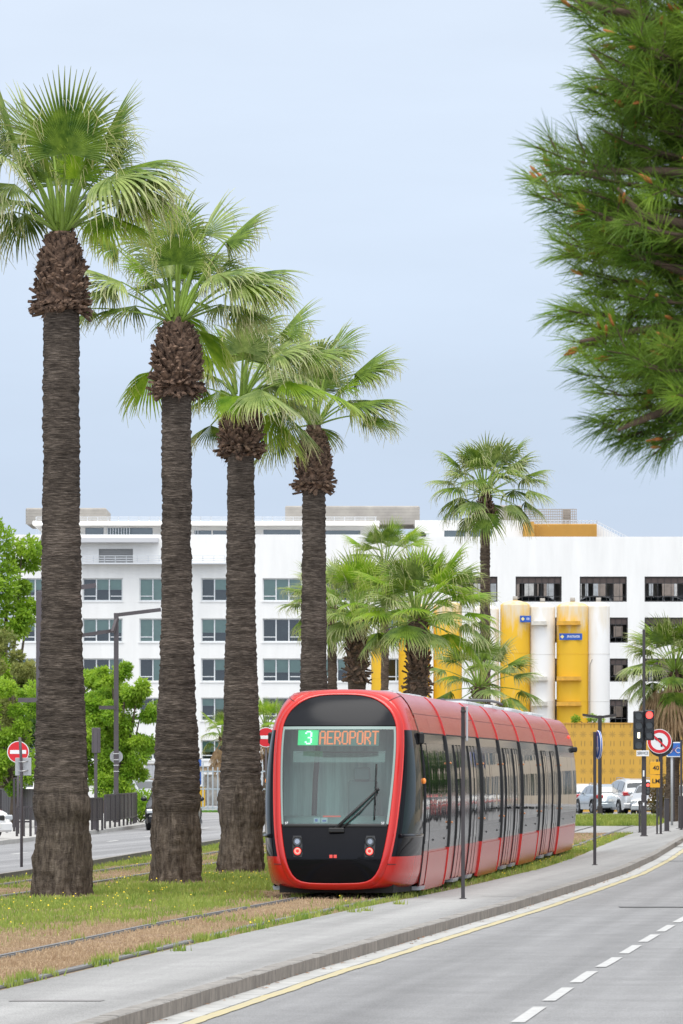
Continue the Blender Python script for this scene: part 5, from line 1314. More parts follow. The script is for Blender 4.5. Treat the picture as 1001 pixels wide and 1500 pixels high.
block('tan corner block with six floors closing the road, outside the right edge',24,268,48,14,24,mat('pale_tan_render',(.56,.48,.38),.85,var=.1,vscale=.4),6)
# ------------------------------------------------------------------ cars
def paint(name,col,metal=.3): 
    m=mat(name,col,.3,metal,.5,coat=1.); return m
C_tyre=mat('tyre',(.018,.018,.018),.85); C_rim=mat('rim_alloy',(.38,.39,.40),.35,.7); C_glass=glossy('car_glass',(.015,.02,.022),.03,spec=.8); C_trim=mat('car_trim_black',(.02,.02,.021),.5)
C_tail=mat('tail_light_red',(.42,.012,.015),.2,coat=1.); C_head=mat('headlight_clear',(.55,.58,.6),.12,.3,coat=1.); C_plate=mat('number_plate',(.7,.7,.66),.5); C_under=mat('car_underside',(.015,.015,.015),.9)
KINDS={ # length,width,height, profile of bonnet/roof: top line (x from rear 0 .. front 1, z), glass line
 'estate':dict(L=4.55,W=1.80,H=1.46,top=[(0,.62),(.01,.98),(.03,1.02),(.10,1.36),(.2,1.44),(.45,1.46),(.58,1.40),(.735,1.02),(.80,.95),(.93,.84),(.985,.70),(1,.52)],belt=[(0,.92),(.03,.99),(.45,.96),(.74,.93),(1,.6)],g=(.055,.715)),
 'mpv':dict(L=4.7,W=1.88,H=1.73,top=[(0,.6),(.008,1.0),(.02,1.08),(.055,1.55),(.10,1.66),(.3,1.73),(.5,1.71),(.62,1.62),(.80,1.14),(.86,1.04),(.96,.88),(.99,.7),(1,.5)],belt=[(0,1.02),(.02,1.05),(.5,1.02),(.80,1.02),(1,.7)],g=(.03,.79)),
 'hatch':dict(L=4.0,W=1.74,H=1.47,top=[(0,.6),(.01,.95),(.03,1.0),(.10,1.34),(.17,1.42),(.4,1.47),(.55,1.42),(.73,1.04),(.80,.96),(.94,.82),(.985,.68),(1,.5)],belt=[(0,.95),(.03,.98),(.45,.95),(.73,.95),(1,.65)],g=(.05,.715)),
 'suv':dict(L=4.3,W=1.80,H=1.52,top=[(0,.65),(.01,1.0),(.03,1.05),(.09,1.4),(.16,1.49),(.4,1.52),(.55,1.48),(.72,1.12),(.78,1.05),(.94,.95),(.985,.78),(1,.55)],belt=[(0,1.0),(.03,1.03),(.45,1.0),(.73,1.03),(1,.7)],g=(.045,.71)),
 'van':dict(L=5.2,W=1.95,H=2.05,top=[(0,.6),(.005,1.2),(.01,1.9),(.03,2.02),(.3,2.05),(.66,2.04),(.72,1.96),(.86,1.25),(.90,1.16),(.985,1.0),(.995,.8),(1,.5)],belt=[(0,1.15),(.3,1.15),(.86,1.16),(1,.9)],g=(.55,.855)),
}
def make_car(kind,label,pm,loc,rz,group=None,name='parked_car',plain=False):
    """body axis: +x is forward, origin on the ground at the centre"""
    K=KINDS[kind]; L_,W=K['L'],K['W']; t=thing(name,label,'van' if kind=='van' else 'car',loc,rz,group)
    us=sorted(set(list(np.linspace(0,1,41))+[p[0] for p in K['top']])); top=smooth(K['top']) if False else (lambda u:interp(u,K['top'])); belt=lambda u:interp(u,K['belt'])
    wr=.165*L_  # front/rear axle inset
    ax=[.185,.805]; R_=.325 if kind!='suv' else .34
    def halfw(u): # plan shape
        e=min(u,1-u); return W/2*(1-.16*max(0,1-e/.09)**2-.04*max(0,1-e/.25))
    rows=[]
    for u in us:
        zt=top(u); zb=min(belt(u),zt-.02); hwid=halfw(u); lo=.22 if .03<u<.97 else .30
        # wheel arches: lift the sill
        ar=[]
        for a in ax:
            d=abs(u-a)*L_
            if d<R_+.09: lo=max(lo,R_+math.sqrt((R_+.09)**2-d*d))
        lo=min(lo,zb-.08)
        rel=max(0,zt-zb); tw=hwid-.05-.16*rel/.5 if rel>.05 else hwid-.10
        rows.append([(0,lo+0,)]*0+[(hwid-.03,lo),(hwid,lerp(lo,zb,.35)),(hwid,lerp(lo,zb,.6)),(hwid-.015,lerp(lo,zb,.85)),(hwid-.05,zb),(lerp(hwid-.06,tw,.5),lerp(zb,zt,.5)),(tw,max(zb+.01,zt-.05) if rel>.08 else lerp(zb,zt,.8)),(tw-.12,zt-.004),(tw*.45,zt+.012),(0,zt+.015)])
    def P(u,w,z): return ((u-.5)*L_,w,z)
    b=MB()
    for sg in(1,-1): b.grid([[P(u,sg*w,z) for w,z in r] for u,r in zip(us,rows)],0,True,flip=sg<0)
    for u,r in((us[0],rows[0]),(us[-1],rows[-1])):
        b.grid([[P(u,w,z) for w,z in r],[P(u,-w,z) for w,z in r]],0,False)
    body=b.build('body',pm,t,rec=True)
    import bmesh
    bm=bmesh.new();bm.from_mesh(body.data);bmesh.ops.remove_doubles(bm,verts=bm.verts[:],dist=1e-3);bmesh.ops.recalc_face_normals(bm,faces=bm.faces[:]);bm.to_mesh(body.data);bm.free()
    # side glass: panels laid just proud of the cabin flank
    ga,gb=K['g']
    for sg in(1,-1):
        g=MB(); n_=3 if kind!='van' else 1; spans=[(lerp(ga+.05,gb-.03,i/n_)+.008,lerp(ga+.05,gb-.03,(i+1)/n_)-.008) for i in range(n_)]
        for (ua,ub) in spans:
            rr=[]
            for u in np.linspace(ua,ub,8):
                zt=top(u);zb=belt(u);hwid=halfw(u);rel=max(.001,zt-zb);tw=hwid-.05-.16*rel/.5 if rel>.05 else hwid-.1
                z1=zt-.09;z0=zb+.03; z1=max(z1,z0+.005)
                f=lambda z:lerp(hwid-.06,tw,(z-zb)/rel)+.012+.01
                rr.append([P(u,sg*f(z0),z0),P(u,sg*f((z0+z1)/2),(z0+z1)/2),P(u,sg*f(z1),z1)])
            g.grid(rr,0,True,flip=sg<0)
        g.build('side_glass',C_glass,t,rec=False)
    def cross(ua,ub,inset,nm,za=None):
        g=MB(); rr=[]
        for u in np.linspace(ua,ub,6):
            zt=top(u)+.012;zb=belt(u);hwid=halfw(u);rel=max(0,zt-zb);tw=(hwid-.05-.16*rel/.5 if rel>.05 else hwid-.1)-inset
            rr.append([P(u+(-.004 if ub<.5 else .004),q*tw,zt+.006-.02*q*q) for q in np.linspace(-1,1,7)])
        g.grid(rr,0,True); g.build(nm,C_glass,t)
    T=K['top']
    if kind!='van': cross(.036,.088 if kind!='mpv' else .052,.05,'rear_window')
    fw=[p for p in T if p[0]>.5 and p[1]>1.0]
    ua=next(p[0] for p in T if p[0]>=.53 and p[0]<.75); ub=next(p[0] for p in T if p[0]>ua and p[0]>.7)
    cross(ua+.02,ub-.012,.06,'windscreen')
    if plain: wn=4
    for a in ax:
        for sg in(1,-1):
            w=MB(); c=Vector(P(a,sg*(W/2-.11),R_)); o=Vector((0,sg*.10,0))
            w.tube([c-o,c-o*.9+Vector((0,0,0)),c+o*.8,c+o],[R_*.93,R_,R_,R_*.93],26,0)
            wo=w.build('wheel',C_tyre,t)
            r_=MB(); r_.disk(c+o*1.02,(0,sg,0),R_*.62,20,0,.02)
            for k in range(5): q=k*1.2566; r_.bar(c+o*1.15,c+o*1.12+Vector((math.cos(q)*R_*.6,0,math.sin(q)*R_*.6)),.07,.03)
            r_.build('rim',C_rim,wo)
            ar=MB(); ar.tube([Vector(P(a,sg*(halfw(a)+.004),R_))+Vector((math.cos(q)*(R_+.07),0,math.sin(q)*(R_+.07))) for q in np.linspace(.1,math.pi-.1,13)],.022,5,0); ar.build('arch_trim',C_trim,t)
    f=MB(); f.box(P(.10,-W/2+.2,.2),P(.9,W/2-.2,.5)); f.build('underside',C_under,t)
    for sg in(1,-1):
        zb=belt(.02); l=MB(); xx=-L_/2
        if kind=='mpv': l.bbox((xx-.01,min(sg*.52,sg*.9),zb-.16),(xx+.34,max(sg*.52,sg*.9),zb+.06),.05)
        else: l.bbox((xx-.012,min(sg*.5,sg*(W/2-.04)),zb-.22),(xx+.22,max(sg*.5,sg*(W/2-.04)),zb-.02),.05)
        l.build('tail_light',C_tail,t)
        l=MB(); hz=top(.985)-.02; l.bbox((L_/2-.42,min(sg*.48,sg*(halfw(.95)+.012)),hz-.10),(L_/2-.03,max(sg*.48,sg*(halfw(.95)+.012)),hz+.05),.05); l.build('headlight',C_head,t)
        m_=MB(); zb=belt(.70); m_.sphere(P(.69,sg*(W/2+.10),zb+.10),.11,10,0,(.7,1.0,.75)); m_.bar(P(.69,sg*(W/2-.06),zb+.04),P(.69,sg*(W/2+.05),zb+.08),.05,.04); m_.build('mirror',pm,t)
        h=MB()
        for u in(.40,.60): h.bbox(tuple(Vector(P(u,sg*(W/2+.012),.87))-Vector((.09,.012,.014))),tuple(Vector(P(u,sg*(W/2+.012),.87))+Vector((.09,.012,.014))),.006)
        for u in(.30,.50,.71): h.add([P(u,sg*(W/2+.0035),.32),P(u+.0025,sg*(W/2+.0035),.32),P(u+.0025,sg*(W/2-.004),.9),P(u,sg*(W/2-.004),.9)],[(0,1,2,3)],1)
        h.build('door_handle',[pm,C_trim],t)
    b=MB(); b.bbox((-L_/2-.035,-W/2+.06,.30),(-L_/2+.2,W/2-.06,.56),.06); b.build('rear_bumper',pm,t)
    b=MB(); b.bbox((L_/2-.22,-W/2+.10,.24),(L_/2+.03,W/2-.10,.52),.06); b.build('front_bumper',pm,t)
    b=MB(); b.bbox((L_/2-.1,-.45,.56),(L_/2+.012,.45,.70),.03); b.build('grille',C_trim,t)
    b=MB(); b.box((-L_/2-.045,-.26,.62 if kind!='mpv' else .80),(-L_/2-.0,.26,.73 if kind!='mpv' else .91)); b.box((L_/2+.03,-.26,.36),(L_/2+.04,.26,.47)); b.build('number_plate',C_plate,t)
    if kind in('mpv','estate'):
        b=MB()
        for sg in(1,-1): b.tube([P(.16,sg*(W/2-.30),top(.16)+.01),P(.2,sg*(W/2-.30),top(.2)+.06),P(.52,sg*(W/2-.30),top(.5)+.06),P(.56,sg*(W/2-.30),top(.56)+.0)],.018,6)
        b.build('roof_rail',C_rim,t)
    return t
P_sil=paint('silver_paint',(.50,.52,.54),.5); P_sil2=paint('pale_silver_paint',(.60,.61,.61),.4); P_wht=paint('white_paint',(.75,.75,.74),0.); P_gry=paint('blue_grey_paint',(.40,.45,.48),.5); P_bei=paint('beige_paint',(.45,.45,.36),.3); P_blk=mat('black_paint',(.010,.011,.014),.3,0,.4,coat=.25)
GRP='cars parked along the ochre wall'
make_car('mpv','silver people carrier with red tail lights, rear three quarters towards the viewer',P_sil2,(pxx(925,247),248.0,.03),R(100),GRP)
make_car('estate','pale blue grey estate car parked left of the silver people carrier',P_gry,(pxx(884,249),250.0,.03),R(101),GRP)
make_car('hatch','white car with only its rear showing behind the tram tail',P_wht,(pxx(858,253),255.5,.03),R(101),GRP)
make_car('hatch','silver hatchback nose-on just left of the traffic light post',P_sil,(pxx(957,243),243.6,.03),R(-100),GRP)
make_car('estate','beige car at the right edge behind the posts',P_bei,(pxx(1009,243.5),245.0,.03),R(-128),GRP)
GL='vehicles on the left road'
make_car('hatch','white car half cut off by the left edge beside the kerb',P_wht,(pxx(-92,140),141.0,.2),R(-38),GL)
make_car('hatch','black car facing the viewer behind the second palm trunk',P_blk,(pxx(252.5,172),173.5,.12),R(-91),GL,'car')
make_car('van','white van parked behind the railing at the left edge',P_wht,(pxx(14,222),222,.25),R(-25),GL)
make_car('hatch','silver car parked behind the curved railing beside the green tree',P_sil,(pxx(206,232),236,.25),R(-60),GL)
# row across the road, mirrored in the flank of the tram
c0=make_car('hatch','white hatchback first in the line parked across the road',P_wht,(float(fx(KERB,150))+8.3,150,-.15),R(84),'cars parked across the road')
c1=make_car('estate','dark grey estate second in the line parked across the road',mat('dark_grey_paint',(.03,.032,.035),.3,.2,coat=.5),(float(fx(KERB,156.6))+8.3,156.6,-.15),R(84),'cars parked across the road')
c2=make_car('mpv','red people carrier sixth in the line parked across the road',mat('dark_red_paint',(.30,.015,.012),.3,.1,coat=.5),(float(fx(KERB,183))+8.3,183,-.15),R(82),'cars parked across the road')
for i,wd in enumerate(('third','fourth','fifth','','seventh','eighth','ninth','tenth','eleventh','twelfth','thirteenth')):
    y=150+6.6*(i+2)
    if not wd: continue
    k=(1,0,1,0,1,1,0,1,0,1,1)[i]; dup(c1 if k else c0,(float(fx(KERB,y))+8.3,y,-.15),R(84-i*.8),('dark grey estate %s in the line parked across the road' if k else 'white hatchback %s in the line parked across the road')%wd)
# cars on the open decks of the car park
GD='cars standing on the car park decks'
deckz=[pxz(q,D4)-.9 for p,q in lv]
cars_d=[(681,0,'dark hatchback in the leftmost top bay of the car park',P_blk),(770,0,'dark car left in the top bay above the yellow silos',P_blk),(797,0,'silver car right in the top bay above the yellow silos',P_sil),(862,0,'pale car in the top bay above the white silo',P_wht),(957,0,'pale car left in the rightmost top bay',P_sil),(985,0,'white car right in the rightmost top bay',P_wht),(902,1,'dark car in the narrow bay of the second deck',P_blk),(905,2,'grey car in the narrow bay of the third deck',P_gry),(906,3,'black car in the lowest narrow bay',P_blk),(965,1,'pale car in the wide right bay of the second deck',P_sil)]
first=None
for px,r_,lb,pm in cars_d:
    make_car('hatch',lb,pm,(pxx(px+1,D4+3),D4+3.2,deckz[r_]),R(0 if px%2 else 180),GD)
# ------------------------------------------------------------------ street furniture
M_pole=mat('pole_brown_grey',(.045,.038,.040),.5,var=.12,vscale=4)
M_polel=mat('pole_plum_grey',(.085,.072,.078),.55,var=.1,vscale=4)
M_sback=mat('sign_back_grey',(.42,.43,.44),.5,.2)
M_sred=mat('sign_red',(.62,.012,.02),.4); M_swht=mat('sign_white',(.78,.78,.78),.4); M_sblk=mat('sign_black',(.015,.015,.016),.4)
def ground(x,y): return 0.
def pole(t,h,w=.07,dp=None,m=None,cap=True):
    b=MB(); dp=dp or w; b.bbox((-w/2,-dp/2,-.05),(w/2,dp/2,h),.008); b.bbox((-w*.9,-dp*.9,-.03),(w*.9,dp*.9,.012),.004)
    return b.build('post',m or M_pole,t)
# slim post with edge-on sign beside the tram
t=thing('sign_post','black post on the pavement in front of the tram flank, its sign turned edge-on','sign',(pxx(678.5,84.5),84.5,0)); h=pxz(1035,84.5)
pole(t,h,.062,.062)
s=MB(); s.bbox((.045,-.34,h-.57),(.075,.30,h-.0),.01); so_=s.build('sign_plate',M_sback,t)
for z in(h-.08,h-.5):
    s=MB(); s.bbox((-.04,-.045,z-.018),(.05,.045,z+.018),.004); s.build('clamp',M_dk,t)
# post with blue keep-left disc
d=115.; t=thing('sign_post','black post with round blue arrow sign turned almost edge-on, farther along the pavement','sign',(pxx(871.5,d),d,0)); h=pxz(1072,d)
pole(t,h,.068)
M=Matrix.Translation((.075,-.0,pxz(1091,d)))@Matrix.Rotation(R(101),4,'Z')@Matrix.Rotation(R(90),4,'X')
s=MB(); s.tube([(0,0,-.012),(0,0,.012)],.325,36,0,True,False); s.v=[tuple(M@Vector(v)) for v in s.v]; so_=s.build('sign_disc',mat('traffic_blue',(.015,.10,.42),.4),t)
s=MB()
s.tube([(math.cos(q)*.31,math.sin(q)*.31,.012) for q in np.linspace(0,6.2832,41)],.014,5,0,False,True)
s.prism([(-.04,-.2,.013),(.04,-.2,.013),(.04,.05,.013),(.11,.05,.013),(0,.22,.013),(-.11,.05,.013),(-.04,.05,.013)],(0,0,.004))
s2=[tuple(M@Matrix.Rotation(R(0),4,'Z')@Vector(v)) for v in s.v]
M3=M@Matrix.Rotation(math.pi,4,'X'); s.v=[tuple(M@Vector(v)) for v in s.v]; s.build('white_arrow',M_swht,so_)
s=MB(); s.tube([(math.cos(q)*.31,math.sin(q)*.31,.012) for q in np.linspace(0,6.2832,41)],.014,5,0,False,True); s.prism([(-.04,-.2,.013),(.04,-.2,.013),(.04,.05,.013),(.11,.05,.013),(0,.22,.013),(-.11,.05,.013),(-.04,.05,.013)],(0,0,.004)); s.v=[tuple(M3@Vector(v)) for v in s.v]; s.build('white_arrow',M_swht,so_)
# traffic signal
d=166.; X=pxx(943.5,d); t=thing('traffic_signal','tall dark post carrying two traffic light heads, the right one red','traffic light',(X,d,0)); u=d/F
b=MB(); b.bbox((-.07,-.07,-.05),(.07,.07,pxz(1045,d)),.01); b.bbox((-.045,-.045,pxz(1045,d)),(.045,.045,pxz(922,d)),.01); b.bbox((-.12,-.12,-.03),(.12,.12,.03),.01); b.bbox((-.085,-.085,.03),(.085,.085,1.35),.01); b.build('post',M_pole,t)
M_hd=mat('signal_black',(.02,.021,.024),.5); M_off=mat('signal_lens_off',(.045,.05,.045),.25,coat=.5)
def sighead(xc,wpx,pt,pb,lit,n):
    w=wpx*u; z1=pxz(pt,d);z0=pxz(pb,d); b=MB(); b.bbox((xc-w/2,-.16,z0),(xc+w/2,.02,z1),.03)
    b.bbox((xc-.03,.0,lerp(z0,z1,.2)),(xc+.03,.06,lerp(z0,z1,.3)),.01); b.bbox((xc-.03,.0,lerp(z0,z1,.8)),(xc+.03,.06,lerp(z0,z1,.9)),.01)
    ho=b.build('signal_head',M_hd,t)
    for k in range(n):
        zc=lerp(z1,z0,(k+.5)/n); r=min(w*.36,(z1-z0)/n*.42)
        l=MB(); l.disk((xc,-.165,zc),(0,-1,0),r,24,0,.012)
        if lit.get(k)=='bar': l.box((xc-.035,-.182,zc-r*.75),(xc+.035,-.173,zc+r*.75),1)
        l.build('lens',[M_off if lit.get(k)!='red' else mat('signal_red_lit',(.8,.05,.04),.3,emit=(1,.05,.04),estr=2.2),mat('signal_white_lit',(1,.95,.8),.3,emit=(1,.9,.6),estr=1.6)],ho)
        v=MB(); v.tube([(xc+math.cos(q)*r*1.08,-.25+.10*max(0,-math.sin(q)),zc+math.sin(q)*r*1.08) for q in np.linspace(-.5,math.pi+.5,17)],.012,5,0,False); rows=[[(xc+math.cos(q)*r*1.08,y,zc+math.sin(q)*r*1.08) for q in np.linspace(-.35,math.pi+.35,15)] for y in(-.15,-.27)]; v.grid(rows,0,True); v.build('visor',M_hd,ho)
sighead((935.5-943.5)*u,15.5,1041.5,1098.5,{2:'bar'},4)
sighead((951-943.5)*u,14.5,1040,1084.5,{0:'red'},3)
b=MB(); z=pxz(1103.5,d); b.bbox(((932-943.5)*u,-.19,z-.095),((950.5-943.5)*u,-.17,z+.095),.01); pl=b.build('plate',M_swht,t)
text_mesh('lettering','SERVICE',.125,M_sblk,pl,((941.3-943.5)*u,-.192,z),(R(90),0,0),.001,.78)
b=MB(); zc=pxz(1155,d); b.bbox((.06,-.1,zc-.22),(.19,.02,zc+.22),.03); rp_=b.build('repeater_box',M_hd,t)
b=MB(); b.disk((.125,-.105,zc+.11),(0,-1,0),.05,16,0,.01); b.build('repeater_lens',mat('signal_red_lit',(.8,.05,.04)),rp_)
b=MB(); b.disk((.125,-.105,zc-.01),(0,-1,0),.045,16,0,.01); b.disk((.125,-.105,zc-.12),(0,-1,0),.045,16,0,.01); b.build('repeater_lens',M_off,rp_)
for (z,hh) in((pxz(1133,d),.10),(pxz(1178,d),.05)): b=MB(); b.box((-.04,-.089,z-hh),(.01,-.086,z+hh)); b.build('sticker',M_swht,t)
# twin-arm lamp posts
def tlamp(px,d,ptop,pa,pb,label,w):
    t=thing('street_lamp',label,'street lamp',(pxx(px,d),d,0),group='twin arm street lamps on the right'); u=d/F; h=pxz(ptop,d)
    b=MB(); b.bbox((-w/2,-w/2,-.05),(w/2,w/2,h),.01); b.bbox((-w*.7,-w*.7,-.05),(w*.7,w*.7,.5),.01); b.build('post',M_pole,t)
    for s,e in((-1,pa),(1,pb)):
        b=MB(); xe=(e-px)*u; b.add([],[]); b.prism([(0,-.07,h-.16),(xe,-.07,h-.02),(xe,-.07,h+.09),(0,-.07,h-.03)] if s>0 else [(0,-.07,h-.03),(xe,-.07,h+.09),(xe,-.07,h-.02),(0,-.07,h-.16)],(0,.14,0)); ao=b.build('arm',M_pole,t,rec=True)
        b=MB(); b.box((min(xe*.45,xe*.95),-.06,h-.10),(max(xe*.45,xe*.95),.06,h-.075)); b.build('lamp_panel',mat('lamp_lens',(.45,.45,.42),.3),ao)
    return t
tlamp(879,238,1048,853.5,903,'twin arm street lamp in front of the ochre wall, left of the traffic light',.17)
tlamp(968,226,1042,945,995,'twin arm street lamp just behind the no left turn sign',.17)
# no left turn sign
d=172.; t=thing('no_left_turn_sign','round no left turn sign on thin dark post right of the signal','sign',(pxx(968.2,d),d,0)); u=d/F
pole(t,pxz(1068,d),.075); zc=pxz(1086,d); xo=(966-968.2)*u; r=18*u
s=MB(); s.disk((xo,-.06,zc),(0,-1,0),r,40,0,.03); so_=s.build('sign_disc',M_swht,t)
s=MB(); n=48
s.grid([[(xo+math.cos(q)*rr,-.079,zc+math.sin(q)*rr) for q in np.linspace(0,6.2832,n+1)] for rr in(r*.70,r*.95)],0,False); 
s.add([(xo-r*.55,-.085,zc+r*.62),(xo-r*.64,-.085,zc+r*.5),(xo+r*.55,-.085,zc-r*.62),(xo+r*.64,-.085,zc-r*.5)],[(0,1,2,3)]); s.build('red_ring',M_sred,so_)
s=MB(); y=-.081; s.add([(xo+r*.1,y,zc-r*.45),(xo+r*.25,y,zc-r*.45),(xo+r*.25,y,zc+r*.05),(xo+r*.1,y,zc+r*.0)],[(0,1,2,3)])
pts=[(xo+r*(-.02+.2*math.cos(q)+.02),y,zc+r*(.03+.2*math.sin(q))) for q in np.linspace(0,math.pi/2,6)]
s.add([(xo+r*.25,y,zc+r*.0),(xo+r*.2,y,zc+r*.2),(xo+r*.05,y,zc+r*.28),(xo-r*.2,y,zc+r*.28),(xo-r*.2,y,zc+r*.13),(xo+r*.02,y,zc+r*.13),(xo+r*.1,y,zc+r*.0)],[tuple(range(7))])
s.poly([(xo-r*.2,y,zc+r*.38),(xo-r*.42,y,zc+r*.2),(xo-r*.2,y,zc+r*.03)]); s.build('arrow',M_sblk,so_)
s=MB(); s.disk((xo+.05,.02,zc-.1),(0,-1,0),r*1.02,32,0,.02); s.build('rear_disc',M_sblk,t)
# yellow signs
t=thing('route_sign','two small yellow square signs, 40 above LM, on thin post','sign',(pxx(962,d),d-.3,0))
pole(t,pxz(1112,d),.06)
for (pa,pb,txt) in((1116,1134.5,'40'),(1135.5,1153.5,'LM')):
    s=MB(); s.bbox(((951.5-962)*u,-.075,pxz(pb,d)),((966-962)*u,-.05,pxz(pa,d)),.008); so_=s.build('yellow_plate',mat('sign_amber',(.80,.40,.015),.5),t)
    text_mesh('lettering',txt,.21,M_sblk,so_,((960.2-962)*u,-.078,(pxz(pa,d)+pxz(pb,d))/2),(R(90),0,0),.001,1.0)
# blue square sign
d=200.; u=d/F; t=thing('info_sign','square blue sign with red strokes on pale grey post by the palm','sign',(pxx(984.5,d),d,0))
b=MB(); b.cyl((0,0,-.05),(0,0,pxz(1087,d)),.05,None,12); b.build('post',M_sback,t)
s=MB(); s.bbox((-8*u,-.09,pxz(1109,d)),(13*u,-.06,pxz(1087,d)),.008); so_=s.build('sign_plate',M_swht,t)
s=MB(); s.box((-6.5*u,-.094,pxz(1107.5,d)),(12*u,-.091,pxz(1088.5,d))); s.build('blue_field',mat('traffic_blue2',(.03,.16,.55),.4),so_)
s=MB(); zc=pxz(1098,d)
for sg in(-1,1): s.bar((2.5*u-sg*.16,-.097,zc-.16),(2.5*u+sg*.16,-.097,zc+.16),.05,.006)
s.build('red_cross',mat('sign_orange_red',(.75,.12,.03),.4),so_)
s=MB()
for xx in(-.1,.24): s.tube([(xx+math.cos(q)*.1,-.099,zc-.03+math.sin(q)*.1) for q in np.linspace(0,6.2832,21)],.014,5,0,False)
s.build('white_mark',M_swht,so_)
# plain posts and pillars at the junction
def barepost(px,pb,pt,w,label,cat='bollard',nm='bollard',dp=None,band=True):
    d=dep(pb); t=thing(nm,label,cat,(pxx(px,d),d,0),group='dark posts at the junction'); pole(t,pxz(pt,d),w,dp)
    c=MB(); h=pxz(pt,d); c.bbox((-w/2-.006,-(dp or w)/2-.006,h-.001),(w/2+.006,(dp or w)/2+.006,h+.03),.006); c.build('cap',M_dk,t)
barepost(937.2,1219.5,1176.5,.07,'left one of the two short dark posts left of the signal post')
barepost(940.3,1219,1177,.06,'right one of the two short dark posts, touching the signal post')
barepost(977,1217.5,1171,.16,'broad waist high dark pillar right of the yellow signs',dp=.3)
barepost(998.5,1213.5,1167,.22,'broad dark pillar at the right edge of the frame',dp=.3)
barepost(987.3,1203.5,1091,.075,'tall thin dark post in front of the blue sign','post','post')
barepost(998.2,1215.5,1085,.08,'tall dark post rising from the pillar at the right edge','post','post')
# ---- left side: lamp posts, signs, railings
ZL=.12
def mastlamp(px,d,ptop,w,arms,label,disc=False):
    t=thing('street_lamp',label,'street lamp',(pxx(px,d),d,ZL+.13),group='tall street lamps on the left'); u=d/F; z0=ZL+.13; h=pxz(ptop,d)-z0
    b=MB(); b.bbox((-w/2,-w/2,-.05),(w/2,w/2,h),.01); b.bbox((-w*.75,-w*.75,-.05),(w*.75,w*.75,.25),.02); b.build('mast',M_polel,t)
    for (xa,ya,xb,yb) in arms:
        b=MB(); b.bar(((xa-px)*u,0,pxz(ya,d)-z0),((xb-px)*u,-.3,pxz(yb,d)-z0),.11,.13); a=b.build('arm',M_polel,t)
    return t,h,u,z0
mastlamp(58,150,866,.185,((58,868,141,858),(28,1025.5,58,1025.5)),'tall brown street lamp half hidden by the thickest palm trunk')
t,h,u,z0=mastlamp(170.5,186,898,.17,((170.5,901,236,893.5),(170.5,923,121,931),(172,905,166,926),(146,1036.5,170,1036.5)),'tall brown street lamp with bent arms before the light green tree')
b=MB(); b.disk((0,.12,pxz(1108.5,186)-z0),(0,-1,0),.235,28,0,.03); b.build('sign_back',M_sback,t)
b=MB()
for p in(1104,1113,1121,1130): b.bbox((-.1,-.1,pxz(p,186)-z0-.015),(.1,.1,pxz(p,186)-z0+.015),.004)
b.build('band',mat('steel_band',(.55,.55,.55),.4,.5),t)
d=163.; t=thing('traffic_signal','dark traffic light seen from behind on a square post near the curved railing','traffic light',(pxx(140.5,d),d,ZL+.12)); u=d/F; z0=ZL+.12
pole(t,pxz(1103,d)-z0,.10,m=M_polel); b=MB(); b.bbox((-5.7*u,-.1,pxz(1103,d)-z0),(6.8*u,.16,pxz(1066,d)-z0),.02); b.bbox((-.06,-.12,pxz(1103,d)-z0),(.06,-.1,pxz(1066,d)-z0),.01); b.build('signal_head',M_polel,t)
b=MB(); b.bbox((-4*u/2-.05,-.09,-.05),(.10,.09,pxz(1172,d)-z0),.01); b.build('post_base',M_polel,t)
# post with the back of a plate, and the no entry signs
d=106.; t=thing('sign_post','slightly bent grey post with back of a small square plate, left kerb','sign',(pxx(31.8,d),d,ZL)); u=d/F
b=MB(); b.tube([(0,0,-.05),(0,0,pxz(1150,d)-ZL),(-.01,0,pxz(1110,d)-ZL),(-.035,0,pxz(1080,d)-ZL)],.03,10); b.build('post',M_polel,t)
b=MB(); b.bbox(((22.3-31.8)*u,.04,pxz(1136,d)-ZL),((46-31.8)*u,.06,pxz(1110,d)-ZL),.02); so_=b.build('plate_back',M_sback,t)
for p in(1116,1129.5):
    b=MB(); b.tube([((27.5-31.8)*u,.035,pxz(p,d)-ZL),(-.05,-.02,pxz(p,d)-ZL),(.05,-.02,pxz(p,d)-ZL),((41-31.8)*u,.035,pxz(p-1.5,d)-ZL)],.012,6)
    b.build('clamp',mat('galvanised',(.5,.5,.5),.4,.6),so_)
def noentry(px,py,d,r,label,ph,z0=ZL):
    t=thing('no_entry_sign',label,'sign',(pxx(px,d),d,z0),group='no entry signs'); z=pxz(py,d)-z0
    b=MB(); b.cyl((-.0,0.06,-.05),(-.0,.06,z+.1),.035,None,10); b.build('post',M_polel,t)
    s=MB(); s.disk((0,0,z),(0,-1,0),r,40,0,.03); so_=s.build('sign_disc',M_swht,t)
    s=MB(); s.disk((0,-.019,z),(0,-1,0),r*.93,40,0,.004); s.build('red_field',M_sred,so_)
    s=MB(); s.bbox((-r*.74,-.026,z-r*.17),(r*.74,-.022,z+r*.17),.004); s.build('white_bar',M_swht,so_)
noentry(26.8,1101.5,152,.325,'round no entry sign behind the bent post at the left',2.7)
noentry(390,1080,205,.40,'round no entry sign half hidden by the left side of the tram',3.)
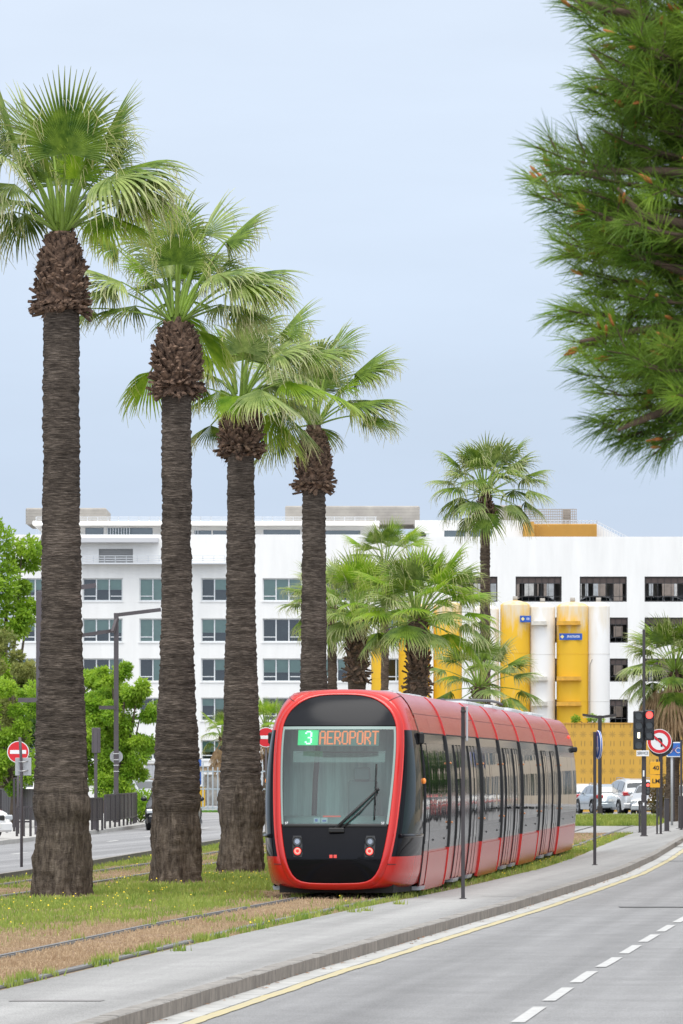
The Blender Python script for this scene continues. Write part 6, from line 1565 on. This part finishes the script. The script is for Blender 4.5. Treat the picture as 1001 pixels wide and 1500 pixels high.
# railings
def railing(label,pts,z0,hlo,h,n,posts,slat=.09):
    """pts plan polyline; broad vertical slats between posts"""
    p0=pts[0]; t=thing('railing',label,'railing',(p0[0],p0[1],z0),group='dark slatted railings along the left road')
    L_=[0]
    for a,c in zip(pts[:-1],pts[1:]): L_.append(L_[-1]+math.hypot(c[0]-a[0],c[1]-a[1]))
    def pt(q): s=q*L_[-1]; return Vector((np.interp(s,L_,[p[0] for p in pts])-p0[0],np.interp(s,L_,[p[1] for p in pts])-p0[1],0))
    b=MB()
    for i in range(n):
        a=pt((i+.06)/n);c=pt((i+.94)/n); b.bar(a+Vector((0,0,(hlo+h)/2)),c+Vector((0,0,(hlo+h)/2)),.03,h-hlo)
    b.build('slat_panel',M_pole,t)
    b=MB()
    for z in(hlo+.04,h): 
        for i in range(12): b.bar(pt(i/12)+Vector((0,0,z)),pt((i+1)/12)+Vector((0,0,z)),.05,.05)
    b.build('rail',M_pole,t)
    for i in range(posts):
        b=MB(); q=pt(i/(posts-1)); b.bbox((q.x-.035,q.y-.035,-.02),(q.x+.035,q.y+.035,h),.006); b.build('post',M_pole,t)
zp=.25
railing('curved dark slatted railing below the light green tree',[(pxx(154,166),166),(pxx(168,170),170),(pxx(183,175),175),(pxx(195,180),180),(pxx(200,185),185)],zp,.22,1.08,26,10)
railing('dark slatted railing behind the white car at the left edge',[(pxx(-30,176),176),(pxx(10,172),172),(pxx(52,168),168)],zp,.25,1.25,24,6)
railing('short dark railing right beside the thickest palm trunk',[(pxx(112,160),160),(pxx(150,163),163)],zp,.30,1.0,8,6)
def gateframe(label,pa,pb,d,pt,posts):
    t=thing('pedestrian_barrier',label,'barrier',(pxx(pa,d),d,zp)); u=d/F; h=pxz(pt,d)-zp; w=(pb-pa)*u
    for q in posts:
        b=MB(); b.bbox((w*q-.035,-.035,-.02),(w*q+.035,.035,h),.006); b.build('post',M_pole,t)
    
    for q in(1,.5): b=MB(); b.bar((0,0,h*q),(w,0,h*q),.05,.05); b.build('rail',M_pole,t)
gateframe('dark tube barrier left of the thickest palm trunk',25,45,146,1182,(0,.5,1))
gateframe('taller dark tube post pair behind the white car',21,26,158,1140,(0,1))
# construction site fence and clutter between the palm trunks
d=246.; x0,x1=pxx(240,d),pxx(420,d)
t=thing('site_fence','tall grey metal bar fence round the work site behind the trunks','fence',(x0,d,0))
b=MB()
for k in range(26): x=lerp(0,x1-x0,k/25); b.bbox((x-.03,-.03,0),(x+.03,.03,2.3+(.25 if k%4==0 else 0)),.006)
for z in(.35,1.25,2.1): b.bbox((0,.035,z-.03),(x1-x0,.07,z+.03),.006)
b.build('bar_panel',mat('galvanised_bars',(.40,.46,.50),.5,.3),t)
b=MB(); b.box((x0-3,d-2.2,-.2),(x1+2,d-.1,.13)); struct(b.build('site_kerb',M_conc))
b=MB(); b.box((x0-3,d-.1,-.2),(x1+2,d+4,.22)); struct(b.build('site_verge',mat('verge_green',(.09,.20,.03),.9,var=.4,vscale=2)))
def crate(label,px,py0,py1,d,wpx,m,cat='box',nm='site_box'):
    u=d/F; t=thing(nm,label,cat,(pxx(px,d),d,.0)); z1=pxz(py0,d);z0=max(0,pxz(py1,d)); w=wpx*u/2
    b=MB(); b.bbox((-w,-.6,z0),(w,.6,z1),.05); b.build('body',m,t)
    b=MB()
    for q in(-.9,-.3,.3,.9): b.box((q*w-.04,-.66,z0+.02),(q*w+.04,-.6,z1-.02))
    b.build('rib',m,t); b=MB(); b.box((-w*1.03,-.63,z1),(w*1.03,.63,z1+.06)); b.build('lid',M_conc,t); return t
M_or=mat('site_orange',(.65,.20,.03),.6,var=.2); M_tim=mat('site_timber',(.42,.31,.20),.8,var=.3)
crate('small yellow machine housing beside the second palm trunk',296,1153,1182,250,9,mat('machine_yellow',(.72,.40,.02),.5))
crate('stack of pale timber boards behind the site fence',312,1124,1131,256,46,M_tim,'timber stack','timber_stack'); crate('lower timber pallet stack behind the site fence',316,1136,1180,258,34,mat('pallet_grey',(.38,.36,.33),.9,var=.4,vscale=2),'pallets','pallet_stack')
crate('blue and white site cabin left of the small windblown palm',288,1112,1150,258,14,mat('cabin_blue',(.06,.16,.5),.5),'cabin','site_cabin')
crate('orange site container behind the curved railing',222,1142,1166,252,30,M_or,'container','site_container')
crate('grey site cabin behind the curved railing',226,1120,1141,256,26,mat('cabin_grey',(.45,.46,.48),.6,var=.1),'cabin','site_cabin')
# low wall/hedge under the yellow wall
# ------------------------------------------------------------------ leafy trees
def leaf_cloud(name,centers,radii,n_per,leaf,m,parent,seed,droop=.0,aspect=.55,shell=.55):
    r=np.random.default_rng(seed); P=[];
    for (c,rad,npl) in zip(centers,radii,n_per):
        u=r.normal(size=(npl,3)); u/=np.linalg.norm(u,axis=1)[:,None]; q=rad*(shell+(1.08-shell)*r.random(npl)**.6)
        p=np.array(c)+u*q[:,None]*np.array([1,1,.78]); P.append(np.concatenate([p,u],1))
    A=np.concatenate(P); p=A[:,:3];u=A[:,3:]; n=len(p)
    d=r.normal(size=(n,3))*.75+u*.6; d[:,2]-=droop; d/=np.linalg.norm(d,axis=1)[:,None]
    up=r.normal(size=(n,3))*.6+np.array([0,0,1.]); s=np.cross(d,up); s/=np.linalg.norm(s,axis=1)[:,None]; nn=np.cross(s,d)
    L_=leaf*(.6+.8*r.random(n))[:,None]; w=L_*aspect
    V=np.stack([p,p+d*L_*.5+s*w*.5+nn*L_*.08,p+d*L_-nn*L_*.05*0,p+d*L_*.5-s*w*.5+nn*L_*.08],1).reshape(-1,3)
    Fq=np.arange(n*4).reshape(-1,4)
    return npmesh(name,V,Fq,m,parent,smooth=False)
def tree(label,px,d,z0,H_,crown_,m,seed,leaf=.22,trunk_r=.16,nleaf=9000,droop=0.,aspect=.55,group='leafy trees on the left',base_z=None):
    """crown_: list of (dx,dz,dy,r) blobs in metres from the base"""
    r=random.Random(seed); t=thing('leafy_tree',label,'tree',(pxx(px,d),d,z0),group=group)
    b=MB(); top=max(c[1] for c in crown_)
    p=[Vector((0,0,-.1)),Vector((.05,0,H_*.2)),Vector((-.05,.1,H_*.42)),Vector((.1,.1,top*.8))]
    b.tube(p,[trunk_r*1.25,trunk_r,trunk_r*.8,trunk_r*.25],10)
    b.build('trunk',mat('tree_bark',(.12,.09,.065),.9,var=.3,vscale=5,bump=.5,stretch=(1,1,.3)),t)
    cs=[];rs=[];ns=[];tot=sum(c[3]**2 for c in crown_)
    for (dx,dz,dy,rad) in crown_:
        l=MB(); s=p[1].lerp(p[2],r.random()); e=Vector((dx,dy,dz)); mid=s.lerp(e,.5)+Vector((0,0,-.15*rad)); l.tube([s,mid,e],[trunk_r*.45,trunk_r*.3,trunk_r*.12],7); l.build('limb',MATS['tree_bark'],t)
        k=max(5,int(rad*rad*6)); 
        for _ in range(k):
            v=Vector((r.gauss(0,1),r.gauss(0,1),r.gauss(0,1))).normalized()*rad*r.uniform(.45,.95)
            cs.append((dx+v.x,dy+v.y,dz+v.z*.8)); rr=rad*r.uniform(.28,.52); rs.append(rr); ns.append(int(nleaf*rad*rad/tot/k))
    leaf_cloud('crown',cs,rs,ns,leaf,m,t,seed,droop,aspect,.35)
    return t
L_br=leafmat('plane_leaves',(.13,.27,.02),(.36,.52,.05),.9,.5,.45); L_ol=leafmat('olive_leaves',(.13,.18,.04),(.36,.37,.12),1.0,.4,.5); L_gr=leafmat('fresh_leaves',(.14,.30,.02),(.38,.53,.06),1.1,.5,.45); L_dk=leafmat('dark_leaves',(.03,.075,.015),(.08,.16,.03),1.2,.3,.5)
tree('tall bright green tree at the left edge behind the lamp post',6,182,.25,9,[(-.7,10.0,0,1.2),(.6,9.6,.5,.9),(-.6,8.4,-.6,1.3),(.9,8.0,.3,.75),(-.9,7.0,.4,1.2),(.5,7.0,-.4,.8),(-1.9,8.8,0,1.2),(-2.2,6.6,0,1.2),(-.6,5.6,-.5,1.0),(.3,5.2,-.6,.7)],L_br,41,.16,.2,26000)
tree('olive brown tree at the left edge below the tall bright tree',14,176,.25,6,[(-.8,6.2,0,.85),(.2,5.6,-.5,.75),(-.9,4.9,.3,.9),(.4,4.6,.2,.7),(-2.0,5.4,0,.9),(-.4,4.0,-.5,.8),(.3,3.6,-.4,.6)],L_ol,42,.13,.15,16000)
tree('bright green low tree at the left edge behind the no entry sign',20,170,.25,5,[(-.7,4.6,0,.9),(.5,4.2,-.3,.75),(-.9,3.5,.3,.95),(.5,3.1,-.2,.85),(-.3,2.5,.1,.8),(-2,3.8,0,1.0),(.0,1.7,-.6,.8),(-.9,1.6,-.6,.8),(.5,2.2,-.6,.7)],L_gr,43,.12,.14,20000)
tree('rounded light green tree between the two left palm trunks',178,200,.25,5,[(-.4,5.7,0,.75),(.7,5.2,-.3,.7),(-.9,4.6,.3,.95),(.75,4.1,.1,.85),(-.2,3.7,-.7,.95),(.6,3.0,-.3,.85),(-.9,3.1,.2,.95),(.1,2.2,-.3,.9),(-1.4,2.2,0,.85),(-.7,1.5,-.5,.8),(.5,1.6,-.5,.75)],L_gr,44,.16,.16,32000,.45,.42)
tree('light green tree half hidden behind the rounded one',150,226,.25,6,[(-.8,5.6,0,1.0),(.6,5.0,0,1.0),(-.8,4.0,0,1.1),(.4,3.2,0,1.1)],L_gr,45,.2,.16,12000)
tree('dark leafy tree in the gap beside the left no entry sign',40,232,.25,6,[(-.4,5.2,0,1.2),(.9,4.2,0,1.2),(-1.0,3.6,0,1.2),(2.2,3.8,0,1.0)],L_dk,46,.26,.15,6000)
def bush(label,px,d,blobs,m,seed,leaf=.12,n=2500,z0=0.):
    t=thing('bush',label,'bush',(pxx(px,d),d,z0)); b=MB()
    for (dx,dz,dy,r) in blobs[:4]: b.tube([(0,0,-.05),(dx*.5,dy*.5,dz*.5),(dx,dy,dz)],[.03,.02,.01],6)
    b.build('stem',MATS['tree_bark'],t); tot=sum(q[3]**2 for q in blobs)
    leaf_cloud('foliage',[(q[0],q[2],q[1]) for q in blobs],[q[3] for q in blobs],[int(n*q[3]**2/tot) for q in blobs],leaf,m,t,seed,0,.5,.3)
L_ro=leafmat('reddish_leaves',(.10,.12,.03),(.30,.17,.06),2,.3,.5)
bush('reddish green shrub behind the yellow signs at the foot of the palm',964,240.8,[(0,.6,0,.5),(-.1,1.2,0,.4),(.25,1.0,0,.45),(.1,1.7,0,.35),(.4,.5,0,.45)],L_ro,51)
bush('low green hedge beside the parked black car',206,186,[(-.3,.4,0,.4),(.1,.5,0,.45),(.5,.4,0,.4),(.1,.9,.2,.35)],L_gr,52,z0=.25)
bush('reddish shrub right of the palm at the right edge',1004,252,[(0,.6,0,.5),(-.2,1.2,0,.45),(.3,1.5,0,.4)],L_ro,53)
bush('small weeds on top of the ochre wall below the silos',858,DW+.1,[(-.5,.25,0,.22),(.35,.3,0,.25),(.8,.15,0,.18)],L_gr,54,.1,900,z0=pxz(1060.5,DW))
# row of street trees across the road, mirrored in the tram flank
for i,(y,dx) in enumerate(((158,11.6),(172,11.4),(187,11.5),(203,11.2),(220,11.0))):
    x=float(fx(KERB,y))+dx
    tree(['first','second','third','fourth','fifth'][i]+' dark street tree in the row across the road',500.5+x*F/y,y,0.,5,[(0,4.6,0,1.5),(.3,3.2,.8,1.2),(-.2,3.0,-.9,1.2),(0,2.0,.2,1.0)],L_dk,60+i,.3,.13,2600,group='street trees across the road')
# ------------------------------------------------------------------ the near pine, upper right
M_nd=leafmat('pine_needles',(.055,.135,.012),(.21,.315,.045),3.0,.35,.5)
M_ndy=leafmat('pine_needles_fresh',(.16,.30,.03),(.30,.43,.06),3.0,.45,.5)
M_pb=mat('pine_bark',(.13,.085,.06),.9,var=.35,vscale=8,bump=.6)
M_cone=mat('pine_buds',(.46,.16,.04),.7,var=.35,vscale=30)
def pine():
    r=np.random.default_rng(77); rr=random.Random(77); d0=28.; O=Vector((5.6,d0+1.5,0.))
    t=thing('pine_tree','near pine with long soft needles and orange buds filling the upper right corner','tree',tuple(O))
    tr=MB(); tr.tube([(0,0,-.1),(-.1,0,2),(-.35,-.2,4.6),(-.5,-.3,9.5)],[.28,.25,.2,.07],14); tr.build('trunk',M_pb,t)
    # where the branch tips of the near flank end, read off the photo (row, column)
    edge=[(-40,790),(5,818),(35,846),(72,856),(110,872),(128,846),(160,850),(190,868),(215,772),(238,796),(262,762),(285,770),(215,806),(310,800),(330,812),(352,800),(372,818),(398,836),(428,846),(452,806),(470,822),(500,826),(520,842),(548,834),(575,860),(600,886),(620,868),(640,896),(652,922),(648,950),(630,990)]
    core=lambda py,px=0:at(1150 if px<1400 else 1850,d0+.6,min(max(py*.75+90,-100),520))-O
    V=[];mi=[];tw=MB();buds=MB()
    def brush(p,d,ln,n,fresh):
        d=np.array(d);d/=np.linalg.norm(d); q=r.normal(size=(n,3)); q-=np.outer(q@d,d); q/=np.linalg.norm(q,axis=1)[:,None]
        tt=r.random(n)**.8; an=(.30+.75*(1-tt)+r.normal(0,.12,n))[:,None]
        dd=d*np.cos(an)+q*np.sin(an); dd[:,2]-=.10; dd/=np.linalg.norm(dd,axis=1)[:,None]
        st=np.array(p)+d*((tt-1)*.24)[:,None]; l=ln*(.75+.4*r.random(n))[:,None]; s=np.cross(dd,r.normal(size=(n,3))); s/=np.linalg.norm(s,axis=1)[:,None]; w=.0021
        mid=st+dd*l*.55; end=st+dd*l; end[:,2]-=.09*l[:,0]
        V.append(np.stack([st-s*w,st+s*w,mid+s*w,mid-s*w,mid-s*w,mid+s*w,end+s*w*.25,end-s*w*.25],1).reshape(-1,3)); mi.extend([fresh]*(2*n))
    def branch(px,py,dd,big):
        tip=at(px,dd,py)-O; c=core(py,px); back=(c-tip).normalized(); L_=rr.uniform(.75,1.1)
        up=Vector((0,0,1)); b0=tip+back*L_+Vector((0,0,-.10)); m_=tip+back*L_*.45+Vector((0,0,-.07))
        pts=[b0,m_,tip]; tw.tube([b0,b0.lerp(m_,.5),m_,m_.lerp(tip,.5)+Vector((0,0,-.015)),tip],[.016,.013,.010,.007,.004],5,0,False)
        fresh=1 if ((abs(py-475)<70 and abs(px-868)<50 and rr.random()<.8) or (py<70 and px>930 and rr.random()<.7) or rr.random()<.10) else 0
        dv=(tip-m_).normalized(); dv=(dv+up*.25+Vector((rr.gauss(0,.12),rr.gauss(0,.12),rr.gauss(0,.1)))).normalized()
        sh=[(tip,dv)]
        for k,q in enumerate((.16,.26,.38,.52,.68)):
            if rr.random()<.12: continue
            p=tip.lerp(m_,q/.45) if q<.45 else m_.lerp(b0,(q-.45)/.55)
            sd=dv.cross(Vector((rr.gauss(0,1),rr.gauss(0,1),rr.gauss(0,1)))).normalized(); d=(dv*.75+sd*.75+up*.22).normalized(); e=p+d*rr.uniform(.10,.2); tw.tube([p,e],[.006,.004],4,0,False); sh.append((e,d))
        for p,d in sh:
            brush(p,d,.175,58,fresh if rr.random()<.85 else 1-fresh)
            if rr.random()<.24:
                for _ in range(rr.choice([1,1,2,3])):
                    e=p+Vector((rr.gauss(0,.012),rr.gauss(0,.012),rr.gauss(0,.01))); buds.tube([e-d*.02,e+d*.01,e+d*.035,e+d*.055],[.005,.011,.009,.003],6)
    for (py,px) in edge: branch(px+14,py,d0+rr.uniform(-.35,.4),True)
    def left(py): 
        P=[(-60,790),(0,815),(60,850),(140,870),(205,850),(225,790),(290,790),(340,815),(420,850),(460,825),(520,845),(580,870),(640,905)]
        return float(np.interp(py,[p[0] for p in P],[p[1] for p in P]))
    for i in range(215):
        py=rr.uniform(-80,625); px=left(py)+rr.uniform(30,300); branch(px,py,d0+rr.uniform(-.6,1.2),False)
    for i in range(45): branch(rr.uniform(1010,1450),rr.uniform(-400,600),d0+rr.uniform(-.6,1.8),False)
    for i in range(110): branch(rr.uniform(1380,2450),rr.uniform(-620,480),d0+rr.uniform(-1.2,2.8),False)
    for i in range(30): branch(rr.uniform(820,1350),rr.uniform(-420,-60),d0+rr.uniform(-.6,1.8),False)
    tk=Vector((-.35,-.2,4.6))
    def limb(pts,r0):
        P=[at(a,dq,b_)-O for a,b_,dq in pts]; P=[Vector((tk.x,tk.y,P[0].z-.1))]+P
        lm=MB(); n=len(P); lm.tube(P,[lerp(r0,.009,i/(n-1)) for i in range(n)],8); lm.build('limb',M_pb,t)
    for q in ([(1100,370,28.4),(1001,352,28.0),(935,330,27.8),(850,312,27.8)],[(1080,345,28.2),(940,315,27.7),(905,275,27.7)],[(1120,400,28.4),(1001,400,28.1),(930,372,27.9)],[(1150,180,28.5),(1001,150,28.2),(900,120,28),(862,70,28)],
        [(1150,60,28.5),(1000,40,28.2),(880,10,28),(835,-10,28)],[(1120,500,28.4),(1001,590,28.1),(940,615,28),(905,630,28)],[(1120,460,28.4),(960,480,28),(850,500,27.9)],[(1130,260,28.4),(950,250,28),(800,255,27.9)],[(1150,-150,28.6),(1001,-200,28.4),(880,-260,28.2)]): limb(q,.05)
    Vv=np.concatenate(V); npmesh('needles',Vv,np.arange(len(Vv)).reshape(-1,4),[M_nd,M_ndy],t,mi=mi,smooth=False)
    q=tw.build('twigs',M_pb,t); q['kind']='stuff'; q=buds.build('buds',M_cone,t); q['kind']='stuff'
pine()
